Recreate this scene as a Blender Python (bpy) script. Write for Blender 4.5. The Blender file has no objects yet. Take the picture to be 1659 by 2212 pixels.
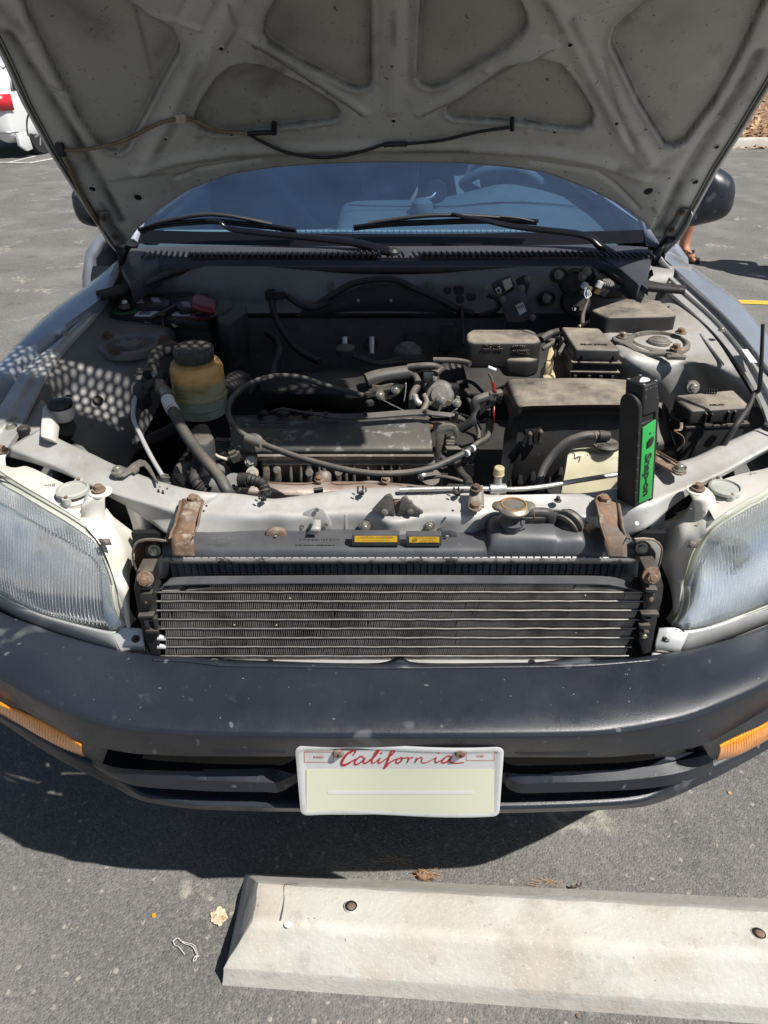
import bpy, bmesh, math, random
import numpy as np
from mathutils import Vector, Matrix, Quaternion
R = math.radians
random.seed(7)
rng = np.random.default_rng(7)
S = bpy.context.scene
COL = S.collection
# ------------------------------------------------------------------ camera
H, PIT, FOC, CX, CY = 1.45, R(33.6), 1534.0, 829.5, 1106.0
cd = bpy.data.cameras.new('camera'); cam = bpy.data.objects.new('camera', cd); COL.objects.link(cam)
cam.location = (0, 0, H); cam.rotation_euler = (R(90) - PIT, 0, 0)
cd.sensor_fit = 'VERTICAL'; cd.sensor_height = 24; cd.lens = 24 * FOC / 2212
cd.clip_start = .02; cd.clip_end = 2000
S.camera = cam
# ------------------------------------------------------------------ light
SUN = Vector((.565, -.33, 1)).normalized()
w = bpy.data.worlds.new('World'); S.world = w; w.use_nodes = True
nt = w.node_tree; nt.nodes.clear()
sky = nt.nodes.new('ShaderNodeTexSky'); sky.sky_type = 'NISHITA'; sky.sun_disc = False
sky.sun_elevation = math.asin(SUN.z); sky.sun_rotation = math.atan2(SUN.x, SUN.y)
bg = nt.nodes.new('ShaderNodeBackground'); bg.inputs[1].default_value = .052
wo = nt.nodes.new('ShaderNodeOutputWorld')
nt.links.new(sky.outputs[0], bg.inputs[0]); nt.links.new(bg.outputs[0], wo.inputs[0])
ld = bpy.data.lights.new('sun', 'SUN'); ld.energy = 5.0; ld.angle = R(.5); ld.color = (1, .96, .9)
lo = bpy.data.objects.new('sun', ld); COL.objects.link(lo); lo.location = (0, 0, 20)
lo.rotation_euler = SUN.to_track_quat('Z', 'Y').to_euler()
vs = S.view_settings; S.display_settings.display_device = 'sRGB'
vs.view_transform = 'Standard'; vs.look = 'None'; vs.gamma = 1; vs.use_curve_mapping = False
vs.exposure = .50
# ------------------------------------------------------------------ turning places of the picture into points at a known depth or height
cP, sP = math.cos(PIT), math.sin(PIT)
def ray(p):
    x, y = (p[0] - CX) / FOC, (p[1] - CY) / FOC
    return Vector((x, cP - y * sP, -sP - y * cP))
def atY(p, Y): d = ray(p); return Vector((0, 0, H)) + d * (Y / d.y)
def atZ(p, Z): d = ray(p); return Vector((0, 0, H)) + d * ((Z - H) / d.z)
def conv(ox, oy, k): return lambda *q: (ox + k * q[0], oy + k * q[1])
ZA = conv(0, 663.6, .3); ZB = conv(431.3, 663.6, .3); ZC = conv(862.7, 663.6, .3); ZE = conv(1161.3, 663.6, .3)
ZF = conv(199.1, 517.6, .3); ZG = conv(663.6, 517.6, .3); ZK = conv(1094.9, 464.5, .3); ZM = conv(265.4, 995.4, .3)
ZN = conv(1061.8, 995.4, .3); ZR = conv(597.2, 1579.4, .32)
Z1 = conv(0, 0, .5); Z2 = conv(829.5, 0, .5); Z3 = conv(0, 564, .5); Z4 = conv(829.5, 564, .5); Z5 = conv(0, 995.4, .5)
Z6 = conv(829.5, 995.4, .5); Z7 = conv(0, 1526.3, .5); Z8 = conv(829.5, 1526.3, .5); D = conv(0, 0, 1)
def zs(f, Z, pts): return [atZ(f(*p[:2]), p[2] if len(p) > 2 else Z) for p in pts]
def ys(f, Y, pts): return [atY(f(*p[:2]), p[2] if len(p) > 2 else Y) for p in pts]
# ------------------------------------------------------------------ materials
MATS = {}
def mat(name, col, rough=.5, metal=0, spots=(), bump=(), dust=0, dustcol=(.24, .2, .15), trans=0, ior=1.45, coat=0, spec=.5, sub=0, alpha=1, aniso=0):
    """spots: (scale, colour, low, high[, detail]) noise patches of another colour; bump: (scale, strength, distance); dust: share of settled dust on upward faces"""
    m = bpy.data.materials.new(name); m.use_nodes = True; n = m.node_tree.nodes; L = m.node_tree.links
    b = n['Principled BSDF']
    b.inputs['Roughness'].default_value = rough; b.inputs['Metallic'].default_value = metal
    b.inputs['Transmission Weight'].default_value = trans; b.inputs['IOR'].default_value = ior
    b.inputs['Coat Weight'].default_value = coat; b.inputs['Specular IOR Level'].default_value = spec
    b.inputs['Subsurface Weight'].default_value = sub; b.inputs['Alpha'].default_value = alpha
    if sub: b.inputs['Subsurface Radius'].default_value = (1, .8, .5); b.inputs['Subsurface Scale'].default_value = .02
    tc = n.new('ShaderNodeTexCoord'); co = tc.outputs['Object']
    cur = None
    def rgb(c): x = n.new('ShaderNodeRGB'); x.outputs[0].default_value = (*c, 1); return x.outputs[0]
    def noise(sc, det=5, ro=.6):
        t = n.new('ShaderNodeTexNoise'); t.inputs['Scale'].default_value = sc; t.inputs['Detail'].default_value = det
        t.inputs['Roughness'].default_value = ro; L.new(co, t.inputs['Vector']); return t.outputs[0]
    def step(v, lo_, hi_):
        r = n.new('ShaderNodeMapRange'); r.inputs[1].default_value = lo_; r.inputs[2].default_value = hi_; L.new(v, r.inputs[0]); return r.outputs[0]
    def mul(a, b_):
        q = n.new('ShaderNodeMath'); q.operation = 'MULTIPLY'; L.new(a, q.inputs[0])
        if isinstance(b_, (int, float)): q.inputs[1].default_value = b_
        else: L.new(b_, q.inputs[1])
        return q.outputs[0]
    def mix(f, a, b_):
        q = n.new('ShaderNodeMix'); q.data_type = 'RGBA'; L.new(f, q.inputs[0]); L.new(a, q.inputs[6]); L.new(b_, q.inputs[7]); return q.outputs[2]
    cur = rgb(col)
    for s in spots:
        cur = mix(step(noise(s[0], s[4] if len(s) > 4 else 6), s[2], s[3]), cur, rgb(s[1]))
    if dust:
        g = n.new('ShaderNodeNewGeometry'); sx = n.new('ShaderNodeSeparateXYZ'); L.new(g.outputs['Normal'], sx.inputs[0])
        up = step(sx.outputs[2], .45, .97); nz = step(noise(14, 8, .7), .25, .75)
        f = mul(mul(up, nz), dust * 1.35)
        cur = mix(f, cur, rgb(dustcol))
        rr = n.new('ShaderNodeMapRange'); L.new(f, rr.inputs[0]); rr.inputs[3].default_value = rough; rr.inputs[4].default_value = .9
        L.new(rr.outputs[0], b.inputs['Roughness'])
    elif rough < .7:
        r2 = n.new('ShaderNodeMapRange'); L.new(noise(22, 6), r2.inputs[0]); r2.inputs[1].default_value = .3; r2.inputs[2].default_value = .7
        r2.inputs[3].default_value = rough * .8; r2.inputs[4].default_value = min(1, rough * 1.3); L.new(r2.outputs[0], b.inputs['Roughness'])
    L.new(cur, b.inputs['Base Color'])
    if bump:
        bp = n.new('ShaderNodeBump'); bp.inputs['Strength'].default_value = bump[1]; bp.inputs['Distance'].default_value = bump[2]
        L.new(noise(bump[0], 4, .6), bp.inputs['Height']); L.new(bp.outputs[0], b.inputs['Normal'])
    MATS[name] = m; return m
mat('silver', (.6, .6, .59), .38, .45, spots=((9, (.40, .395, .38), .5, .75), (45, (.3, .28, .25), .66, .8)), dust=.25, bump=(60, .15, .001))
mat('silver_dirty', (.44, .44, .43), .5, .2, spots=((7, (.33, .325, .305), .42, .70), (30, (.25, .22, .18), .62, .8), (90, (.5, .5, .48), .62, .75)), dust=.45, bump=(80, .2, .001))
mat('bay_paint', (.2, .2, .2), .5, .25, spots=((6, (.15, .147, .14), .4, .7), (40, (.09, .085, .08), .64, .8)), dust=.3, bump=(70, .25, .001))
mat('body_paint', (.42, .45, .5), .22, .5, spots=((14, (.36, .38, .42), .5, .7),), coat=.6)
mat('hood_inner', (.50, .49, .46), .5, .05, spots=((2.2, (.33, .325, .305), .42, .68), (11, (.24, .23, .21), .60, .80), (75, (.12, .11, .095), .68, .72, 3), (160, (.2, .19, .17), .68, .72, 2)), bump=(110, .12, .001))
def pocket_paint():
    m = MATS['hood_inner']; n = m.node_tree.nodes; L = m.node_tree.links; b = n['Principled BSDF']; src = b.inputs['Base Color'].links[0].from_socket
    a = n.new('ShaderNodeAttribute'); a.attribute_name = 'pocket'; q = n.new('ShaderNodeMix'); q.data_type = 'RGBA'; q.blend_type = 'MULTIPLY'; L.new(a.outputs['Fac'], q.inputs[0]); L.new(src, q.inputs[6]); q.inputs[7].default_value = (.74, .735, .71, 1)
    g = n.new('ShaderNodeAttribute'); g.attribute_name = 'grime_and_edges'; tc = n.new('ShaderNodeTexCoord'); nz = n.new('ShaderNodeTexNoise'); nz.inputs['Scale'].default_value = 26; nz.inputs['Detail'].default_value = 8; L.new(tc.outputs['Object'], nz.inputs['Vector'])
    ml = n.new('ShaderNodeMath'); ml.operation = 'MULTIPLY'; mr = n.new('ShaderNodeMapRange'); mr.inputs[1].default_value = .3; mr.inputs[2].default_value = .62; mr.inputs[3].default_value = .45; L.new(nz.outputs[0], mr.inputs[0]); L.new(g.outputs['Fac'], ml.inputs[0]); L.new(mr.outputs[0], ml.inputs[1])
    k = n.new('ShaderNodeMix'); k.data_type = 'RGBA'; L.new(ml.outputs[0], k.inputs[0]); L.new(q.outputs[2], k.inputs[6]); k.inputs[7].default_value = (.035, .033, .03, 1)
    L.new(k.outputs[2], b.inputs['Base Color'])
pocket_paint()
mat('bumper', (.013, .016, .024), .33, 0, spots=((3, (.02, .024, .034), .4, .65), (38, (.045, .05, .058), .64, .76), (120, (.22, .22, .22), .745, .765, 2), (14, (.07, .072, .078), .68, .80), (48, (.10, .105, .115), .74, .765, 1), (7, (.08, .087, .095), .69, .72, 3)), bump=(700, .5, .0006), spec=.6)
mat('black_plastic', (.022, .022, .024), .45, 0, spots=((20, (.04, .039, .037), .5, .7),), dust=.35, bump=(300, .15, .0006))
mat('dusty_plastic', (.017, .017, .018), .42, 0, spots=((9, (.032, .030, .028), .45, .7), (55, (.05, .047, .042), .64, .74)), dust=.95, dustcol=(.30, .255, .20), bump=(250, .15, .0006))
mat('dark_plastic', (.012, .013, .017), .5, 0, spots=((20, (.03, .03, .03), .55, .7),), dust=.12)
mat('cowl_plastic', (.034, .038, .052), .5, 0, spots=((20, (.04, .042, .05), .5, .7),), dust=.08)
mat('rubber', (.017, .017, .019), .6, 0, spots=((30, (.035, .033, .031), .5, .7),), dust=.2, bump=(200, .2, .0005))
mat('hose', (.04, .04, .042), .5, 0, spots=((25, (.085, .08, .072), .5, .72), (8, (.03, .03, .032), .5, .7)), dust=.5, bump=(220, .25, .0005))
mat('tank_plastic', (.05, .054, .063), .42, 0, spots=((12, (.085, .09, .098), .45, .72), (60, (.17, .17, .165), .68, .8)), dust=.1, bump=(200, .1, .0006))
mat('rust', (.22, .14, .09), .85, .1, spots=((30, (.12, .07, .045), .4, .6), (60, (.34, .29, .23), .5, .66), (14, (.16, .13, .11), .5, .65)), bump=(120, .5, .0012))
mat('rust_dark', (.1, .065, .045), .8, .2, spots=((50, (.18, .09, .05), .45, .65),), bump=(140, .5, .001))
mat('zinc', (.38, .36, .31), .4, .7, spots=((40, (.28, .22, .14), .45, .7),), bump=(150, .2, .0005))
mat('aluminium', (.52, .51, .49), .42, .75, spots=((16, (.35, .33, .3), .45, .7), (60, (.2, .18, .15), .62, .78)), bump=(160, .4, .001))
mat('cast_metal', (.2, .185, .165), .6, .4, spots=((14, (.08, .075, .068), .4, .65), (70, (.33, .3, .27), .58, .72)), dust=.3, bump=(160, .6, .0015))
mat('insulation', (.03, .03, .032), .6, 0, spots=((13, (.05, .047, .043), .45, .7), (70, (.1, .1, .1), .66, .74)), bump=(150, .3, .001))
mat('valve_cover', (.10, .098, .09), .42, .2, spots=((9, (.15, .135, .11), .42, .7), (5, (.06, .057, .052), .5, .7), (45, (.34, .34, .33), .56, .68)), bump=(150, .3, .001))
mat('seam_metal', (.42, .41, .4), .5, .6, spots=((60, (.1, .1, .1), .5, .6), (120, (.6, .6, .58), .6, .7)), bump=(300, .5, .001))
mat('fin_metal', (.40, .385, .36), .5, .6, spots=((20, (.14, .13, .12), .45, .7),))
mat('fin_dark', (.075, .072, .07), .5, .55, spots=((20, (.04, .04, .04), .45, .7),))
mat('tube_metal', (.24, .235, .225), .45, .6, spots=((90, (.2, .19, .17), .45, .65),), bump=(300, .4, .0008))
mat('void', (.008, .008, .009), .8)
mat('chassis', (.012, .012, .014), .7, 0, spots=((8, (.035, .033, .03), .45, .7),), dust=.08)
mat('black_glass', (.006, .006, .008), .15)
mat('heat_shield', (.55, .46, .4), .45, .6, spots=((18, (.38, .26, .2), .45, .7), (60, (.65, .62, .58), .6, .75)), bump=(60, .5, .002))
mat('white_plastic', (.62, .6, .55), .45, 0, spots=((8, (.53, .5, .44), .45, .7), (40, (.4, .36, .3), .68, .82)), dust=.1)
mat('yellow_rim', (.46, .47, .40), .2, 0, spots=((10, (.30, .32, .26), .45, .7),), coat=.3)
mat('reservoir', (.60, .56, .40), .4, 0, spots=((9, (.52, .46, .3), .45, .7), (45, (.3, .26, .2), .66, .8)), sub=.3, dust=.15)
mat('amber_tank', (.56, .33, .11), .25, 0, spots=((18, (.3, .14, .03), .45, .7),), sub=.35, dust=.05)
mat('yellow_tank', (.36, .33, .19), .25, 0, spots=((18, (.25, .2, .05), .45, .7),), sub=.3)
mat('green_tank', (.27, .31, .24), .3, 0, spots=((18, (.12, .15, .09), .45, .7),), sub=.25)
mat('chrome', (.86, .87, .88), .09, 1)
mat('amber', (.85, .3, .02), .2, 0, spots=((60, (.6, .2, .01), .5, .7),), coat=.5, sub=.1)
mat('red', (.17, .012, .016), .35, 0, spots=((25, (.12, .01, .012), .5, .7),))
mat('tail_red', (.5, .02, .03), .15, 0, coat=.5)
mat('green_felt', (.015, .10, .035), .8)
mat('label_white', (.6, .6, .6), .5)
mat('label_print', (.04, .04, .05), .6)
mat('label_yellow', (.75, .45, .03), .45, 0, spots=((60, (.55, .35, .05), .5, .7),))
mat('plate_white', (.74, .75, .75), .4, 0, spots=((40, (.5, .5, .48), .6, .75), (6, (.55, .55, .54), .5, .7)), bump=(60, .05, .001))
mat('plate_cream', (.90, .92, .70), .5)
mat('plate_bar', (.95, .95, .95), .5)
mat('plate_red', (.55, .03, .025), .5)
mat('lamp_green', (.03, .31, .07), .4, 0, spots=((50, (.025, .3, .06), .55, .7), (130, (.01, .05, .02), .72, .76, 2)))
mat('lamp_black', (.013, .013, .014), .5, 0, spots=((30, (.022, .022, .022), .5, .7),), bump=(400, .1, .0004))
mat('lamp_letter', (.012, .03, .016), .5)
mat('lens_cap', (.8, .82, .8), .2, 0, coat=.5)
mat('concrete', (.49, .475, .43), .85, 0, spots=((3.2, (.60, .585, .54), .45, .7), (5, (.30, .27, .235), .57, .74), (22, (.2, .185, .165), .66, .8), (8, (.44, .39, .33), .50, .76), (1.9, (.42, .37, .31), .52, .74), (28, (.3, .27, .23), .62, .82), (90, (.24, .22, .19), .70, .76, 2), (200, (.62, .6, .56), .6, .7)), bump=(70, .5, .003))
mat('grit', (.24, .225, .2), .9)
mat('reflector', (.92, .93, .94), .2, 1)
mat('dash', (.13, .165, .17), .6, 0, spots=((10, (.11, .14, .145), .45, .7),))
mat('label_mint', (.4, .5, .43), .6)
mat('seat_cloth', (.045, .055, .07), .85)
mat('cabin', (.02, .024, .03), .8)
mat('skin', (.42, .2, .12), .5, 0, spots=((20, (.36, .16, .1), .45, .7),), sub=.2)
mat('sandal', (.02, .018, .018), .6)
mat('denim', (.04, .05, .08), .9)
mat('shirt', (.3, .3, .32), .9)
mat('hair', (.03, .02, .015), .6)
mat('white_paint', (.6, .61, .62), .2, 0, coat=.5)
mat('tyre', (.02, .02, .021), .8, bump=(80, .3, .002))
mat('rim_metal', (.5, .5, .5), .3, .8)
mat('mulch', (.26, .15, .09), .95, 0, spots=((12, (.4, .27, .17), .5, .65), (40, (.1, .06, .04), .5, .62)), bump=(30, 1, .03))
mat('bark', (.08, .06, .045), .9, bump=(20, 1, .02))
mat('leaf', (.035, .06, .02), .6, 0, spots=((5, (.06, .09, .03), .45, .65),))
mat('dry_leaf', (.5, .36, .2), .8, 0, spots=((60, (.3, .17, .08), .5, .65),))
mat('paper', (.55, .46, .33), .8, 0, spots=((60, (.4, .24, .12), .55, .7),))
mat('string', (.55, .53, .48), .8)
mat('line_yellow', (.6, .38, .05), .7, 0, spots=((40, (.3, .22, .1), .55, .7),))
mat('line_white', (.5, .5, .48), .7, 0, spots=((30, (.2, .2, .2), .5, .65),))
mat('copper_wire', (.6, .5, .4), .5)
mat('wire_blue', (.05, .12, .35), .5)
mat('olive_hose', (.16, .125, .07), .5, 0, spots=((40, (.24, .19, .12), .5, .7),))
mat('orange_ring', (.4, .2, .05), .6, .2, spots=((50, (.2, .12, .06), .5, .7),))
mat('pine_needle', (.35, .2, .09), .8)
mat('clear_cap', (.42, .42, .38), .12, 0, coat=.6, spots=((20, (.33, .33, .3), .5, .7),))
mat('cream_tank', (.5, .42, .24), .45, 0, sub=.2, dust=.3)
# clear sheets: mirror-like and see-through by angle
def clear(name, tint, fac, ior=1.5, rough=.02, haze=None, bend=0):
    m = bpy.data.materials.new(name); m.use_nodes = True; n = m.node_tree.nodes; L = m.node_tree.links; n.clear()
    o = n.new('ShaderNodeOutputMaterial'); t = n.new('ShaderNodeBsdfTransparent'); t.inputs[0].default_value = (*tint, 1)
    g = n.new('ShaderNodeBsdfGlossy'); g.inputs['Roughness'].default_value = rough; g.inputs[0].default_value = (.95, .97, 1, 1)
    f = n.new('ShaderNodeFresnel'); f.inputs[0].default_value = ior
    a = n.new('ShaderNodeMath'); a.operation = 'ADD'; a.use_clamp = True; a.inputs[1].default_value = fac; L.new(f.outputs[0], a.inputs[0])
    tt = t.outputs[0]
    if bend:
        rf = n.new('ShaderNodeBsdfRefraction'); rf.inputs['IOR'].default_value = 1.4; rf.inputs['Roughness'].default_value = .02; rf.inputs[0].default_value = (*tint, 1)
        k = n.new('ShaderNodeMixShader'); k.inputs[0].default_value = bend; L.new(tt, k.inputs[1]); L.new(rf.outputs[0], k.inputs[2]); tt = k.outputs[0]
    x = n.new('ShaderNodeMixShader'); L.new(a.outputs[0], x.inputs[0]); L.new(tt, x.inputs[1]); L.new(g.outputs[0], x.inputs[2])
    out = x.outputs[0]
    if haze:
        d = n.new('ShaderNodeBsdfDiffuse'); d.inputs[0].default_value = (*haze[:3], 1)
        tc = n.new('ShaderNodeTexCoord'); nz = n.new('ShaderNodeTexNoise'); nz.inputs['Scale'].default_value = haze[4]; nz.inputs['Detail'].default_value = 6
        L.new(tc.outputs['Object'], nz.inputs['Vector'])
        r = n.new('ShaderNodeMapRange'); r.inputs[1].default_value = .35; r.inputs[2].default_value = .75; r.inputs[3].default_value = haze[3] * .6; r.inputs[4].default_value = haze[3] * 1.5; L.new(nz.outputs[0], r.inputs[0])
        y = n.new('ShaderNodeMixShader'); L.new(r.outputs[0], y.inputs[0]); L.new(out, y.inputs[1]); L.new(d.outputs[0], y.inputs[2]); out = y.outputs[0]
    L.new(out, o.inputs[0]); MATS[name] = m
clear('windscreen', (.52, .68, .84), .17, haze=(.16, .30, .58, .05, 5))  # blue of the reflected sky put into the tint and haze colour
clear('lens', (.93, .97, .99), .07, rough=.03, haze=(.86, .87, .85, .17, 30), bend=.75)
clear('tinted', (.1, .12, .13), .1)
def asphalt():
    m = bpy.data.materials.new('asphalt'); m.use_nodes = True; n = m.node_tree.nodes; L = m.node_tree.links; b = n['Principled BSDF']
    b.inputs['Roughness'].default_value = .85
    tc = n.new('ShaderNodeTexCoord'); co = tc.outputs['Object']
    def N(sc, det=4): t = n.new('ShaderNodeTexNoise'); t.inputs['Scale'].default_value = sc; t.inputs['Detail'].default_value = det; L.new(co, t.inputs['Vector']); return t.outputs[0]
    def Vo(sc): t = n.new('ShaderNodeTexVoronoi'); t.inputs['Scale'].default_value = sc; L.new(co, t.inputs['Vector']); return t
    def MR(v, a, b_, c=0, d=1): r = n.new('ShaderNodeMapRange'); [r.inputs.__getitem__(i + 1).__setattr__('default_value', q) for i, q in enumerate((a, b_, c, d))]; L.new(v, r.inputs[0]); return r.outputs[0]
    def MX(f, a, b_):
        q = n.new('ShaderNodeMix'); q.data_type = 'RGBA'; L.new(f, q.inputs[0])
        for i, v in ((6, a), (7, b_)):
            if isinstance(v, tuple): q.inputs[i].default_value = (*v, 1)
            else: L.new(v, q.inputs[i])
        return q.outputs[2]
    c = MX(MR(N(.7, 5), .35, .7), (.105, .102, .095), (.145, .139, .128))
    c = MX(MR(N(2.4, 6), .45, .7), c, (.185, .178, .163))
    c = MX(MR(N(5, 7), .56, .72), c, (.085, .083, .08))
    v = Vo(190); sep = n.new('ShaderNodeSeparateColor'); L.new(v.outputs['Color'], sep.inputs[0])
    c = MX(MR(sep.outputs[0], .45, 1, 0, .42), c, (.25, .24, .22))
    c = MX(MR(sep.outputs[1], .6, 1, 0, .42), c, (.06, .06, .06))
    v2 = Vo(70); s2 = n.new('ShaderNodeSeparateColor'); L.new(v2.outputs['Color'], s2.inputs[0])
    def both(a, b_): q = n.new('ShaderNodeMath'); q.operation = 'MULTIPLY'; L.new(a, q.inputs[0]); L.new(b_, q.inputs[1]); return q.outputs[0]
    c = MX(both(both(MR(s2.outputs[2], .95, .97), MR(v2.outputs['Distance'], .40, .22)), MR(N(150, 3), .42, .5)), c, (.30, .275, .235))
    c = MX(both(MR(N(3.3, 3), .62, .66), MR(N(30, 5), .45, .6)), c, (.3, .28, .24))
    L.new(c, b.inputs['Base Color'])
    h = n.new('ShaderNodeMath'); h.operation = 'ADD'; L.new(MR(v.outputs['Distance'], 0, .6, 1, 0), h.inputs[0]); L.new(N(60, 5), h.inputs[1])
    bp = n.new('ShaderNodeBump'); bp.inputs['Strength'].default_value = .5; bp.inputs['Distance'].default_value = .004; L.new(h.outputs[0], bp.inputs['Height']); L.new(bp.outputs[0], b.inputs['Normal'])
    MATS['asphalt'] = m
asphalt()
KS = 1.0      # size factor for small fittings
# ------------------------------------------------------------------ mesh helpers
def link(name, me, m=None, parent=None, shift=False):
    o = bpy.data.objects.new(name, me); COL.objects.link(o)
    if m is not None and me is not None and not me.materials: me.materials.append(MATS[m] if isinstance(m, str) else m)
    if parent is not None:
        o.parent = parent
        if parent.type == 'EMPTY': o.matrix_parent_inverse = parent.matrix_basis.inverted()
    return o
def mk(name, vs_, fs, m, parent=None, sharp=35, thick=0, kind=None):
    me = bpy.data.meshes.new(name); me.from_pydata([tuple(v) for v in vs_], [], fs); me.update()
    me.polygons.foreach_set('use_smooth', [True] * len(me.polygons)); me.set_sharp_from_angle(angle=R(sharp))
    o = link(name, me, m, parent)
    if thick:
        s = o.modifiers.new('thickness', 'SOLIDIFY'); s.thickness = thick; s.offset = -1
    if kind: o['kind'] = kind
    return o
def bm_obj(name, bm, m, parent=None, sharp=35, kind=None):
    me = bpy.data.meshes.new(name); bmesh.ops.recalc_face_normals(bm, faces=bm.faces); bm.to_mesh(me); bm.free()
    me.polygons.foreach_set('use_smooth', [True] * len(me.polygons)); me.set_sharp_from_angle(angle=R(sharp))
    o = link(name, me, m, parent)
    if kind: o['kind'] = kind
    return o
def cr(pts, n=8, closed=False):
    P = [Vector(p) for p in pts]; out = []; N_ = len(P)
    if N_ < 3 and not closed: return [P[0].lerp(P[-1], i / n) for i in range(n + 1)]
    for i in range(N_ if closed else N_ - 1):
        if closed: a, b, c, d = P[i - 1], P[i], P[(i + 1) % N_], P[(i + 2) % N_]
        else: a, b, c, d = P[max(i - 1, 0)], P[i], P[i + 1], P[min(i + 2, N_ - 1)]
        for k in range(n):
            t = k / n; t2, t3 = t * t, t * t * t
            out.append(.5 * (2 * b + (c - a) * t + (2 * a - 5 * b + 4 * c - d) * t2 + (3 * b - a - 3 * c + d) * t3))
    if not closed: out.append(P[-1].copy())
    return out
def loft(name, rows, m, parent=None, n=0, nv=0, thick=0, sharp=40, close=False):
    """rows: lists of points; n smooths along each row, nv smooths across the rows"""
    if n: rows = [cr(r, n) for r in rows]
    if nv:
        cols = [cr([r[i] for r in rows], nv) for i in range(len(rows[0]))]; rows = [[c[j] for c in cols] for j in range(len(cols[0]))]
    w_ = len(rows[0]); v = [p for r in rows for p in r]; f = []
    for j in range(len(rows) - 1):
        for i in range(w_ - (0 if close else 1)):
            k = (i + 1) % w_; f.append((j * w_ + i, j * w_ + k, (j + 1) * w_ + k, (j + 1) * w_ + i))
    return mk(name, v, f, m, parent, sharp, thick)
def tube(name, pts, r, m, parent=None, n=6, seg=10, flat=1, ribs=0, smooth=True, kind=None):
    P = cr(pts, n) if smooth and len(pts) > 2 else [Vector(p) for p in pts]
    ks = KS; rr = (lambda t: r(t) * ks) if callable(r) else (lambda t: r * ks); v = []; f = []; up = Vector((0, 0, 1)); N_ = len(P); prev = None
    for i, p in enumerate(P):
        t = (P[min(i + 1, N_ - 1)] - P[max(i - 1, 0)]).normalized()
        if prev is None:
            a = t.cross(up)
            if a.length < .1: a = t.cross(Vector((1, 0, 0)))
            a.normalize()
        else: a = (prev - t * prev.dot(t)).normalized()
        prev = a; b = t.cross(a); q = rr(i / (N_ - 1))
        if ribs: q *= 1 + .12 * (1 if (i % 2) else -1)
        for k in range(seg):
            an = 2 * math.pi * k / seg; v.append(p + a * math.cos(an) * q + b * math.sin(an) * q * flat)
    for i in range(N_ - 1):
        for k in range(seg):
            l = (k + 1) % seg; f.append((i * seg + k, i * seg + l, (i + 1) * seg + l, (i + 1) * seg + k))
    f.append(tuple(range(seg))[::-1]); f.append(tuple((N_ - 1) * seg + k for k in range(seg)))
    return mk(name, v, f, m, parent, 50, kind=kind)
def lathe(name, c, prof, m, parent=None, seg=28, axis=(0, 0, 1), lobes=0, amp=0):
    """prof: (radius, height along axis)"""
    q = Vector(axis).normalized().to_track_quat('Z', 'Y'); c = Vector(c); v = []; f = []
    for (r, h) in prof:
        r *= KS; h *= KS
        for k in range(seg):
            a = 2 * math.pi * k / seg; rr = r * (1 + (amp * math.cos(lobes * a) if lobes else 0))
            v.append(c + q @ Vector((rr * math.cos(a), rr * math.sin(a), h)))
    for j in range(len(prof) - 1):
        for k in range(seg):
            l = (k + 1) % seg; f.append((j * seg + k, j * seg + l, (j + 1) * seg + l, (j + 1) * seg + k))
    f.append(tuple(range(seg))[::-1]); f.append(tuple((len(prof) - 1) * seg + k for k in range(seg)))
    return mk(name, v, f, m, parent, 40)
def prism(name, top, vec, m, parent=None, bev=.004, flare=1, segs=2, sharp=35, offs=None):
    """a polygon pushed along vec, the far end scaled by flare"""
    top = [Vector(p) for p in top]; vec = Vector(vec); c = sum(top, Vector()) / len(top); bm = bmesh.new()
    a = [bm.verts.new(p) for p in top]; b = [bm.verts.new(c + (p - c) * flare + vec) for p in top]
    bm.faces.new(a); bm.faces.new(b[::-1])
    for i in range(len(a)): j = (i + 1) % len(a); bm.faces.new((a[j], a[i], b[i], b[j]))
    bmesh.ops.recalc_face_normals(bm, faces=bm.faces)
    if bev:
        try: bmesh.ops.bevel(bm, geom=[e for e in bm.edges if e.calc_face_angle(0) > .3], offset=bev, segments=segs, affect='EDGES', profile=.5, clamp_overlap=True)
        except Exception: pass
    return bm_obj(name, bm, m, parent, sharp)
def box(name, c, size, m, parent=None, rot=(0, 0, 0), bev=.003, segs=2, mesh_only=False):
    if max(size) < .1: size = tuple(q * KS for q in size); bev = (bev or 0) * KS
    bm = bmesh.new(); bmesh.ops.create_cube(bm, size=1)
    M_ = Matrix.LocRotScale(Vector(c), Matrix.Rotation(rot[2], 3, 'Z') @ Matrix.Rotation(rot[1], 3, 'Y') @ Matrix.Rotation(rot[0], 3, 'X'), Vector(size))
    bmesh.ops.transform(bm, matrix=M_, verts=bm.verts)
    if bev: bmesh.ops.bevel(bm, geom=bm.edges[:], offset=bev, segments=segs, affect='EDGES', clamp_overlap=True)
    return bm_obj(name, bm, m, parent)
def rounded(pts, r=.3, n=4):
    """round the corners of a closed outline: r is the share of each side used"""
    P = [Vector(p) for p in pts]; out = []
    for i in range(len(P)):
        a, b, c = P[i - 1], P[i], P[(i + 1) % len(P)]
        s, e = b.lerp(a, r), b.lerp(c, r)
        for k in range(n + 1):
            t = k / n; out.append(s * (1 - t) ** 2 + b * 2 * t * (1 - t) + e * t * t)
    return out
_bolt = {}
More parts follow.
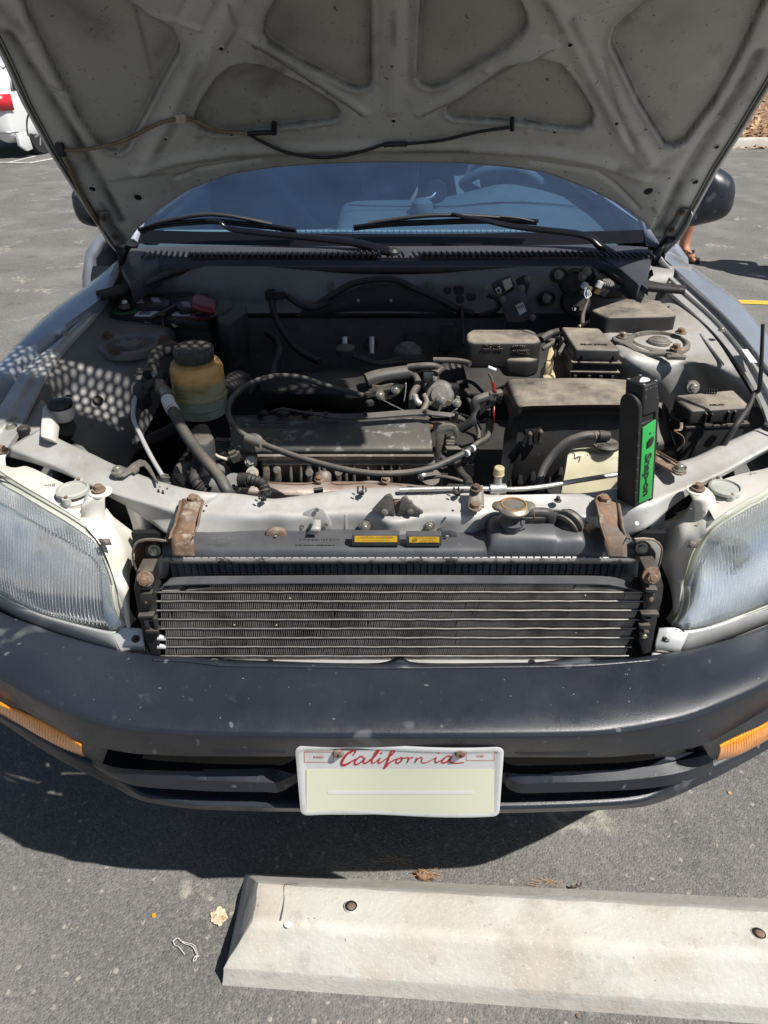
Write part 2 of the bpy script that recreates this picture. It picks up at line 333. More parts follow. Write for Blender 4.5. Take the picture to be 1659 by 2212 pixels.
def bolt(p, axis, r, m, parent, name='bolt', washer=True, h=None, spin=.3):
    r *= .62
    key = (m, round(r, 4), washer, h)
    if key not in _bolt:
        bm = bmesh.new(); h_ = h or r * .9
        if washer: bmesh.ops.create_cone(bm, cap_ends=True, segments=20, radius1=r * 1.55, radius2=r * 1.5, depth=r * .3, matrix=Matrix.Translation((0, 0, r * .15)))
        bmesh.ops.create_cone(bm, cap_ends=True, segments=6, radius1=r, radius2=r * .96, depth=h_, matrix=Matrix.Translation((0, 0, r * .3 + h_ / 2)))
        bmesh.ops.create_cone(bm, cap_ends=True, segments=12, radius1=r * .7, radius2=r * .5, depth=r * .15, matrix=Matrix.Translation((0, 0, r * .3 + h_ + r * .07)))
        me = bpy.data.meshes.new(name); bm.to_mesh(me); bm.free(); me.materials.append(MATS[m]); _bolt[key] = me
    o = link(name, _bolt[key], None, parent); o.location = p
    o.rotation_mode = 'QUATERNION'; o.rotation_quaternion = Vector(axis).normalized().to_track_quat('Z', 'Y') @ Quaternion((0, 0, 1), spin + random.random())
    return o
def text(name, s, p, xd, yd, size, m, parent=None, ext=.0004, bold=0, shear=0, space=1, alignx='CENTER', sx=1):
    size *= KS if KS < 1 else 1; cu = bpy.data.curves.new(name, 'FONT'); cu.body = s; cu.size = size; cu.extrude = ext; cu.offset = bold; cu.shear = shear; cu.space_character = space
    cu.align_x = alignx; cu.align_y = 'CENTER'; cu.resolution_u = 3
    t = bpy.data.objects.new(name, cu); COL.objects.link(t); bpy.context.view_layer.update()
    me = bpy.data.meshes.new_from_object(t.evaluated_get(bpy.context.evaluated_depsgraph_get())); bpy.data.objects.remove(t)
    xd = Vector(xd).normalized(); yd = Vector(yd); yd = (yd - xd * yd.dot(xd)).normalized(); zd = xd.cross(yd)
    M_ = Matrix((xd * sx, yd, zd)).transposed().to_4x4(); M_.translation = Vector(p); me.transform(M_); me.materials.clear()
    return link(name, me, m, parent)
def thing(name, label, cat, loc, group=None):
    o = bpy.data.objects.new(name, None); COL.objects.link(o); o.location = loc; o.empty_display_size = .1
    o['label'] = label; o['category'] = cat
    if group: o['group'] = group
    return o
def tag(o, label, cat, group=None):
    o['label'] = label; o['category'] = cat
    if group: o['group'] = group
    return o
def struct(o): o['kind'] = 'structure'; return o
def grp(name, parent, m=None):
    """a part that only carries sub-parts"""
    o = bpy.data.objects.new(name, None); COL.objects.link(o); o.parent = parent
    if parent.type == 'EMPTY' and parent.parent is None: o.matrix_parent_inverse = parent.matrix_basis.inverted()
    o.empty_display_size = .02; return o
ZHL = conv(0, 962.2, .24); ZHR = conv(1260.8, 962.2, .24); W1 = conv(265.4, 318.5, .36); W2 = conv(796.3, 318.5, .36)
X1 = conv(0, 66.4, .18); X2 = conv(1393.6, 199.1, .18); T_ = conv(862.7, 763.1, .14)
# ================================================================== the setting
struct(mk('ground', [(-120, -40, 0), (120, -40, 0), (120, 160, 0), (-120, 160, 0)], [(0, 1, 2, 3)], 'asphalt'))
def strip(name, pts, wdt, m, z=.004):
    v = []; f = []
    P = [Vector(p) for p in pts]
    for i, p in enumerate(P):
        t = (P[min(i + 1, len(P) - 1)] - P[max(i - 1, 0)]).normalized(); a = Vector((-t.y, t.x, 0)) * wdt / 2
        v += [Vector((p.x + a.x, p.y + a.y, z)), Vector((p.x - a.x, p.y - a.y, z))]
        if i: f.append((2 * i - 2, 2 * i - 1, 2 * i + 1, 2 * i))
    return struct(mk(name, v, f, m))
a = atZ((1572, 652), 0); b = atZ((1659, 655), 0); strip('painted_line', [a + (a - b) * .02, b + (b - a) * 6], .085, 'line_yellow')
a = atZ(X1(340, 1590), 0); b = atZ(X1(680, 1530), 0); strip('painted_line', [a, b + (b - a) * .6], .09, 'line_white')
c_ = atZ(X1(-300, 1585), 0); strip('painted_line', [c_, a], .08, 'line_white', .008)
a = atZ(X1(120, 1580), 0); b = atZ(X1(330, 1530), 0); strip('painted_line', [a, b + (b - a) * .5], .06, 'line_white', .004)
# kerb, planted slope
k0 = atZ((1585, 322), 0).y
kv = [Vector((3.2, k0, 0)), Vector((14, k0 + .6, 0))]
cb = bmesh.new()
def kerb(name, x0, x1, y0, y1):
    pr = [(0, 0), (.01, .11), (.03, .14), (.15, .14), (.15, 0)]
    rows = [[Vector((x, y + q[0], q[1])) for q in pr] for x, y in ((x0, y0), (x1, y1))]
    return struct(loft(name, rows, 'concrete', thick=0))
kerb('kerb', 3.5, 30, k0, k0 + 1.2)
rows = []
for i in range(40):
    t = i / 39; row = []
    for j in range(60):
        x = 3.5 + 26.5 * j / 59; row.append(Vector((x, k0 + .15 + .045 * (x - 3.5) + t * 7, .12 + 1.5 * t ** .9 + .09 * math.sin(x * 3.1 + i * .7) * t + random.uniform(-.03, .03))))
    rows.append(row)
struct(loft('planted_slope', rows, 'mulch', sharp=80))
v = []; f = []
for i in range(2600):                                              # fallen leaves and bark chips on the slope and along the kerb
    x = 4.4 + random.random() ** 1.5 * 9; t = random.random() ** 1.6 * .5; y = k0 + .05 + .045 * (x - 3.5) + t * 7 + .1; z = .16 + 1.5 * t ** .9 + .05
    if i % 9 == 0: y = k0 - random.random() * .18 + .045 * (x - 3.5); z = .012
    s = random.uniform(.03, .075); q = Quaternion((random.random() - .5, random.random() - .5, random.random() * 2), random.random() * 6)
    n = len(v); v += [Vector((x, y, z)) + q @ Vector(p) * s for p in ((-1, 0, 0), (0, -.4, .15), (1, 0, 0), (0, .4, .15))]; f.append((n, n + 1, n + 2, n + 3))
o = mk('fallen_leaves', v, f, 'dry_leaf', sharp=180); o['kind'] = 'stuff'
def leafy(name, lab, cat, c, rad, n, trunk=None):
    r_ = thing(name, lab, cat, (c[0], c[1], 0 if trunk is None else c[2] - rad[2]))
    v = []; f = []
    for i in range(n):
        d = Vector((random.gauss(0, 1), random.gauss(0, 1), random.gauss(0, 1))).normalized(); k = .55 + .5 * random.random(); k *= .85 + .25 * math.sin(d.x * 5 + d.z * 4) 
        p = Vector(c) + Vector((d.x * rad[0], d.y * rad[1], d.z * rad[2])) * k
        s = random.uniform(.05, .12); q = Quaternion(Vector((random.random() - .5, random.random() - .5, random.random() - .5)).normalized(), random.random() * 6)
        m_ = len(v); v += [p + q @ Vector(t) * s for t in ((-1, 0, 0), (0, -.5, .2), (1, 0, 0), (0, .5, .2))]; f.append((m_, m_ + 1, m_ + 2, m_ + 3))
    mk('crown' if trunk else 'foliage', v, f, 'leaf', r_, sharp=180)
    base = (c[0], c[1], .9)
    tube('trunk' if trunk else 'stem', [base, (c[0] + .05, c[1], (c[2] + .9) / 2), c], (lambda t: .16 * (1 - .6 * t)) if trunk else (lambda t: .05), 'bark', r_)
    return r_
leafy('tree', 'dark leafy tree shading the mulch slope beyond the kerb', 'tree', (9.2, 19.5, 4.2), (2.6, 2.6, 2.3), 2600, True)
leafy('shrub', 'dense dark green shrub on the slope under the tree, right of the raised hood', 'shrub', (8.2, 17.2, 1.9), (1.5, 1.0, .8), 1500)
leafy('shrub', 'low dark shrub farther right on the slope behind the leaf litter', 'shrub', (10.6, 17.6, 1.9), (1.5, 1.0, .9), 1400)
# ================================================================== the car with its bonnet up
XC = .022
suv = thing('parked_suv', 'silver compact off-roader with its bonnet up and grille off, seen from the front', 'car', (XC, 2.6, 0))
Y0, Z0 = 1.905, .985
ts = np.linspace(-.05, 1.25, 261)
def ang(t): return R(float(np.interp(t, [0, .45, .75, 1.1], HANG)))
HANG = [51, 47, 40, 30]
py_, pz_ = [], []
yy, zz = Y0 + .05 * math.cos(ang(0)), Z0 - .05 * math.sin(ang(0))
for i, t in enumerate(ts):
    if i: dt = ts[i] - ts[i - 1]; yy -= math.cos(ang(t)) * dt; zz += math.sin(ang(t)) * dt
    py_.append(yy); pz_.append(zz)
py_, pz_ = np.array(py_), np.array(pz_)
CROWN = .035
def hpt(X, t, off=0):
    """a point of the bonnet's inner face; off > 0 is towards the outside"""
    y = float(np.interp(t, ts, py_)); z = float(np.interp(t, ts, pz_)); a = ang(t); c = CROWN * (1 - ((X - XC) / .68) ** 2) + off
    return Vector((X, y + math.sin(a) * c, z + math.cos(a) * c))
def hray(p):
    """(X, t) where the line of sight through p meets the bonnet"""
    d = ray(p); X = 0
    for _ in range(6):
        c = CROWN * (1 - ((X - XC) / .68) ** 2); aa = np.array([ang(t) for t in ts])
        Yv = py_ + np.sin(aa) * c; Zv = pz_ + np.cos(aa) * c
        g = (Zv - H) - Yv * (d.z / d.y); i = int(np.argmax(g > 0)) if (g > 0).any() else len(g) - 1
        i = max(i, 1); k = -g[i - 1] / (g[i] - g[i - 1]); t = ts[i - 1] + k * (ts[i] - ts[i - 1]); Y = Yv[i - 1] + k * (Yv[i] - Yv[i - 1])
        X = d.x * Y / d.y
    return (float(X), float(t))
def HP(p, off=0): X, t = hray(p); return hpt(X, t, off)
LE = [hray(p) for p in [(262, 552), (240, 530), (165, 415), (107, 325), (50, 220), (0, 108)]]
RE = [hray(p) for p in [(1436, 550), (1450, 535), (1484, 485), (1549, 365), (1610, 270), (1659, 190)]]
def edgeX(E, t, sgn):
    tt = [e[1] for e in E]; xx = [e[0] for e in E]
    if t <= tt[-1]: return float(np.interp(t, tt, xx))
    k = (t - tt[-1]) / (1.22 - tt[-1]); return xx[-1] + (XC + sgn * .37 - xx[-1]) * max(0, k) ** 1.6
ARC = [hray(p) for p in [(270, 545), (273, 528), (295, 495), (350, 447), (415, 405), (500, 375), (600, 360), (700, 353), (830, 350), (1000, 352), (1100, 360), (1179, 372), (1279, 410), (1354, 450), (1404, 490), (1422, 522), (1430, 545)]]
ua = []
for X, t in ARC: xl, xr = edgeX(LE, t, -1), edgeX(RE, t, 1); ua.append((X - xl) / (xr - xl))
ta = [t for _, t in ARC]; ua[0] = min(ua[0], .0); ua[-1] = max(ua[-1], 1.0)
NX, NT = 520, 400
U = np.linspace(0, 1, NX); TR = np.interp(U, ua, ta); TF = 1.21 - .07 * np.abs(2 * U - 1) ** 2.2
Vv = np.linspace(0, 1, NT) ** 1.15
TT = TR[None, :] + Vv[:, None] * (TF - TR)[None, :]
XL = np.vectorize(lambda t: edgeX(LE, t, -1))(np.linspace(-.1, 1.2, 400)); XR = np.vectorize(lambda t: edgeX(RE, t, 1))(np.linspace(-.1, 1.2, 400)); tg = np.linspace(-.1, 1.2, 400)
XX = np.interp(TT, tg, XL) * (1 - U)[None, :] + np.interp(TT, tg, XR) * U[None, :]
def sdist(poly, X, Y):
    P = np.array(poly); d = np.full(X.shape, 1e9); s = np.zeros(X.shape, bool)
    for i in range(len(P)):
        a, b = P[i - 1], P[i]; e = b - a; wx, wy = X - a[0], Y - a[1]; h = np.clip((wx * e[0] + wy * e[1]) / (e @ e + 1e-12), 0, 1)
        d = np.minimum(d, np.hypot(wx - e[0] * h, wy - e[1] * h))
        c = ((a[1] > Y) != (b[1] > Y)) & (X < (b[0] - a[0]) * (Y - a[1]) / (b[1] - a[1] + 1e-12) + a[0]); s ^= c
    return np.where(s, -d, d)
def ldist(line, X, Y):
    P = np.array(line); d = np.full(X.shape, 1e9)
    for i in range(1, len(P)):
        a, b = P[i - 1], P[i]; e = b - a; wx, wy = X - a[0], Y - a[1]; h = np.clip((wx * e[0] + wy * e[1]) / (e @ e), 0, 1)
        d = np.minimum(d, np.hypot(wx - e[0] * h, wy - e[1] * h))
    return d
POCK = [[Z1(*q) for q in [(95, 0), (130, 90), (170, 170), (230, 300), (300, 420), (340, 510), (420, 620), (470, 655), (520, 660), (550, 640), (580, 580), (640, 470), (700, 350), (740, 280), (770, 230), (775, 190), (745, 130), (700, 95), (640, 55), (560, 10), (480, -60), (300, -170), (40, -170)]],
        [Z1(*q) for q in [(1190, 10), (1150, 80), (1140, 150), (1165, 190), (1300, 270), (1500, 375), (1550, 388), (1590, 375), (1603, 350), (1600, 0), (1590, -180), (1330, -180)]],
        [Z2(*q) for q in [(160, 0), (150, 200), (143, 340), (165, 370), (210, 383), (260, 370), (400, 290), (530, 215), (590, 160), (615, 110), (610, 60), (580, 0), (470, -180), (170, -180)]],
        [Z1(*q) for q in [(845, 500), (870, 440), (940, 340), (1000, 290), (1060, 278), (1130, 285), (1300, 360), (1440, 445), (1467, 485), (1455, 515), (1420, 525), (1200, 550), (1000, 580), (920, 582), (870, 560), (845, 520)]],
        [Z2(*q) for q in [(275, 470), (290, 450), (400, 370), (520, 290), (600, 265), (690, 262), (760, 280), (820, 350), (890, 460), (903, 500), (890, 540), (850, 560), (780, 555), (560, 530), (400, 520), (300, 512), (275, 495)]],
        [Z2(*q) for q in [(985, 200), (985, 170), (1000, 120), (1050, 70), (1130, 15), (1230, -70), (1700, -170), (1645, 0), (1570, 170), (1480, 350), (1420, 450), (1300, 610), (1250, 633), (1215, 625), (1180, 570), (1100, 440), (1010, 250)]]]
Hh = np.zeros(TT.shape); inside = np.zeros(TT.shape)
for P in POCK:
    d = sdist([hray(q) for q in P], XX, TT); st = 1 / (1 + np.exp(np.clip(d / .0013, -40, 40))); Hh += .011 * st + .004 * np.exp(-(d / .003) ** 2); inside = np.maximum(inside, st)
    Hh -= .003 * np.exp(-(np.maximum(d - .004, 0) / .008) ** 2) * (1 - st)            # rolled lip round each pocket
LN = [([(520, -20), (478, 60), (420, 170), (360, 280), (320, 345)], 17, -.009), ([(1180, -20), (1225, 60), (1285, 180), (1345, 290), (1395, 350)], 17, -.009),
      ([(20, 80), (60, 140), (101, 200), (162, 298), (221, 400), (262, 480)], 15, .009), ([(1640, 120), (1597, 199), (1520, 316), (1480, 380), (1450, 440), (1420, 500)], 15, .009),
      ([(849, -20), (849, 235)], 17, -.007), ([(818, 0), (818, 190)], 5, .003), ([(882, 0), (882, 190)], 5, .003), ([(300, 372), (380, 345), (500, 328), (700, 318), (850, 316), (1000, 318), (1180, 330), (1300, 352), (1390, 385)], 14, -.009),
      ([(545, 85), (640, 140), (790, 245)], 9, -.006), ([(1199, 95), (1060, 165), (905, 245)], 9, -.006), ([(560, 110), (640, 160), (770, 246)], 4, .004), ([(1190, 110), (1060, 185), (925, 250)], 4, .004),
      ([(405, 0), (350, 110), (330, 170)], 6, .003), ([(440, 170), (400, 250), (350, 330)], 7, .004), ([(1300, 130), (1330, 240), (1370, 320)], 7, .004), ([(305, 20), (430, 62)], 5, -.005), ([(1280, 40), (1400, 0)], 7, .005),
      ([(380, 385), (430, 365), (560, 345)], 6, .005), ([(1150, 350), (1290, 372), (1330, 400), (1380, 450)], 6, .005), ([(60, 98), (78, 90), (92, 100)], 4, .004), ([(118, 205), (135, 200), (145, 210)], 4, .004)]
for L_, wd, am in LN:
    P = [hray(q) for q in L_]; d = ldist(P, XX, TT); s = wd / FOC * 1.45; Hh += am * np.exp(-(d / s) ** 2) * (1 - inside)
# dents beside the pockets
for q, rr, am in [((655, 150), 9, -.005), ((720, 130), 7, .004), ((1050, 150), 10, -.004), ((1185, 75), 8, .004), ((650, 280), 11, -.004), ((700, 275), 7, .003), ((1010, 280), 10, -.004), ((1155, 275), 8, .003), ((1140, 283), 7, -.003), ((425, 290), 9, -.004), ((1275, 278), 9, .003), ((300, 428), 16, .004), ((1401, 415), 16, .004)]:
    X_, t_ = hray(q); Hh += am * np.exp(-(((XX - X_) ** 2 + (TT - t_) ** 2) / (rr / FOC * 1.5) ** 2)) * (1 - inside)
AA = np.interp(TT, [0, .45, .75, 1.1], [R(x) for x in HANG])
Cc = CROWN * (1 - ((XX - XC) / .68) ** 2)
def hgrid(off): c = Cc + off; return np.stack([XX, np.interp(TT, ts, py_) + np.sin(AA) * c, np.interp(TT, ts, pz_) + np.cos(AA) * c], -1)
G = hgrid(Hh)
idx = np.arange(NX * NT).reshape(NT, NX)
quads = np.stack([idx[:-1, :-1], idx[:-1, 1:], idx[1:, 1:], idx[1:, :-1]], -1).reshape(-1, 4)
hood = bpy.data.objects.new('hood', None); 
me = bpy.data.meshes.new('hood'); me.from_pydata(G.reshape(-1, 3).tolist(), [], quads[:, ::-1].tolist()); me.update()
me.polygons.foreach_set('use_smooth', [True] * len(me.polygons)); me.materials.append(MATS['hood_inner']); 
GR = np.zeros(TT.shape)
for P in POCK: d = np.abs(sdist([hray(q) for q in P], XX, TT)); GR = np.maximum(GR, .95 * np.exp(-(d / .0022) ** 2)); GR = np.maximum(GR, .36 * np.exp(-(d / .014) ** 2))  # pocket edges darkened in the colour so their soft steps read crisp
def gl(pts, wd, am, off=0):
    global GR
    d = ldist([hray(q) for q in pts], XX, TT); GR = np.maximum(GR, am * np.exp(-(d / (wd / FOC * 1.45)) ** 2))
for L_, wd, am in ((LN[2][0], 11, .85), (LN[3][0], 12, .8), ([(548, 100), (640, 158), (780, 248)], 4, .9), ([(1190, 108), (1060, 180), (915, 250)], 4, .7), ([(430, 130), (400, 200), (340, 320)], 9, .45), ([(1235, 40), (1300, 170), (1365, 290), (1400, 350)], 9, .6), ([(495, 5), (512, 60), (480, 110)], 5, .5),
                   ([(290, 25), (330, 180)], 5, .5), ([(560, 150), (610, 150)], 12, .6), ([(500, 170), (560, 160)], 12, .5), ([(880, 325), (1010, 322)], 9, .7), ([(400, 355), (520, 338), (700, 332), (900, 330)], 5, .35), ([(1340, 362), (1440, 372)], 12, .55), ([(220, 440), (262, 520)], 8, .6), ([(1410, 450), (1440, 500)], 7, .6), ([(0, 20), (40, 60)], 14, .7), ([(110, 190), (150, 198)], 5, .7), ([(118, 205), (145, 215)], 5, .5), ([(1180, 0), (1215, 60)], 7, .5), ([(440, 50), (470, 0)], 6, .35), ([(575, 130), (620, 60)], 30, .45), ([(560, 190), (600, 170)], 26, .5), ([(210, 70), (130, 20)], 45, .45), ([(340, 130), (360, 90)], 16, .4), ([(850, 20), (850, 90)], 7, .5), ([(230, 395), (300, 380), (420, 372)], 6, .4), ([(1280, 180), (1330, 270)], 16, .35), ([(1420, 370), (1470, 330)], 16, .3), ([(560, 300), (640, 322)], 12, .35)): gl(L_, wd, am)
ag = me.attributes.new('grime_and_edges', 'FLOAT', 'POINT'); ag.data.foreach_set('value', GR.reshape(-1).astype(float).tolist())
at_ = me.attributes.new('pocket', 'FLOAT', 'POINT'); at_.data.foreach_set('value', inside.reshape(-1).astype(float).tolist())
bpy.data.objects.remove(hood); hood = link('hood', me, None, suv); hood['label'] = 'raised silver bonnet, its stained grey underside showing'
G2 = hgrid(.016)[::6, ::6]; n2 = G2.shape
i2 = np.arange(n2[0] * n2[1]).reshape(n2[:2]); q2 = np.stack([i2[:-1, :-1], i2[:-1, 1:], i2[1:, 1:], i2[1:, :-1]], -1).reshape(-1, 4)
mk('outer_skin', G2.reshape(-1, 3).tolist(), q2.tolist(), 'body_paint', hood)
# folded rim round the panel
def rim(pts, name): 
    rows = []
    for k in (0, 1, 2, 3): rows.append([])
    for (X, t, sx) in pts:
        o_ = [(-.0, -.002), (-.004, -.005), (.004, .0), (.005, .020)]
        for k, (dx, off) in enumerate(o_): rows[k].append(hpt(X + sx * dx, t, off))
    loft(name, rows, 'hood_inner', hood)
tl = np.linspace(.0, 1.0, 40)
rim([(edgeX(LE, t, -1), t, -1) for t in tl], 'folded_edge'); rim([(edgeX(RE, t, 1), t, 1) for t in tl], 'folded_edge')
for k in (8, 14): tube('edge_seal', [hpt(edgeX(LE, t, -1) + .001 * k, t, -.0035) for t in tl], .0012, 'rubber', hood, n=1, seg=6); tube('edge_seal', [hpt(edgeX(RE, t, 1) - .001 * k, t, -.0035) for t in tl], .0012, 'rubber', hood, n=1, seg=6)
ar = [((xl := float(np.interp(u, U, XX[0]))), float(np.interp(u, U, TR))) for u in np.linspace(.02, .98, 50)]
loft('rear_edge', [[hpt(X, t + .004, -.0035) for X, t in ar], [hpt(X, t - .001, -.001) for X, t in ar], [hpt(X, t - .0015, .018) for X, t in ar]], 'silver', hood)
def hn(p): X, t = hray(p); a = ang(t); return Vector((0, math.sin(a), math.cos(a)))
_hole = {}
for q, r in [((478, 100), 4.5), ((358, 293), 4), ((500, 292), 3), ((200, 407), 6.5), ((297, 428), 9), ((850, 260), 4), ((1231, 87), 5), ((1331, 260), 4), ((1198, 283), 3), ((1401, 415), 10), ((1502, 392), 6), ((1548, 317), 4.5), ((1424, 513), 3), ((288, 520), 3)]:
    d_ = hn(q); X_, t_ = hray(q); k_ = int(np.argmin((XX - X_) ** 2 + (TT - t_) ** 2)); c = hpt(X_, t_, float(Hh.flat[k_]) - .0012); rr = r / FOC * (c.y * cP + (H - c.z) * sP)
    lathe('hole', c, [(rr * 1.5, -.003), (rr * 1.45, .0), (rr * 1.25, .0009), (rr * 1.05, .0006), (rr, .0)], 'hood_inner', hood, seg=18, axis=-d_)
    lathe('hole_bottom', c, [(rr * 1.0, .0004), (rr * .98, .0008)], 'void', hood, seg=18, axis=-d_)
# washer hose along the bonnet
tube('washer_hose', [HP(Z1(*q), -.012) for q in [(262, 628), (330, 628), (430, 615), (540, 585), (620, 545), (700, 508), (780, 492), (840, 500), (900, 525), (960, 548), (1060, 555)]], .0038, 'olive_hose', hood)
tube('washer_hose', [HP(Z1(*q), -.012) for q in [(1075, 558), (1130, 590), (1230, 635), (1340, 658), (1450, 658), (1580, 630)]] + [HP(Z2(*q), -.012) for q in [(0, 604), (100, 600), (250, 585), (400, 550), (540, 530)]], .0034, 'rubber', hood)
tube('hose_connector', [HP(Z1(1070, 553), -.014), HP(Z1(1120, 550), -.014), HP(Z1(1190, 547), -.014)], .005, 'dark_plastic', hood)
tube('hose_connector', [HP(Z1(1185, 555), -.012), HP(Z1(1185, 510), -.012)], .006, 'dark_plastic', hood)
tube('hose_connector', [HP(Z2(552, 540), -.012), HP(Z2(552, 490), -.012)], .005, 'dark_plastic', hood)
tube('hose_sleeve', [HP(Z2(0, 605), -.013), HP(Z2(20, 601), -.013), HP(Z2(100, 599), -.013)], .0055, 'dark_plastic', hood)
box('hose_clip', HP(Z1(785, 492), -.011), (.022, .012, .016), 'zinc', hood, bev=.002)
box('hose_clip', HP(Z1(265, 628), -.011), (.016, .014, .026), 'dark_plastic', hood, bev=.002)
tube('washer_hose', [HP(X1(*q), -.008) for q in [(760, 1440), (850, 1620), (960, 1880), (1060, 2080), (1150, 2230)]] + [atZ(Z1(470, 1045), 1.0)], .0052, 'olive_hose', hood)
# hinges
for pts, nm in ((X2, 1),):
    P = [HP(X2(*q), -.008) for q in [(440, 1370), (380, 1420), (350, 1500), (270, 1600), (220, 1680)]]
    Q_ = [HP(X2(*q), -.008) for q in [(540, 1380), (500, 1480), (440, 1590), (360, 1700), (260, 1800)]]
    hg = loft('hinge', [P, Q_], 'bay_paint', hood, n=5, thick=.004)
    loft('hinge_flange', [Q_, [p + Vector((.002, -.012, -.01)) for p in Q_]], 'silver_dirty', hood, n=5, thick=.002)
    for q in [(430, 1390), (310, 1610)]: bolt(HP(X2(*q), -.012), -hn(X2(*q)), .008, 'rust_dark', hood)
    tube('hinge_arm', [HP(X2(300, 1700), -.012), atY(X2(200, 1850), 1.88), atY(X2(100, 2020), 1.87)], .011, 'dark_plastic', hood, flat=.5)
P = [HP(Z1(*q), -.008) for q in [(425, 905), (435, 960), (470, 1010), (500, 1050)]]; Q_ = [HP(Z1(*q), -.008) for q in [(475, 905), (485, 960), (520, 1000), (545, 1040)]]
loft('hinge', [P, Q_], 'bay_paint', hood, n=5, thick=.004)
for q in [(450, 925), (498, 1005)]: bolt(HP(Z1(*q), -.012), -hn(Z1(*q)), .008, 'rust_dark', hood)
tube('hinge_arm', [atY(Z1(510, 1045), 1.89), atY(Z1(525, 1100), 1.88), atY(Z1(535, 1170), 1.87)], .012, 'dark_plastic', hood, flat=.5)
# grille carried by the bonnet's front edge: honeycomb above a solid lower bar
tF = 1.075; F0 = hpt(XC, tF + .12, 0); gdir = Vector((0, -.93, -.37)); gn = Vector((0, -.37, .93))
GW, GH, GB = .425, .10, .155
fr = grp('front_grille', suv)
box('grille_frame', F0 + gdir * (GH + GB / 2), (GW * 2, GB, .02), 'silver', fr, rot=(math.atan2(gdir.z, gdir.y), 0, 0), bev=.006)
for s in (-1, 1): box('grille_frame', F0 + gdir * (GH / 2) + Vector((s * (GW - .02), 0, 0)), (.05, GH + .04, .02), 'silver', fr, rot=(math.atan2(gdir.z, gdir.y), 0, 0), bev=.004)
v = []; f = []; hs = .0115
nx = int(2 * GW / (hs * math.sqrt(3))); ny = int(GH / (hs * 1.5)) + 1
def bar(a, b):
    d = (b - a).normalized(); s_ = d.cross(gn) * .0028; n = len(v)
    for p in (a, b):
        v.extend([p + s_ + gn * .005, p - s_ + gn * .005, p - s_ - gn * .005, p + s_ - gn * .005])
    for k in range(4): l = (k + 1) % 4; f.append((n + k, n + l, n + 4 + l, n + 4 + k))
for j in range(ny + 1):
    for i in range(nx + 1):
        c = F0 + Vector((-GW + (i + .5 * (j % 2)) * hs * math.sqrt(3), 0, 0)) + gdir * (j * hs * 1.5)
        pts = [c + Vector((math.sin(R(60 * k)) * hs, 0, 0)) + gdir * (math.cos(R(60 * k)) * hs) for k in range(6)]
        for k in range(3): bar(pts[k], pts[k + 1])
o = mk('honeycomb_mesh', v, f, 'dark_plastic', fr); o['kind'] = 'stuff'
# ------------------------------------------------------------------ body shell behind and beside the engine bay
def sym(pts): return [Vector((2 * XC - p.x, p.y, p.z)) for p in pts]
def wing(side):
    """a front wing: outer skin, crest, gutter and the bolted flange"""
    if side < 0:
        Sil = [(252, 562, .985), (185, 619, .975), (115, 669, .965), (50, 729, .955), (0, 784, .945), (-80, 880, .925), (-160, 990, .89)]
        L1 = [(258, 585, .985), (235, 629, .975), (150, 694, .965), (65, 749, .955), (18, 800, .945), (-55, 890, .925), (-130, 990, .89)]
        L2 = [(262, 600, .955), (219, 664, .95), (125, 769, .94), (82, 840, .93), (45, 922, .915), (20, 960, .905), (0, 990, .9)]
        L15 = [(250, 605, .96), (222, 652, .955), (130, 742, .945), (60, 800, .935), (0, 890, .925), (-40, 930, .91), (-70, 990, .895)]
    else:
        Sil = [(1440, 536, .985), (1515, 590, .975), (1592, 647, .965), (1655, 720, .955), (1715, 800, .94), (1780, 900, .92), (1840, 1000, .89)]
        L1 = [(1436, 560, .985), (1500, 618, .975), (1570, 684, .965), (1625, 748, .955), (1675, 815, .94), (1740, 900, .92), (1800, 1000, .89)]
        L15 = [(1440, 590, .96), (1478, 622, .955), (1550, 684, .945), (1610, 752, .935), (1662, 830, .925), (1710, 920, .91), (1750, 1000, .895)]
        L2 = [(1443, 622, .952), (1455, 637, .95), (1530, 705, .94), (1588, 775, .93), (1635, 850, .915), (1665, 930, .905), (1690, 1000, .9)]
    z_ = lambda A: [atZ(p[:2], p[2]) for p in A]
    s, a, b, c = z_(Sil), z_(L1), z_(L15), z_(L2)
    out1 = [p + Vector((side * .035, 0, -.05)) for p in s]; out2 = [p + Vector((side * .06, 0, -.2)) for p in s]; out3 = [p + Vector((side * .065, 0, -.33)) for p in s]
    w_ = loft('front_wing', [out3, out2, out1, s, a], 'body_paint', suv, n=5, nv=4, sharp=60)
    wi = loft('wing_gutter', [a, [p.lerp(q, .35) + Vector((0, 0, -.018)) for p, q in zip(a, b)], b], 'body_paint', w_, n=5, sharp=25)
    mid = [p.lerp(q, .5) + Vector((0, 0, .002)) for p, q in zip(b, c)]
    fl = loft('wing_flange', [b, [p + Vector((0, 0, .008)) for p in b], [p + Vector((0, 0, .008)) for p in mid], mid, c, [p + Vector((0, 0, -.008)) for p in c]], 'silver', w_, n=5, sharp=25)
    if side < 0:
        for q in [ZA(465, 190), ZA(75, 868)]: bolt(atZ(q, .955), (0, 0, 1), .008, 'zinc', fl)
    else:
        for q in [ZE(1325, 170), ZK(1165, 500)]: bolt(atZ(q, .955), (0, 0, 1), .008, 'zinc', fl)
    return s, c
SL, CL = wing(-1); SR, CR = wing(1)
for q, Z in [(ZA(103, 808), .931)]: lathe('hole', atZ(q, Z), [(.007, 0), (.006, .001)], 'void', suv, seg=16)
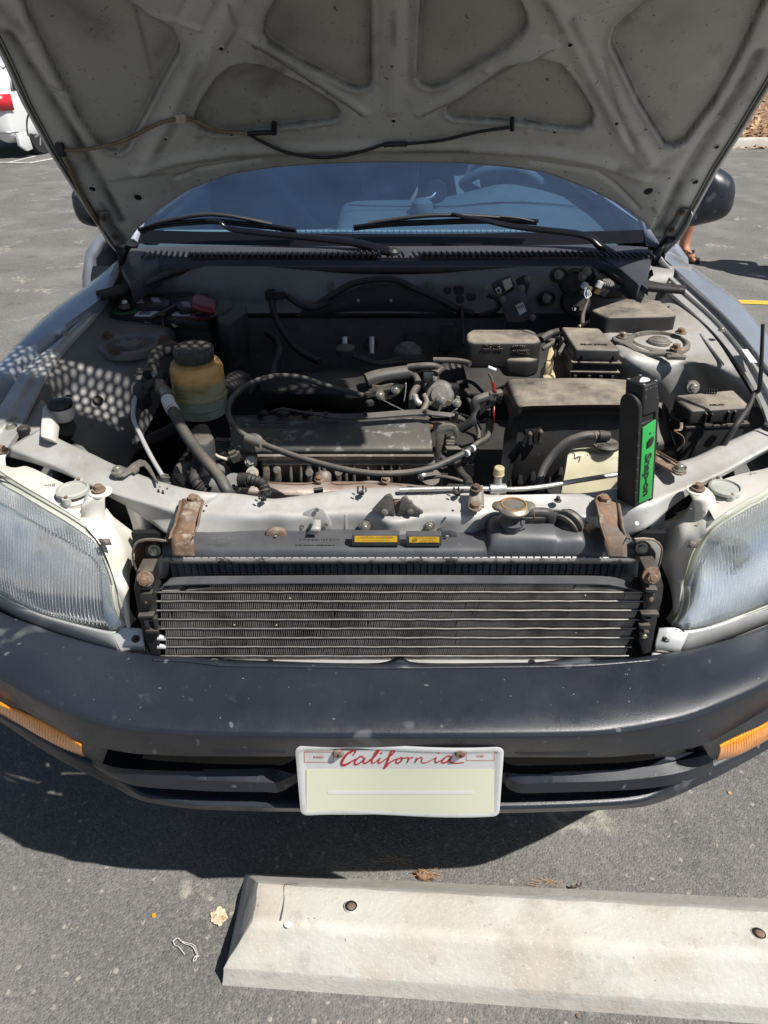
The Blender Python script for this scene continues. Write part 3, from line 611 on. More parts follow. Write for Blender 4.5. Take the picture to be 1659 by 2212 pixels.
# inner aprons and towers (left and right)
aL = [atZ(q, z) for q, z in [((262, 604), .95), ((200, 690), .94), ((128, 772), .932), ((84, 850), .92), ((48, 925), .91)]]
bL = [atZ(q, z) for q, z in [((300, 650), .91), ((240, 705), .93), ((205, 770), .925), ((140, 850), .88), ((110, 925), .85)]]
cL = [atZ(q, z) for q, z in [((400, 690), .90), ((340, 730), .925), ((310, 790), .90), ((250, 880), .84), ((205, 985), .79)]]
dL = [atZ(q, z) for q, z in [((420, 700), .80), ((385, 760), .86), ((350, 860), .80), ((300, 960), .76), ((262, 1035), .73)]]
apl = loft('inner_apron', [aL, bL, cL, dL], 'bay_paint', suv, n=5, nv=5, sharp=60)
aR = [atZ(q, z) for q, z in [((1440, 622), .94), ((1470, 655), .94), ((1540, 725), .935), ((1590, 800), .925), ((1640, 880), .91)]]
bR = [atZ(q, z) for q, z in [((1400, 645), .90), ((1440, 690), .932), ((1500, 760), .928), ((1560, 800), .92), ((1590, 870), .86)]]
cR = [atZ(q, z) for q, z in [((1330, 690), .92), ((1400, 735), .93), ((1440, 770), .925), ((1500, 800), .90), ((1540, 860), .80)]]
dR = [atZ(q, z) for q, z in [((1290, 715), .92), ((1320, 750), .93), ((1360, 785), .925), ((1440, 850), .85), ((1480, 930), .74)]]
eR = [atZ(q, z) for q, z in [((1290, 740), .85), ((1310, 800), .84), ((1340, 860), .80), ((1400, 920), .74), ((1440, 980), .68)]]
apr = loft('inner_apron', [aR, bR, cR, dR, eR], 'silver_dirty', suv, n=5, nv=5, sharp=60)
pr = prism('pressed_rib', zs(ZE, .936, [(1165, 185), (1195, 180), (1355, 395), (1345, 408)]), (0, 0, -.006), 'silver_dirty', apr, bev=.0015)
for q in [(790, 420), (950, 395), (1075, 403), (1213, 440)]: lathe('spot_weld', atY(ZE(*q), 1.33) + Vector((0, .012, 0)), [(.006, 0), (.005, .001)], 'cast_metal', apr, seg=12, axis=(0, -1, .3))
prism('data_label', [p + Vector((0, 0, .012)) for p in zs(ZE, .935, [(1455, 342), (1500, 345), (1570, 440), (1520, 442)])], (0, 0, -.001), 'label_white', apr, bev=0)
# strut towers
KS = .6
def tower(c, R_, m, p, lit):
    lathe('strut_tower', c, [(R_ * 1.12, -.02), (R_ * 1.1, 0), (R_ * .98, .006), (R_ * .93, .004), (R_ * .86, -.012), (R_ * .5, -.016), (R_ * .42, -.012), (R_ * .4, .004), (R_ * .3, .01), (0.001, .012)], m, p, seg=40)
tower(atZ(ZE(875, 245), .934), .093, 'cast_metal', apr, 1)
lathe('strut_bearing', atZ(ZE(875, 245), .934), [(.036, -.01), (.037, .004), (.03, .009), (.004, .012), (.001, .016)], 'dusty_plastic', apr, seg=30)
prism('tower_plate', zs(ZE, .941, [(535, 215), (600, 190), (690, 195), (680, 260), (745, 300), (800, 315), (930, 315), (1075, 345), (1070, 357), (935, 355), (930, 335), (800, 328), (700, 310), (620, 262), (560, 250)]), (0, 0, -.007), 'cast_metal', apr, bev=.001)
for q in [(612, 215), (1030, 185), (995, 300)]:
    bolt(atZ(ZE(*q), .942), (0, 0, 1), .0125, 'zinc' if q[0] == 612 else 'rust', apr, 'nut'); lathe('stud', atZ(ZE(*q), .953), [(.006, 0), (.006, .012), (.005, .013)], 'rust_dark', apr, seg=12)
tower(atZ(ZF(270, 750), .934), .093, 'bay_paint', apl, 0)
lathe('strut_bearing', atZ(ZF(270, 748), .934), [(.036, -.01), (.037, .004), (.03, .009), (.004, .012)], 'dark_plastic', apl, seg=30)
prism('tower_plate', zs(ZF, .94, [(470, 745), (560, 720), (612, 735), (605, 760), (560, 765), (500, 790), (455, 800)]), (0, 0, -.007), 'rust_dark', apl, bev=.001)
for q in [(110, 700), (515, 725), (155, 805)]: bolt(atZ(ZF(*q), .94), (0, 0, 1), .0125, 'rust_dark', apl, 'nut')
lathe('rubber_plug', atZ(ZA(708, 668), .86), [(.016, 0), (.015, .004), (.011, .005), (.01, .002), (.001, .002)], 'rubber', apl, seg=22, axis=(.5, -.4, .6))
KS = 1.0
# deep floor of the bay, sides and firewall
box('bay_floor', (XC, 1.42, .42), (1.2, .8, .02), 'chassis', suv, bev=0)
fw = []
for x in np.linspace(-.72, .76, 24):
    b_ = .012 * math.sin(x * 9)
    fw.append([Vector((x, 1.80, .985)), Vector((x, 1.77, .965)), Vector((x, 1.755 + b_, .93)), Vector((x, 1.75 + b_, .90)), Vector((x, 1.735, .893)), Vector((x, 1.735, .885)), Vector((x, 1.79, .87)), Vector((x, 1.80, .70)), Vector((x, 1.78, .45))])
fwl = loft('firewall', fw, 'bay_paint', suv, n=2, sharp=45)
pan = loft('insulation_panel', [[atY(ZG(x, t), 1.742), atY(ZG(x, (t + b) / 2), 1.728), atY(ZG(x, b), 1.74)] for x, t, b in [(-80, 520, 580), (0, 470, 585), (130, 440, 578), (250, 385, 568), (400, 330, 560), (560, 310, 558), (700, 318, 562), (800, 350, 570), (900, 400, 580), (1050, 460, 590)]], 'insulation', fwl, n=4, nv=3, thick=.006)
for q in [(368, 438), (603, 438)]: lathe('stud', atY(ZG(*q), 1.725), [(.004, 0), (.004, .006), (.002, .007)], 'zinc', fwl, seg=10, axis=(0, -1, .2))
# lower silvery heat shield behind the engine, seen through the gap
hs = loft('dash_shield', [[Vector((x, 1.72, .88)), Vector((x, 1.66 + .01 * math.sin(x * 30), .82)), Vector((x, 1.60, .74)), Vector((x, 1.58, .62))] for x in np.linspace(-.35, .30, 18)], 'insulation', suv, n=3)
# cowl: panel with a row of slots, rubber weatherstrip
def cowl():
    g = grp('cowl', suv)
    xs = [(283, 545, 600), (330, 540, 575), (400, 537, 568), (500, 537, 561), (700, 538, 562), (850, 538, 564), (1000, 537, 563), (1200, 535, 560), (1290, 535, 566), (1350, 537, 590), (1400, 540, 625)]
    top = [atZ((x, t - 6), 1.0) for x, t, b in xs]; a = [atZ((x, t), 1.003) for x, t, b in xs]; b_ = [atZ((x, b), .995) for x, t, b in xs]
    c = [p + Vector((0, -.008, -.012)) for p in b_]; d = [atZ((x, b + (14 if 300 < x < 1340 else 4)), .975) for x, t, b in xs]; e = [atZ((x, b + (24 if 300 < x < 1340 else 8)), .968) for x, t, b in xs]
    loft('cowl_panel', [top, a, [p.lerp(q, .5) + Vector((0, 0, -.004)) for p, q in zip(a, b_)], b_, c, d, e], 'cowl_plastic', g, n=6, sharp=30)
    sl = bpy.data.meshes.new('cowl_slot'); bm = bmesh.new(); bmesh.ops.create_cube(bm, size=1); bmesh.ops.scale(bm, vec=(.0135, .034, .004), verts=bm.verts); bm.to_mesh(sl); bm.free(); sl.materials.append(MATS['void'])
    for i in range(70):
        px = 415 + i * 12.45
        if 822 < px < 905 or px > 1290: continue
        o = link('cowl_slot', sl, None, g); o.location = atZ((px, 549.5), 1.0035)
    rb = bpy.data.meshes.new('cowl_rib'); bm = bmesh.new(); bmesh.ops.create_cube(bm, size=1); bmesh.ops.scale(bm, vec=(.0035, .05, .008), verts=bm.verts); bmesh.ops.bevel(bm, geom=bm.edges[:], offset=.001, segments=1, affect='EDGES'); bm.to_mesh(rb); bm.free(); rb.materials.append(MATS['cowl_plastic'])
    for i in range(-9, 80):
        px = 421.2 + i * 12.45
        if 822 < px < 897 and i % 2: continue
        o = link('cowl_rib', rb, None, g); o.location = atZ((px, 549 if 330 < px < 1330 else 551), 1.006); o.rotation_euler = (0, 0, .12)
    sv = bpy.data.meshes.new('cowl_vent'); bm = bmesh.new(); bmesh.ops.create_cube(bm, size=1); bmesh.ops.scale(bm, vec=(.006, .02, .014), verts=bm.verts); bm.to_mesh(sv); bm.free(); sv.materials.append(MATS['void'])
    for x0, n_ in ((676, 17), (752, 5), (924, 5), (952, 17)):
        for k in range(n_): o = link('cowl_vent', sv, None, g); o.location = atZ((x0 + k * 4.3, 567), .981)
    loft('weather_lip', [[atZ(q, .972) for q in P_] for P_ in ([(215, 640), (300, 615), (350, 595), (400, 578), (500, 574), (850, 582), (1200, 574), (1290, 577), (1330, 592), (1380, 615), (1480, 628)], [(222, 650), (305, 625), (360, 603), (410, 589), (500, 585), (850, 592), (1200, 585), (1285, 588), (1320, 602), (1370, 626), (1478, 636)])], 'rubber', g, n=6, thick=.012)
    tube('weather_strip', [atZ(q, .978) for q in [(212, 636), (300, 609), (350, 588), (400, 571), (500, 566), (850, 574), (1200, 566), (1290, 570), (1330, 585), (1380, 608), (1478, 628)]], .008, 'rubber', g, n=8)
    prism('cowl_corner', [atZ(q, 1.0) for q in [(1290, 530), (1360, 530), (1412, 540), (1400, 600), (1380, 615), (1340, 580), (1300, 556)]], (0, 0, -.05), 'cowl_plastic', g, bev=.006)
    prism('cowl_corner', [atZ(q, 1.0) for q in [(280, 535), (340, 535), (345, 570), (300, 600), (280, 610), (262, 580)]], (0, 0, -.05), 'cowl_plastic', g, bev=.006)
    rg = loft('crumpled_seal', [[atZ(ZK(*q), .965) + Vector((0, 0, .012 * (i % 2) + .01 * (j % 2))) for j, q in enumerate(P_)] for i, P_ in enumerate(([(860, 400), (900, 380), (950, 370), (1000, 380), (1030, 400)], [(880, 415), (930, 400), (970, 410), (1010, 400), (1035, 420)], [(900, 430), (950, 430), (985, 440), (1015, 430), (1040, 440)], [(930, 450), (960, 455), (1000, 460), (1030, 455), (1050, 470)]))], 'bay_paint', g, n=3, nv=2)
cowl()
# windscreen, wipers and what is seen through the glass
WA = R(33)
def wsp(x, s): y = 2.0 + s * math.cos(WA) + .0; c = -.05 * (1 - ((x - XC) / .7) ** 2); return Vector((x, y + c + .04, 1.0 + s * math.sin(WA)))
wsg = loft('windscreen', [[wsp(x * (1 - .12 * s / .8) + XC, s) for x in np.linspace(-.70, .70, 20)] for s in np.linspace(0, .8, 10)], 'windscreen', suv)
loft('glass_band', [[wsp(x + XC, s) + Vector((0, -.002, .001)) for x in np.linspace(-.70, .70, 20)] for s in np.linspace(-.02, .026, 3)], 'black_glass', wsg)
for s in (-1, 1):
    tube('pillar', [wsp(XC + s * .715, -.02) , wsp(XC + s * .67, .4), wsp(XC + s * .62, .82)], .022, 'body_paint', suv, flat=.7)
    for k in range(5): lathe('chip', wsp(0, 0), [(0, 0), (0, 0)], 'void', suv) if False else None
# body behind: roof, doors, sides, tail
def shell():
    rows = []
    for y, zr, hw in [(2.66, 1.44, .60), (2.85, 1.56, .58), (3.3, 1.62, .58), (3.9, 1.6, .57), (4.2, 1.5, .56)]:
        rows.append([Vector((XC + k * hw, y, zr - .05 * abs(k) ** 3)) for k in np.linspace(-1, 1, 11)])
    loft('roof', rows, 'body_paint', suv, n=2, nv=4, thick=.02)
    for s in (-1, 1):
        loft('body_side', [[Vector((XC + s * h_, y, z)) for h_, z in ((.70, 1.02), (.80, .96), (.845, .75), (.845, .5), (.80, .34))] for y in (1.98, 2.6, 3.4, 4.2)], 'body_paint', suv, n=3, thick=.03)
        loft('side_window', [[Vector((XC + s * h_, y, z)) for h_, z in ((.70, 1.03), (.59, 1.50))] for y in (2.75, 3.5, 4.15)], 'tinted', suv)
        mk('quarter_window', [Vector((XC + s * .705, 2.03, 1.02)), Vector((XC + s * .70, 2.78, 1.03)), Vector((XC + s * .605, 2.78, 1.46))], [(0, 1, 2)], 'tinted', suv)
        loft('door_pillar', [[Vector((XC + s * h_, y, z)) for h_, z in ((.70, 1.02), (.6, 1.55))] for y in (3.25, 3.32)], 'dark_plastic', suv, thick=.03)
    loft('tailgate', [[Vector((XC + x, 4.25, z)) for x in (-.8, .8)] for z in (.4, 1.0)], 'body_paint', suv, thick=.03)
    loft('rear_window', [[Vector((XC + x, y, z)) for x in (-.62, .62)] for y, z in ((4.25, 1.02), (4.2, 1.5))], 'tinted', suv)
    loft('headliner', [[Vector((XC + k * .54, y, z)) for k in (-1, 0, 1)] for y, z in ((2.75, 1.40), (3.3, 1.5), (4.1, 1.44))], 'cabin', suv, n=2)
    box('door_trim', (XC - .68, 2.9, .8), (.03, 1.6, .4), 'cabin', suv); box('door_trim', (XC + .68, 2.9, .8), (.03, 1.6, .4), 'cabin', suv)
    box('cabin_floor', (XC, 3.1, .45), (1.55, 2.2, .03), 'cabin', suv, bev=0)
    for s in (-1, 1):
        for y in (1.6, 3.75):
            w_ = grp('wheel', suv)
            lathe('tyre', (XC + s * .70, y, .34), [(.22, -.09), (.32, -.095), (.34, -.07), (.34, .07), (.32, .095), (.22, .09)], 'tyre', w_, seg=40, axis=(s, 0, 0))
            lathe('rim', (XC + s * .70, y, .34), [(.21, -.03), (.215, .07), (.19, .06), (.05, .05), (.04, .075), (.001, .075)], 'rim_metal', w_, seg=30, axis=(s, 0, 0))
shell()
def inside():
    d = grp('dashboard', suv)
    rows = []
    for x, b, z0 in [(-.70, 0, .93), (-.5, 0, .93), (-.2, 0, .935), (-.15, 0, .96), (-.12, 0, 1.01), (.05, .0, 1.018), (.15, .006, 1.018), (.27, .03, 1.02), (.38, .052, 1.02), (.5, .034, 1.02), (.6, .006, 1.02), (.70, .0, 1.01), (.72, 0, .93)]:
        rows.append([Vector((x, 2.06, .955)), Vector((x, 2.12, .965)), Vector((x, 2.25, .955 + .75 * (z0 - .955))), Vector((x, 2.36, z0 + b * .5)), Vector((x, 2.44, z0 + b)), Vector((x, 2.48, z0 - .03)), Vector((x, 2.5, .7))])
    loft('dash_top', rows, 'dash', d, n=4, nv=4, sharp=60)
    tube('dash_seam', [atY(W2(*q), 2.33) for q in ((-120, 345), (100, 352), (480, 352), (700, 335), (900, 328), (1100, 340), (1300, 356), (1450, 350))], .002, 'rubber', d)
    tube('defrost_strip', [atZ((x, 499), .985) for x in (300, 500, 850, 1140)], .008, 'label_mint', d, flat=.4)
    for i in range(48): box('strip_tick', atZ((560 + i * 12.6, 502), .993), (.003, .006, .012), 'dash', d, bev=0)
    # steering wheel
    c = Vector((.39, 2.62, .95)); q = Quaternion((1, 0, 0), R(-62)); P_ = [c + q @ Vector((.175 * math.cos(a), .175 * math.sin(a), 0)) for a in np.linspace(0, 2 * math.pi, 33)]
    sw = tube('steering_wheel', P_, .016, 'dash', suv, n=1, seg=12)
    for a in (0, math.pi, -math.pi / 2): tube('spoke', [c + q @ Vector((0, 0, -.03)), c + q @ Vector((.18 * math.cos(a), .18 * math.sin(a), 0))], .014, 'seat_cloth', sw)
    lathe('hub', c + q @ Vector((0, 0, -.03)), [(.06, 0), (.06, .03), (.03, .04), (.001, .04)], 'seat_cloth', sw, axis=q @ Vector((0, 0, 1)))
    for s in (-1, 1):
        st = grp('seat', suv); x = XC + s * .36
        loft('backrest', [[Vector((x + k * hw, y - .03 * (1 - abs(k)), z)) for k in (-1, -.7, 0, .7, 1)] for z, hw, y in ((.6, .24, 3.0), (.9, .25, 3.08), (1.15, .22, 3.16), (1.25, .16, 3.2))], 'seat_cloth', st, n=3, nv=3, thick=.1)
        box('headrest', (x, 3.2, 1.33), (.24, .09, .14), 'seat_cloth', st, bev=.03, segs=4); box('cushion', (x, 2.8, .62), (.48, .5, .14), 'seat_cloth', st, bev=.04, segs=3)
    tube('seat_belt', [atY(W1(895, 150), 3.0), atY(W1(1030, 310), 2.95), atY(W1(1165, 480), 2.9)], .02, 'dash', suv, flat=.15)
    box('paper_sheet', atY(W2(600, 260), 2.56), (.09, .004, .1), 'dash', d, rot=(R(-30), 0, R(20)), bev=0)
    b_ = atY(W2(320, 375), 2.3)
    m = thing('dash_mirror', 'small round mirror on a stalk stuck to the top of the dashboard inside the windscreen', 'mirror', b_)
    lathe('base', b_, [(.03, -.015), (.036, 0), (.03, .022), (.014, .033), (.001, .034)], 'dash', m)
    e = atY(W2(405, 265), 2.34); tube('arm', [b_ + Vector((0, 0, .03)), atY(W2(375, 300), 2.32), e], .005, 'rim_metal', m)
    lathe('bezel', e, [(.028, .008), (.034, 0), (.034, -.006), (.029, -.007)], 'dark_plastic', m, axis=(.1, -1, .15)); lathe('glass', e + Vector((0, -.003, 0)), [(.028, 0), (.02, .001), (.001, .001)], 'chrome', m, axis=(.1, -1, .15))
inside()
def wiper(blade, arm, name='wiper'):
    g = grp('wiper', suv)
    P_ = [atY(q, 1.985 + .0) for q in blade]
    tube('blade_rubber', P_, .005, 'rubber', g)
    tube('blade_frame', [p + Vector((0, -.012, .008)) for p in P_[:]], .0065, 'black_glass', g, flat=.7)
    n_ = len(P_); m_ = P_[n_ // 2]
    tube('bridge', [P_[1] + Vector((0, -.012, .012)), m_ + Vector((0, -.02, .024)), P_[-2] + Vector((0, -.012, .012))], .0065, 'dark_plastic', g, flat=.8)
    A = [atY(q, y) for q, y in arm]
    tube('arm', A, lambda t: .006 + .014 * t, 'black_glass', g, flat=.55)
    lathe('pivot', A[-1] + Vector((0, 0, -.02)), [(.018, 0), (.018, .025), (.012, .032), (.001, .033)], 'dark_plastic', g)
wiper([W1(105, 508), W1(200, 478), W1(350, 460), W1(550, 450), W1(750, 468), W1(900, 484), W1(1045, 508)], [(W1(500, 438), 1.955), (W1(580, 445), 1.95), (W1(650, 490), 1.945), (W1(850, 515), 1.93), (W1(1200, 548), 1.91), (W1(1430, 580), 1.89), (W1(1620, 635), 1.87)])
wiper([W2(-90, 490), W2(-0, 478), W2(150, 465), W2(400, 455), W2(600, 448), W2(850, 448), W2(1010, 455)], [(W2(500, 395), 1.955), (W2(580, 420), 1.95), (W2(700, 440), 1.94), (W2(900, 478), 1.93), (W2(1280, 525), 1.90), (W2(1400, 600), 1.88), (W2(1540, 690), 1.86)])
tube('blade_tip', [atY(W2(790, 415), 1.96), atY(W2(900, 425), 1.962), atY(W2(1000, 448), 1.97)], .003, 'dark_plastic', suv)
def mirror(pts, Y, name='door_mirror'):
    c = sum((atY(p, Y) for p in pts), Vector()) / len(pts); ring = [atY(p, Y) for p in pts]; rows = []
    for k, dy in ((.02, -.075), (.4, -.072), (.75, -.055), (.93, -.03), (1, 0), (1, .05)): rows.append([c + (p - c) * k + Vector((0, dy, 0)) for p in cr(ring, 4, True)])
    g = loft('door_mirror', rows, 'bumper', suv, close=True, nv=2, sharp=70)
    mk('mirror_glass', rows[-1], [tuple(range(len(rows[-1])))], 'chrome', g)
mirror([X2(700, 870), X2(830, 880), X2(930, 930), X2(1010, 990), X2(1045, 1100), X2(1035, 1250), X2(990, 1400), X2(900, 1500), X2(700, 1570), X2(450, 1590), X2(440, 1300), X2(560, 1000)], 2.30)
mirror([X1(905, 1890), X1(900, 2000), X1(925, 2120), X1(990, 2260), X1(1100, 2330), X1(1300, 2330), X1(1400, 2100), X1(1300, 1860), X1(1050, 1780)], 2.30)
# rear hinge area metal on the right
loft('hinge_cover', [[atY(ZK(*q), 1.86) for q in [(1130, 220), (1165, 195), (1190, 165), (1208, 175)]], [atY(ZK(*q), 1.85) for q in [(1150, 235), (1180, 215), (1205, 205), (1205, 230)]]], 'silver_dirty', suv, n=3, thick=.002)
loft('torn_shield', [[atY(ZK(*q), 1.80) for q in [(1090, 335), (1110, 370), (1128, 390), (1105, 430), (1110, 460)]], [atY(ZK(*q), 1.79) for q in [(1110, 300), (1150, 350), (1185, 380), (1190, 400), (1185, 470)]]], 'silver', suv, n=3, thick=.002)
# ------------------------------------------------------------------ bumper
def bumper():
    b = None
    cols = []
    back = [(-120, 1255), (0, 1323), (75, 1352), (150, 1378), (265, 1408), (360, 1419), (450, 1430), (600, 1438), (865, 1441), (1130, 1438), (1300, 1430), (1400, 1418), (1500, 1400), (1580, 1380), (1659, 1352), (1780, 1295)]
    roll = [(-120, 1395), (0, 1462), (50, 1492), (100, 1518), (200, 1556), (280, 1572), (350, 1580), (500, 1586), (865, 1589), (1230, 1586), (1350, 1576), (1440, 1560), (1500, 1545), (1570, 1518), (1659, 1478), (1780, 1410)]
    botm = [(-120, 1430), (0, 1505), (60, 1540), (120, 1572), (180, 1605), (270, 1625), (330, 1630), (460, 1634), (865, 1634), (1270, 1636), (1380, 1630), (1450, 1624), (1520, 1608), (1580, 1578), (1659, 1530), (1780, 1450)]
    ZBK, ZR, ZBT = .672, .655, .590
    rows = []
    def wrap(r_, d=0): z = r_[0].z; return [Vector((XC - x, y, z)) for x, y in ((.845 - d, 1.22), (.83 - d, 1.03), (.77 - d, .90))] + r_ + [Vector((XC + x, y, z)) for x, y in ((.77 - d, .90), (.83 - d, 1.03), (.845 - d, 1.22))]
    Bk = wrap([atZ(p, ZBK) for p in back], .05); Rl = wrap([atZ(p, ZR) for p in roll]); Bt = wrap([atZ(p, ZBT) for p in botm], .01)
    m1 = [a.lerp(c, .35) + Vector((0, 0, .005)) for a, c in zip(Bk, Rl)]; m2 = [a.lerp(c, .74) + Vector((0, .003, .0075)) for a, c in zip(Bk, Rl)]; m25 = [a.lerp(c, .93) + Vector((0, 0, .0045)) for a, c in zip(Bk, Rl)]
    m3 = [a.lerp(c, .16) + Vector((0, -.002, 0)) for a, c in zip(Rl, Bt)]
    inn = [p + Vector((0, .05, .003)) for p in Bt]
    up = [p + Vector((0, .0, -.01)) for p in Bk]
    b = loft('bumper', [up, Bk, m1, m2, m25, Rl, m3, Bt], 'bumper', suv, n=6, nv=5, sharp=70)
    loft('bar_underside', [Bt, inn], 'bumper', b, n=6)
    # rear lip with tabs and holes over the silver crossmember
    lip = [atZ(p, .662) for p in [(640 * 0 + 330, 1418), (400, 1420), (462, 1424), (500, 1430), (560, 1432), (700, 1437), (820, 1437), (865, 1424), (905, 1437), (1100, 1437), (1180, 1434), (1240, 1424), (1265, 1422), (1300, 1428), (1420, 1420)]]
    lip2 = [atZ(p, .672) for p in [(330, 1430), (400, 1432), (462, 1440), (500, 1442), (560, 1443), (700, 1445), (820, 1447), (865, 1447), (905, 1447), (1100, 1445), (1180, 1444), (1240, 1443), (1265, 1442), (1300, 1440), (1420, 1430)]]
    loft('bumper_lip', [lip, lip2], 'bumper', b, n=4, thick=.004)
    for q in [(462, 1431), (865, 1436), (1265, 1434)]:
        lathe('clip_hole', atZ(q, .669), [(.0085, 0), (.0075, .0015), (.006, .0012)], 'black_plastic', b, seg=18); lathe('hole', atZ(q, .6695), [(.0055, 0), (.005, .001)], 'void', b, seg=14)
    # recessed panels left and right of the plate
    for P_ in ([(462, 1600), (610, 1600), (618, 1607), (618, 1630), (466, 1632), (458, 1625)], [(1110, 1600), (1265, 1602), (1272, 1610), (1272, 1634), (1118, 1633), (1106, 1625)]):
        q = [atY(p, .652) for p in P_]; prism('face_panel', q, (0, .02, 0), 'bumper', b, bev=.002)
    # dark opening behind
    loft('opening_back', [[atY(p, .80) for p in [(200, 1560), (865, 1560), (1520, 1560)]], [atY(p, .82) for p in [(220, 1668), (865, 1738), (1500, 1668)]]], 'void', b, n=3)
    # middle blades
    def blade(pts, low):
        t = [atZ(p, .515) for p in pts]; f_ = [atZ(p, .505) for p in low[0]]; l = [atZ(p, .482) for p in low[1]]; k = [p + Vector((0, .05, 0)) for p in l]
        loft('bumper_blade', [t, f_, l, k], 'bumper', b, n=4, sharp=30)
    blade([(200, 1640), (265, 1660), (430, 1666), (437, 1662), (500, 1662), (575, 1659), (585, 1657), (600, 1664)], ([(200, 1652), (265, 1674), (400, 1684), (450, 1686), (500, 1688), (575, 1690), (600, 1690), (640, 1672)], [(215, 1665), (290, 1697), (400, 1706), (450, 1709), (500, 1710), (575, 1711), (605, 1711), (645, 1688)]))
    blade([(1088, 1668), (1130, 1672), (1189, 1672), (1200, 1668), (1300, 1664), (1400, 1656), (1444, 1648), (1530, 1630)], ([(1085, 1674), (1120, 1692), (1189, 1690), (1200, 1690), (1300, 1688), (1400, 1680), (1474, 1668), (1540, 1645)], [(1085, 1690), (1115, 1712), (1189, 1712), (1200, 1712), (1300, 1709), (1400, 1703), (1474, 1690), (1545, 1665)]))
    # lower lip
    T0 = [(-120, 1470), (0, 1538), (70, 1575), (150, 1620), (240, 1660), (290, 1700), (330, 1716), (440, 1732), (650, 1738), (865, 1740), (1080, 1738), (1245, 1733), (1370, 1724), (1420, 1706), (1474, 1672), (1540, 1650), (1659, 1590), (1780, 1520)]
    T1 = [(-120, 1490), (0, 1553), (70, 1600), (150, 1648), (240, 1692), (290, 1716), (330, 1728), (440, 1742), (650, 1747), (865, 1748), (1080, 1750), (1245, 1745), (1370, 1739), (1440, 1722), (1500, 1697), (1560, 1668), (1659, 1612), (1780, 1535)]
    def wrap2(r_, d=0): z = r_[0].z; return [Vector((XC - x, y, z)) for x, y in ((.84 - d, 1.22), (.825 - d, 1.06))] + r_ + [Vector((XC + x, y, z)) for x, y in ((.825 - d, 1.06), (.84 - d, 1.22))]
    a = wrap2([atZ(p, .435) for p in T0]); c = wrap2([atZ(p, .405) for p in T1], .01); d_ = [p + Vector((0, .06, .005)) for p in c]; e = [p + Vector((0, .05, .0)) for p in a]
    loft('lower_lip', [e, a, [p.lerp(q, .5) + Vector((0, -.006, 0)) for p, q in zip(a, c)], c, d_], 'bumper', b, n=5, nv=3, sharp=60)
    # corner infill between the bar and the lip, carrying the amber lamps
    for side, up_, lo_ in ((-1, [(-120, 1425), (0, 1500), (90, 1555), (180, 1603), (240, 1618), (300, 1628)], [(-120, 1485), (0, 1545), (90, 1600), (180, 1652), (245, 1682), (290, 1704)]), (1, [(1780, 1445), (1659, 1525), (1600, 1565), (1520, 1606), (1480, 1618), (1420, 1630)], [(1780, 1530), (1659, 1600), (1600, 1632), (1540, 1660), (1500, 1680), (1440, 1705)])):
        u_ = [Vector((XC + side * .83, 1.22, .59)), Vector((XC + side * .81, 1.04, .59))] + [atZ(p, .590) + Vector((0, .01, 0)) for p in up_]; l_ = [Vector((XC + side * .83, 1.22, .43)), Vector((XC + side * .815, 1.07, .43))] + [atZ(p, .43) + Vector((0, .012, 0)) for p in lo_]
        loft('bumper_corner', [u_, [p.lerp(q, .5) + Vector((0, .03 if i > 5 else .01, 0)) for i, (p, q) in enumerate(zip(u_, l_))], l_], 'bumper', b, n=4, nv=4)
    return b
bmp = bumper()
def turn_lamp(up_, lo_, side):
    g = grp('indicator_lamp', suv)
    u_ = [atZ(p, .585) for p in up_]; l_ = [atZ(p, .53) for p in lo_]
    R0 = cr(u_, 30); R1 = cr(l_, 30); n_ = len(R0); rows = []
    for j in range(9):
        t = j / 8; rows.append([R0[i].lerp(R1[i], t) + Vector((0, -.001 - .003 * math.sin(math.pi * t) - (.0011 if (i // 2) % 2 == 0 else 0) - (.0006 if j % 2 else 0), 0)) for i in range(n_)])
    loft('amber_lens', rows, 'amber', g, sharp=20, thick=.003)
    loft('lens_border', [[p + Vector((0, -.002, 0)) for p in R1], [p.lerp(q, .03) + Vector((0, -.005, 0)) for p, q in zip(R1, R0)]], 'amber', g, thick=.003)
turn_lamp([Z5(-60, 1005), Z5(0, 1035), Z5(100, 1075), Z5(180, 1112), Z5(280, 1165), Z5(352, 1212)], [Z5(-60, 1050), Z5(0, 1080), Z5(100, 1135), Z5(180, 1182), Z5(270, 1228), Z5(365, 1266)], -1)
turn_lamp([Z6(1445, 1222), Z6(1520, 1185), Z6(1600, 1150), Z6(1659, 1118), Z6(1760, 1060)], [Z6(1432, 1282), Z6(1520, 1262), Z6(1600, 1222), Z6(1659, 1190), Z6(1760, 1130)], 1)
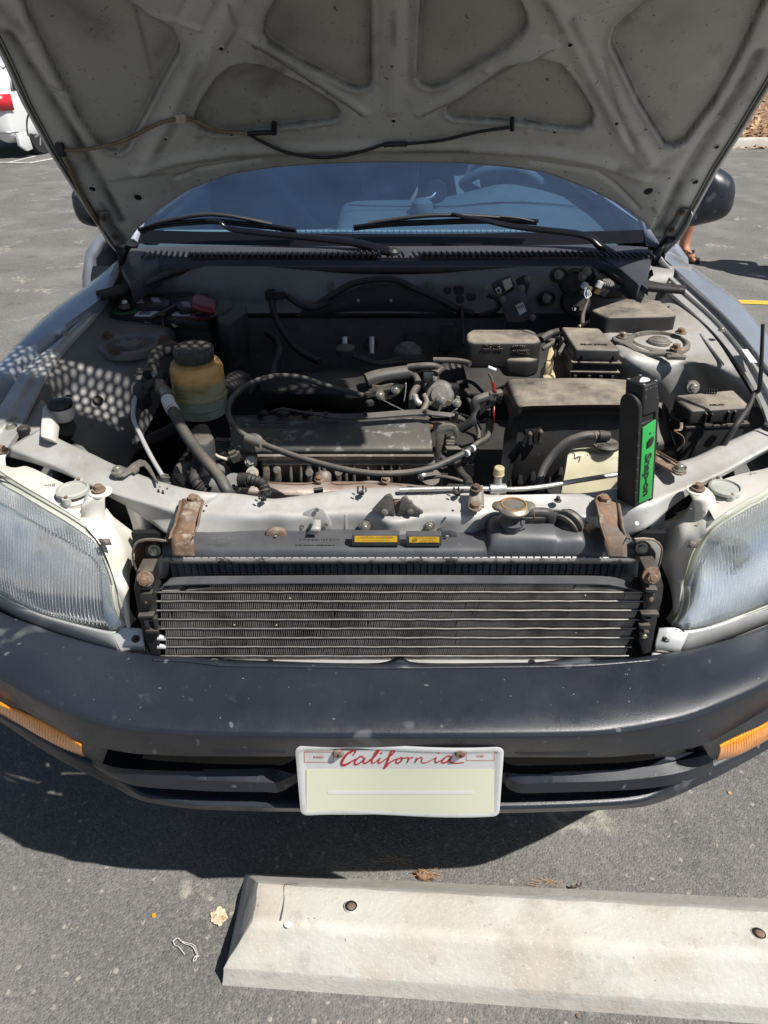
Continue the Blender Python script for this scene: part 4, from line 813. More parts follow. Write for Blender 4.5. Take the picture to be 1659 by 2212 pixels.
# ------------------------------------------------------------------ number plate
def plate():
    p0 = atZ((864, 1686), .527); Yc = .648; c = atY((864, 1686), Yc)
    ti = R(8); ux = Vector((1, 0, 0)); uy = Vector((0, math.sin(ti) * 1, math.cos(ti))).normalized(); n_ = ux.cross(uy)
    def pp(u, v, o=0): bend = .004 * (u / .15) ** 2 + .003 * math.cos(v * 30); return c + ux * (u + .004 * v / .076) + uy * v - n_ * (-o + bend * 0)
    # outline fitted to the four corners in the photo
    C4 = [atY((637, 1611), Yc), atY((1089, 1611), Yc), atY((1078, 1762), Yc + .012), atY((650, 1762), Yc + .012)]
    def bl(u, v, o=0): a = C4[0].lerp(C4[1], u); b = C4[3].lerp(C4[2], u); return a.lerp(b, v) + Vector((0, -o + .003 * math.sin(u * 6), .0))
    g = None; N_ = 60; M_ = 30
    Pm, Pf = [], []
    for j in range(M_ + 1):
        for i in range(N_ + 1):
            u, v = i / N_, j / M_
            # rounded corners
            ru, rv = .035, .085; uu, vv = u, v
            ex, ey = max(0, ru - u, u - (1 - ru)) / ru, max(0, rv - v, v - (1 - rv)) / rv
            k = math.hypot(ex, ey)
            if ex > 0 and ey > 0 and max(ex, ey) > 0:
                s = max(ex, ey) / k; 
                cu, cv = (ru if u < .5 else 1 - ru), (rv if v < .5 else 1 - rv); uu = cu + (u - cu) * s; vv = cv + (v - cv) * s
            d = min(u, 1 - u) / .022; e = min(v, 1 - v) / .05; q = min(d, e)
            rim_ = .0022 * math.exp(-((q - .6) / .45) ** 2)
            Pm.append(bl(uu, vv, rim_))
    for j in range(M_):
        for i in range(N_): a = j * (N_ + 1) + i; Pf.append((a, a + 1, a + N_ + 2, a + N_ + 1))
    pl = mk('license_plate', Pm, Pf, 'plate_white', suv, sharp=60)
    loft('plate_back', [[bl(.03 + .94 * i / 10, .05 + .9 * j / 4, -.004) for i in range(11)] for j in range(5)], 'aluminium', pl)
    def uv(p):
        q = atY(p, Yc + .005); 
        for _ in range(3): q = atY(p, q.y)
        # inverse bilinear by px
        u = v = .5
        for _ in range(30):
            w0 = bl(u, v); P0 = proj(w0); wu = proj(bl(u + .01, v)); wv = proj(bl(u, v + .01))
            a, b, c_, d = (wu[0] - P0[0]) * 100, (wv[0] - P0[0]) * 100, (wu[1] - P0[1]) * 100, (wv[1] - P0[1]) * 100
            det = a * d - b * c_; rx, ry = p[0] - P0[0], p[1] - P0[1]; u += (d * rx - b * ry) / det; v += (a * ry - c_ * rx) / det
        return u, v
    def on(p, o): return bl(*uv(p), o)
    def poly(name, pts, m, o): mk(name, [on(ZR(*q), o) for q in pts], [tuple(range(len(pts)))], m, pl)
    def patch(name, x0, y0, x1, y1, m, o, n_=20):
        top = [on(ZR(x0 + (x1 - x0) * i / n_, y0), o) for i in range(n_ + 1)]; bot = [on(ZR(x0 + (x1 - x0) * i / n_, y1), o) for i in range(n_ + 1)]
        loft(name, [top, bot], m, pl)
    patch('blank_field', 202, 255, 1470, 560, 'plate_cream', .0007); patch('blank_bar', 345, 399, 1327, 420, 'plate_bar', .0011)
    for X0, Y0_, X1_, Y1_ in ((188, 137, 385, 209), (1281, 133, 1474, 197)):
        for s_ in ((X0, Y0_, X1_, Y0_ + 2.5), (X0, Y1_ - 2.5, X1_, Y1_), (X0, Y0_, X0 + 3, Y1_), (X1_ - 3, Y0_, X1_, Y1_)): patch('sticker_box', *s_, 'plate_red', .0006, 4)
    def stroke(pts, w0, w1=None, wm=None):
        P_ = cr([Vector((*q, 0)) for q in pts], 7); N2 = len(P_); L_, R__ = [], []
        for i, p in enumerate(P_):
            t = i / (N2 - 1); d = (P_[min(i + 1, N2 - 1)] - P_[max(i - 1, 0)]).normalized(); nn = Vector((-d.y, d.x, 0)); 
            w_ = .9 + (w0 + ((w1 if w1 is not None else w0) - w0) * t) + (wm or 0) * math.sin(math.pi * t)
            L_.append(on(ZR(p.x + nn.x * w_, p.y + nn.y * w_), .0006)); R__.append(on(ZR(p.x - nn.x * w_, p.y - nn.y * w_), .0006))
        loft('letter_stroke', [L_, R__], 'plate_red', pl)
    stroke([(500, 150), (508, 134), (530, 128), (532, 140), (515, 165)], 2, 1.5, 3)
    stroke([(528, 128), (505, 133), (470, 160), (447, 195), (440, 218), (450, 228), (475, 222), (505, 205), (535, 185)], 3, 2, 5)
    stroke([(590, 178), (575, 168), (550, 180), (530, 205), (532, 222), (552, 220), (580, 200), (598, 178)], 2.5, 2.5, 2)
    stroke([(600, 175), (590, 200), (592, 214), (610, 210), (640, 190), (672, 158), (690, 132), (684, 127), (665, 150), (648, 190), (645, 212), (662, 212), (690, 190)], 3, 2, 2)
    stroke([(700, 178), (690, 200), (692, 213), (710, 208), (740, 185)], 3, 2, 1)
    stroke([(735, 190), (770, 165), (795, 140), (795, 128), (780, 130), (765, 160), (748, 205), (730, 245), (722, 254)], 2, 4.5, 2)
    stroke([(722, 254), (738, 240), (760, 215), (800, 190), (820, 185)], 3, 2, 1)
    stroke([(835, 178), (815, 190), (808, 207), (820, 214), (838, 204), (848, 185), (838, 176), (860, 180), (892, 174)], 3, 2, 1)
    stroke([(893, 174), (889, 195), (883, 213)], 2, 2, 1); stroke([(885, 205), (897, 187), (912, 176), (924, 179)], 2, 2.5, 0)
    stroke([(948, 176), (942, 195), (935, 213)], 2, 2, 1); stroke([(937, 206), (955, 186), (975, 175), (984, 181), (980, 198), (985, 211), (1010, 210), (1040, 198), (1078, 175)], 2, 1.2, .8)
    stroke([(1080, 172), (1072, 195), (1078, 210), (1095, 205), (1120, 190)], 3, 2, 1)
    stroke([(1178, 172), (1160, 165), (1135, 180), (1118, 200), (1125, 213), (1150, 205), (1175, 185), (1182, 170), (1172, 195), (1175, 210), (1210, 214), (1268, 210)], 3, 2, 1.5)
    stroke([(705, 150), (712, 143)], 5, 5); stroke([(1090, 145), (1098, 141)], 5, 5)
    for s_, q in (('MO', (285, 173)), ('YR', (1378, 166))): text('letters', s_, on(ZR(*q), .0008), (1, 0, 0), C4[0] - C4[3], .0065, 'plate_red', pl, ext=.0001, sx=1.5)
    for q in [(418, 145), (1240, 145)]: lathe('screw', on(ZR(*q), .0005), [(.0078, 0), (.0078, .002), (.006, .0045), (.001, .0052)], 'rust', pl, seg=18, axis=(0, -1, .2)); lathe('screw_slot', on(ZR(*q), .0055), [(.0022, 0), (.002, .0004)], 'void', pl, seg=6, axis=(0, -1, .2))
def proj(P_):
    d = P_ - Vector((0, 0, H)); zc = d.y * cP - d.z * sP; yc = d.y * sP + d.z * cP
    return (CX + FOC * d.x / zc, CY - FOC * yc / zc)
plate()
# ------------------------------------------------------------------ headlamps, modelled from their outline seen in the photo
def headlamp(f, top, bot, inner_ring, side, ntop, labels):
    """top/bot: outline of the clear lens from the far end to the inner end; Z along each"""
    g = grp('headlight', suv)
    T0 = [atZ(f(*q[:2]), q[2]) for q in top]; B0 = [atZ(f(*q[:2]), q[2]) for q in bot]
    Tc, Bc = cr(T0, 160), cr(B0, 160); n_ = len(Tc); V_ = 190; out = Vector((0, -1, .35)).normalized()
    def P_(i, v, o=0): p = Tc[i].lerp(Bc[i], v); return p + out * (.016 * math.sin(math.pi * min(max(v, 0), 1)) ** .6 + o)
    SA = [0.]
    for i in range(n_ - 1): SA.append(SA[-1] + .5 * ((Tc[i + 1] - Tc[i]).length + (Bc[i + 1] - Bc[i]).length))
    L_ = SA[-1]; idx_ = [int(np.searchsorted(SA, L_ * k / 620)) for k in range(621)]; Tc = [Tc[min(i, n_ - 1)] for i in idx_]; Bc = [Bc[min(i, n_ - 1)] for i in idx_]
    Tc = [Tc[0]] + [(Tc[i - 1] + Tc[i] * 2 + Tc[i + 1]) / 4 for i in range(1, 620)] + [Tc[-1]]; Bc = [Bc[0]] + [(Bc[i - 1] + Bc[i] * 2 + Bc[i + 1]) / 4 for i in range(1, 620)] + [Bc[-1]]; n_ = 621
    rows = []
    for j in range(V_ + 1):
        v = j / V_; row = []
        for i in range(n_):
            u = i / (n_ - 1); eu = (1 - u) * L_; 
            main = math.cos(2 * math.pi * u * L_ / .0062); am = .0017
            if v < .13: main = math.cos(2 * math.pi * (u * L_ - v * .07) / .0056); am = .0017
            if eu < .034: main = math.cos(2 * math.pi * v * .19 / .0058); am = .0017
            row.append(P_(i, v, am * main + (.002 if (v < .13 or eu < .034) else 0)))
        rows.append(row)
    # finer grid across the ribs
    loft('lens', rows, 'lens', g, sharp=180)
    # rim of clear yellowed plastic round the lens
    ring = [P_(i, 0) for i in range(n_)] + [P_(n_ - 1, j / 14) for j in range(1, 15)] + [P_(i, 1) for i in range(n_ - 2, -1, -1)]
    cc = sum(ring, Vector()) / len(ring); ex = []
    for k, p in enumerate(ring):
        a, b = ring[max(k - 1, 0)], ring[min(k + 1, len(ring) - 1)]; t = (b - a).normalized(); o_ = t.cross(out).normalized()
        if o_.dot(p - cc) < 0: o_ = -o_
        ex.append(o_)
    for _ in range(4): ex = [(ex[max(k - 1, 0)] + ex[k] * 2 + ex[min(k + 1, len(ex) - 1)]).normalized() for k in range(len(ex))]
    loft('lens_rim', [[p + out * .001 for p in ring], [p + e * .002 + out * .003 for p, e in zip(ring, ex)], [p + e * .004 + out * .001 for p, e in zip(ring, ex)], [p + e * .005 - out * .005 for p, e in zip(ring, ex)], [p + e * .008 - out * .005 for p, e in zip(ring, ex)], [p + e * .0085 - out * .002 for p, e in zip(ring, ex)], [p + e * .0105 - out * .003 for p, e in zip(ring, ex)], [p + e * .0105 - out * .025 for p, e in zip(ring, ex)]], 'yellow_rim', g, sharp=30)
    # reflector bowl
    rr = []
    for j in range(21):
        v = j / 20; rr.append([P_(i, v) + Vector((0, .012 + .085 * (math.sin(math.pi * v) ** .7) * (math.sin(math.pi * (.12 + .88 * i / (n_ - 1) * .98)) ** .6), 0)) for i in range(0, n_, 8)])
    loft('reflector', rr, 'reflector', g, sharp=60)
    c = P_(int(n_ * .62), .55) + Vector((0, .06, 0)); lathe('bulb', c, [(.012, .03), (.012, 0), (.009, -.02), (.006, -.032), (.001, -.034)], 'rim_metal', g, axis=(0, 1, .2)); 
    lathe('bulb_shade', P_(int(n_ * .62), .5) + Vector((0, .03, 0)), [(.02, .02), (.02, 0), (.012, -.006), (.001, -.007)], 'chrome', g, axis=(0, 1, .2))
    return g, P_, n_
lt = [(-520, 40, .905), (-300, 60, .905), (0, 330, .893), (180, 440, .886), (400, 570, .88), (600, 690, .87), (720, 770, .862), (840, 860, .85), (905, 960, .835), (960, 1100, .812), (1010, 1250, .785)]
lb = [(-620, 1000, .715), (-300, 1180, .708), (0, 1330, .70), (180, 1420, .698), (400, 1510, .695), (560, 1560, .692), (700, 1600, .69), (850, 1635, .688), (960, 1650, .688), (1050, 1655, .69), (1120, 1600, .70)]
hl1, PL_, nl = headlamp(ZHL, lt, lb, None, -1, None, None)
# mirrored coordinates for the other side, read off the picture
rt = [(2200, 90, .905), (1990, 190, .905), (1659, 470, .893), (1500, 560, .886), (1350, 650, .88), (1240, 720, .872), (1170, 780, .864), (1110, 850, .852), (1050, 960, .835), (1000, 1100, .812), (950, 1250, .785)]
rb = [(2290, 1180, .715), (1990, 1310, .708), (1659, 1430, .70), (1500, 1490, .698), (1350, 1545, .695), (1240, 1585, .692), (1130, 1620, .69), (1040, 1640, .688), (960, 1650, .688), (890, 1640, .69), (855, 1590, .70)]
hl2, PR_, nr = headlamp(ZHR, rt, rb, None, 1, None, None)
def housing(f, P_, n_, g, top, inner, side):
    """white body behind the lens: a top plate up to the crossmember and a shaped inner flank"""
    k = [int(t * (n_ - 1)) for t in (.02, .2, .35, .5, .65, .78)]
    a = [P_(i, 0) + Vector((0, .010, .012)) for i in k]; b = [atZ(f(*q[:2]), q[2]) for q in top]
    m = [p.lerp(q, .5) + Vector((0, 0, .004)) for p, q in zip(a, b)]
    loft('housing', [[p + Vector((0, .004, -.04)) for p in a], a, m, b, [p + Vector((0, .01, -.05)) for p in b]], 'white_plastic', g, n=5, sharp=40)
    rows = [[atZ(f(*q[:2]), q[2]) for q in r] for r in inner]
    loft('housing_flank', rows, 'white_plastic', g, n=5, nv=3, sharp=40)
housing(ZHL, PL_, nl, hl1, [(-500, -150, .895), (-200, 50, .895), (100, 200, .89), (250, 190, .888), (550, 330, .885), (830, 450, .88)],
        [[(700, 620, .87), (780, 740, .868), (870, 850, .855), (940, 960, .84), (1010, 1150, .805), (1070, 1350, .77), (1140, 1640, .70)],
         [(840, 470, .875), (960, 600, .862), (1010, 780, .852), (1050, 950, .83), (1090, 1150, .8), (1130, 1350, .77), (1160, 1640, .70)],
         [(940, 620, .855), (1030, 650, .85), (1080, 800, .84), (1130, 950, .82), (1160, 1150, .79), (1165, 1350, .76), (1175, 1640, .70)],
         [(1000, 700, .80), (1190, 770, .82), (1215, 900, .80), (1210, 1030, .79), (1165, 1180, .76), (1160, 1400, .73), (1170, 1640, .69)]], -1)
housing(ZHR, PR_, nr, hl2, [(2200, -80, .895), (1900, 100, .895), (1659, 200, .89), (1400, 260, .888), (1200, 330, .885), (1020, 440, .88)],
        [[(1200, 640, .87), (1120, 770, .868), (1050, 850, .855), (980, 960, .84), (920, 1150, .805), (880, 1350, .77), (840, 1620, .70)],
         [(1010, 460, .875), (1000, 620, .862), (960, 790, .852), (920, 950, .83), (880, 1150, .8), (860, 1350, .77), (825, 1600, .70)],
         [(940, 560, .855), (870, 700, .85), (840, 800, .84), (810, 950, .82), (790, 1150, .79), (800, 1350, .76), (815, 1580, .70)],
         [(800, 620, .80), (720, 690, .82), (700, 850, .80), (690, 1030, .79), (760, 1220, .76), (800, 1400, .73), (810, 1560, .69)]], 1)
def lamp_bits(f, g, P_, n_, tab, cap, strap, side):
    b = [[atZ(f(*q[:2]), q[2]) for q in r] for r in tab]
    st = loft('mount_tab', b, 'white_plastic', g, n=5, thick=.004)
    q, Z = cap[0], cap[1]; c = atZ(f(*q), Z); lathe('adjuster_cup', c + Vector((0, 0, -.03)), [(.034, 0), (.034, .022), (.036, .026), (.031, .03)], 'white_plastic', g, seg=32); lathe('clear_cap', c, [(.034, -.003), (.0335, .003), (.029, .005), (.028, .001), (.001, .001)], 'clear_cap', g, seg=36)
    for a in cap[2]: bolt(atZ(f(*a), Z) , (0, 0, 1), .0045, 'rust', g, 'screw', washer=False); lathe('cup_ear', atZ(f(*a), Z - .001), [(.009, -.012), (.009, .001), (.006, .0015)], 'clear_cap', g, seg=16)
    bp = atZ(f(*strap), .906); bolt(bp, (0, 0, 1), .0105, 'rust', g)
KS = .7
lamp_bits(ZHL, hl1, PL_, nl, [[(770, 440, .902), (750, 500, .898), (738, 560, .89), (735, 640, .872), (740, 660, .868)], [(850, 372, .905), (830, 455, .902), (840, 480, .90), (845, 600, .878), (850, 700, .862)], [(975, 372, .904), (945, 450, .902), (938, 490, .898), (945, 600, .876), (945, 720, .855)]], ((655, 400), .90, [(597, 476), (708, 312)]), (890, 400), -1)
lathe('tab_end', atZ(ZHL(905, 415), .903), [(.023, -.003), (.023, .0005), (.021, .001)], 'white_plastic', hl1, seg=28)
lamp_bits(ZHR, hl2, PR_, nr, [[(945, 400, .904), (985, 460, .902), (995, 500, .898), (1000, 600, .876), (998, 715, .855)], [(1040, 372, .905), (1085, 440, .902), (1095, 490, .90), (1100, 600, .878), (1105, 700, .862)], [(1110, 380, .902), (1170, 440, .898), (1190, 500, .89), (1205, 600, .872), (1208, 660, .868)]], ((1275, 385), .90, [(1208, 297), (1333, 452)]), (1030, 388), 1)
lathe('tab_end', atZ(ZHR(1025, 400), .903), [(.023, -.003), (.023, .0005), (.021, .001)], 'white_plastic', hl2, seg=28)
bolt(atZ(ZHL(20, 48), .906), (0, 0, 1), .0105, 'rust', hl1)
loft('mount_tab', [[atZ(ZHL(*q[:2]), q[2]) for q in r] for r in ([(-60, 60, .902), (-60, 120, .898), (-60, 250, .88)], [(10, 25, .904), (10, 100, .902), (10, 260, .88)], [(85, 40, .904), (45, 110, .90), (60, 280, .878)])], 'white_plastic', hl1, n=5, thick=.004)
for f, g, q in ((ZHL, hl1, [(880, 838), (985, 838), (1008, 895), (915, 905)]), (ZHR, hl2, [(965, 850), (1045, 855), (1020, 925), (930, 920)])): loft('spring_clip', [[atZ(f(*q[0]), .864), atZ(f(*q[1]), .862)], [atZ(f(*q[3]), .855), atZ(f(*q[2]), .855)]], 'cast_metal', g, thick=.001)
loft('spring_clip', [[atZ(ZHL(0, 270), .905), atZ(ZHL(60, 285), .905)], [atZ(ZHL(0, 300), .903), atZ(ZHL(98, 308), .903)]], 'cast_metal', hl1, thick=.001)
text('cast_number', 'S408', atZ(ZHL(427, 360), .8935), (1, .25, 0), (0, 1, .1), .012, 'cast_metal', hl1, ext=.0001, sx=1.4); text('cast_number', '7725', atZ(ZHR(1560, 258), .8955), (1, -.05, 0), (0, 1, .1), .012, 'cast_metal', hl2, ext=.0001, sx=1.4)
text('cast_number', 'HB2', atZ(ZHR(1078, 715), .862), (1, -.1, 0), (0, 1, .4), .011, 'cast_metal', hl2, ext=.0001, sx=1.4); text('cast_number', 'HB2', atZ(ZHL(870, 718), .860), (1, .1, 0), (0, 1, .4), .010, 'cast_metal', hl1, ext=.0001, sx=1.4)
KS = 1.0
# silver strips under the lamps
def under(f, rows, Zs, scr):
    g = loft('lamp_filler', [[atZ(f(*q), z) for q in r] for r, z in zip(rows, Zs)], 'silver', suv, n=5, sharp=30, thick=.003)
    lathe('screw', atZ(f(*scr), .682), [(.0065, 0), (.0065, .003), (.005, .0045), (.001, .0045)], 'black_plastic', g, seg=20, axis=(0, -.6, .8)); lathe('screw_slot', atZ(f(*scr), .6865), [(.003, 0), (.003, .0004)], 'void', g, seg=4, axis=(0, -.6, .8))
    return g
under(ZHL, [[(-300, 1180), (0, 1325), (200, 1435), (400, 1525), (700, 1610), (950, 1665), (1050, 1672)], [(-300, 1190), (0, 1345), (200, 1455), (400, 1540), (700, 1625), (950, 1685), (1015, 1695)], [(-320, 1310), (0, 1475), (200, 1580), (400, 1660), (700, 1760), (1000, 1850), (1090, 1868)]], (.694, .690, .662), (1225, 1740))
loft('filler_end', [[atZ(ZHL(*q[:2]), q[2]) for q in r] for r in ([(1050, 1672, .692), (1110, 1640, .695), (1200, 1640, .695), (1278, 1645, .692)], [(1015, 1700, .688), (1110, 1680, .690), (1200, 1680, .690), (1290, 1690, .686)], [(1060, 1790, .674), (1150, 1790, .675), (1240, 1790, .675), (1305, 1800, .672)], [(1095, 1865, .662), (1160, 1845, .662), (1250, 1842, .662), (1310, 1845, .66)])], 'silver', suv, n=4, nv=2, thick=.003)
under(ZHR, [[(1990, 1335), (1659, 1450), (1500, 1510), (1350, 1570), (1200, 1625), (1000, 1672), (900, 1672)], [(1990, 1350), (1659, 1470), (1500, 1530), (1350, 1590), (1200, 1640), (1000, 1690), (935, 1695)], [(1990, 1500), (1659, 1610), (1500, 1670), (1350, 1730), (1150, 1800), (950, 1862), (850, 1865)]], (.694, .690, .662), (738, 1738))
loft('filler_end', [[atZ(ZHR(*q[:2]), q[2]) for q in r] for r in ([(675, 1640, .692), (750, 1640, .695), (820, 1642, .695), (900, 1672, .692)], [(668, 1690, .686), (750, 1685, .690), (840, 1685, .690), (935, 1700, .688)], [(640, 1790, .672), (720, 1790, .675), (800, 1800, .675), (880, 1810, .674)], [(650, 1840, .66), (720, 1845, .662), (790, 1855, .662), (850, 1865, .662)])], 'silver', suv, n=4, nv=2, thick=.003)
loft('filler_foot', [[atZ(ZHL(*q), .655) for q in [(1140, 1870), (1200, 1850), (1310, 1810), (1340, 1860)]], [atZ(ZHL(*q), .65) for q in [(1180, 1895), (1230, 1895), (1290, 1890), (1370, 1895)]]], 'silver', suv, n=3, thick=.003)
loft('filler_foot', [[atZ(ZHR(*q), .655) for q in [(630, 1840), (700, 1870), (800, 1880), (880, 1875)]], [atZ(ZHR(*q), .65) for q in [(600, 1900), (650, 1920), (740, 1915), (840, 1900)]]], 'silver', suv, n=3, thick=.003)
# silver crossmember edge under the condenser
cm = prism('lower_crossmember', [atZ(q, .66) for q in [(400, 1418), (865, 1420), (1330, 1420), (1330, 1440), (865, 1442), (400, 1438)]], (0, 0, -.03), 'silver', suv, bev=.002)
for q in [(583, 1430), (1149, 1430)]: lathe('hole', atZ(q, .6605), [(.0055, 0), (.005, .001)], 'void', cm, seg=16)
KS = .62
# ------------------------------------------------------------------ upper crossmember (radiator support)
ST = [((95, 928), (25, 962), (12, 985), .912, .908, .89), ((130, 952), (80, 985), (62, 996), .908, .904, .89), ((200, 984), (140, 1010), (120, 1014), .905, .90, .89), ((246, 1006), (190, 1040), (168, 1034), .903, .897, .889),
      ((342, 1042), (262, 1066), (214, 1060), .898, .89, .885), ((420, 1062), (345, 1090), (276, 1092), .893, .882, .865), ((465, 1067), (400, 1104), (330, 1130), .888, .875, .845), ((498, 1068), (440, 1098), (385, 1160), .885, .873, .84), ((551, 1074), (540, 1110), (525, 1161), .882, .870, None), ((590, 1080), (585, 1106), (580, 1161), .878, .872, None),
      ((641, 1074), (640, 1110), (640, 1161), .880, .870, None), ((731, 1062), (731, 1104), (731, 1161), .882, .870, None), ((800, 1057), (803, 1106), (803, 1161), .883, .870, None), ((850, 1056), (850, 1122), (850, 1161), .883, .868, None), ((929, 1055), (925, 1108), (925, 1161), .883, .870, None),
      ((1007, 1064), (1015, 1112), (1015, 1161), .882, .870, None), ((1073, 1071), (1060, 1100), (1060, 1150), .882, .872, None), ((1193, 1070), (1190, 1093), (1188, 1112), .882, .875, None), ((1270, 1067), (1262, 1112), (1262, 1124), .884, .874, None), ((1331, 1056), (1325, 1098), (1330, 1160), .888, .875, None), ((1380, 1040), (1392, 1086), (1395, 1140), .893, .882, .85),
      ((1440, 1008), (1450, 1062), (1452, 1092), .897, .887, .868), ((1500, 990), (1505, 1040), (1515, 1050), .90, .893, .885), ((1560, 962), (1570, 1010), (1578, 1018), .904, .898, .89), ((1659, 918), (1650, 968), (1655, 975), .908, .903, .89), ((1720, 890), (1730, 930), (1735, 940), .91, .905, .89)]
rows = []
for bk, cf, bt, zb, zc_, zt in ST:
    B = atZ(bk, zb); C = atZ(cf, zc_); Bo = atZ(bt, zt) if zt else atY(bt, C.y - .004)
    rows.append([B + Vector((0, .004, -.03)), B, B.lerp(C, .45) + Vector((0, 0, .001)), B.lerp(C, .8) + Vector((0, 0, .0)), C, C.lerp(Bo, .12) + Vector((0, -.004, 0)), C.lerp(Bo, .5) + Vector((0, -.002, 0)), Bo])
sup = loft('upper_crossmember', [[rows[j][i] for j in range(len(rows))] for i in range(8)], 'silver_dirty', suv, n=5, nv=3, sharp=60, thick=.002)
def onsup(q, Z=.884, off=0): return atZ(q, Z + off)
for q, r in [((597, 1122), 5), ((978, 1103), 4.5), (ZA(695, 1157), 5), ((446, 1093), 4)]:
    p = atY(q, atZ((q[0], 1108), .870).y - .0035) if q[1] > 1110 else atZ(q, .8835); lathe('hole', p, [(r / FOC * 1.1, 0), (r / FOC, .001)], 'void', sup, seg=14, axis=(0, -1, .1) if q[1] > 1110 else (0, -.3, 1))
def clip(q, Z=.888):
    c = onsup(q, Z); g = lathe('retainer_clip', c, [(.0075, 0), (.0075, .004), (.006, .007)], 'black_plastic', sup, seg=8)
    for k in range(5): box('clip_tooth', c + Vector((.0066 * math.cos(k * 1.25), .0066 * math.sin(k * 1.25), .007)), (.0035, .0035, .012), 'black_plastic', g, rot=(0, 0, k * 1.25), bev=.0005)
for q in [ZA(1180, 1345), ZB(460, 1388), ZB(1165, 1345), ZC(418, 1352)]: clip(q)
for q in [ZC(1140, 1395), ZE(1165, 1135), ZE(148, 1395)][:2]: lathe('rubber_stud', onsup(q, .893 if q[0] > 1400 else .887), [(.009, 0), (.0095, .002), (.0055, .003), (.005, .011), (.003, .013)], 'black_plastic', sup, seg=12)
for q, Z in ((ZE(1650, 905), .915), (ZA(185, 925), .915)):
    lathe('bump_stop', atZ(q, Z - .012), [(.016, -.01), (.0165, .0), (.016, .004), (.0165, .008), (.016, .012), (.0165, .016), (.016, .024), (.013, .027), (.001, .027)], 'rubber', sup, seg=24)
for q in [(1380, 1168), (0, 0)][:0]: pass
for q in [ZN(1170, 343), ZN(1048, 450)]: lathe('spot_weld', atZ(q, .868), [(.006, -.001), (.0055, .0003), (.004, .0001)], 'silver_dirty', sup, seg=14, axis=(0, -.6, .8))
# stamped paint-marker number on the top face
text('marker_writing', 'HO265', onsup(ZC(150, 1338), .8845), (1, -.02, 0), (0, 1, .1), .014, 'rust', sup, ext=.00005, sx=1.6)
for x_ in (545, 747, 905): prism('stamped_ridge', [atY(q, atZ((860, 1108), .87).y - .002) for q in [(x_ - 4, 1112), (x_ + 4, 1112), (x_ + 3, 1158), (x_ - 3, 1158)]], (0, .008, 0), 'silver_dirty', sup, bev=.0015)
# latch
lg = grp('hood_latch', suv)
yl = atZ((860, 1108), .87).y
for P_ in ([ZB(*q) for q in [(1240, 1468), (1340, 1362), (1375, 1352), (1392, 1375), (1400, 1450), (1410, 1500), (1395, 1508), (1380, 1490), (1300, 1490)]], [ZB(*q) for q in [(1440, 1510), (1425, 1480), (1455, 1380), (1490, 1368), (1510, 1400), (1530, 1405), (1540, 1430), (1612, 1480), (1600, 1492), (1480, 1492)]]):
    prism('latch_plate', [atY(q, yl - .012) for q in P_], (0, .006, 0), 'cast_metal', lg, bev=.001)
for q in [(1330, 1475), (1515, 1475)]: lathe('latch_pivot', atY(ZB(*q), yl - .013), [(.0085, 0), (.0085, .003), (.006, .005), (.001, .005)], 'cast_metal', lg, seg=22, axis=(0, -1, .1))
prism('latch_hook', [atY(ZB(*q), yl - .004) for q in [(1400, 1400), (1450, 1395), (1445, 1480), (1425, 1500), (1405, 1480)]], (0, .006, 0), 'rust', lg, bev=.001)
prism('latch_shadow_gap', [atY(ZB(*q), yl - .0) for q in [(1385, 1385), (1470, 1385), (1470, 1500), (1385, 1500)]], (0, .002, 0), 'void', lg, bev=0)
# front face fittings
def fb(q, r=.0085, m='rust', dy=0): p = atY(q, yl - .006 + dy); bolt(p, (0, -1, .15), r, m, sup)
fb(ZB(1190, 1575), .0095, 'zinc'); fb(ZC(215, 1570), .0095, 'zinc')
pc = prism('front_bracket', [atY(ZM(*q), yl - .006) for q in [(1360, 350), (1400, 338), (1440, 350), (1490, 430), (1503, 470), (1495, 495), (1460, 505), (1240, 515), (1228, 495), (1240, 470), (1300, 380)]], (0, .004, 0), 'silver_dirty', sup, bev=.001)
loft('bracket_hook', [[atY(ZM(1370, 425), yl - .010), atY(ZM(1425, 432), yl - .010)], [atY(ZM(1365, 470), yl - .028), atY(ZM(1422, 480), yl - .028)], [atY(ZM(1345, 500), yl - .032), atY(ZM(1415, 505), yl - .03)], [atY(ZM(1315, 535), yl - .012), atY(ZM(1350, 545), yl - .012)]], 'silver_dirty', pc, n=2, nv=4, thick=.002)
for q in [(1290, 473), (1463, 463), (1395, 355)]: lathe('rivet', atY(ZM(*q), yl - .0085), [(.0055, 0), (.005, .001), (.0035, .0003)], 'cast_metal', pc, seg=14, axis=(0, -1, .1))
# small strap on top (refrigerant pipe bracket)
st = loft('pipe_bracket', [[atZ(ZC(*a), z), atZ(ZC(*b), z)] for a, b, z in [((512, 1282), (600, 1285), .905), ((505, 1330), (605, 1330), .898), ((495, 1400), (608, 1400), .889), ((490, 1432), (610, 1445), .887)]], 'cast_metal', suv, n=3, nv=3, thick=.003)
bolt(atZ(ZC(552, 1308), .905), (0, -.2, 1), .009, 'rust_dark', st); bolt(atZ(ZC(545, 1440), .887), (0, -.2, 1), .0105, 'rust', st)
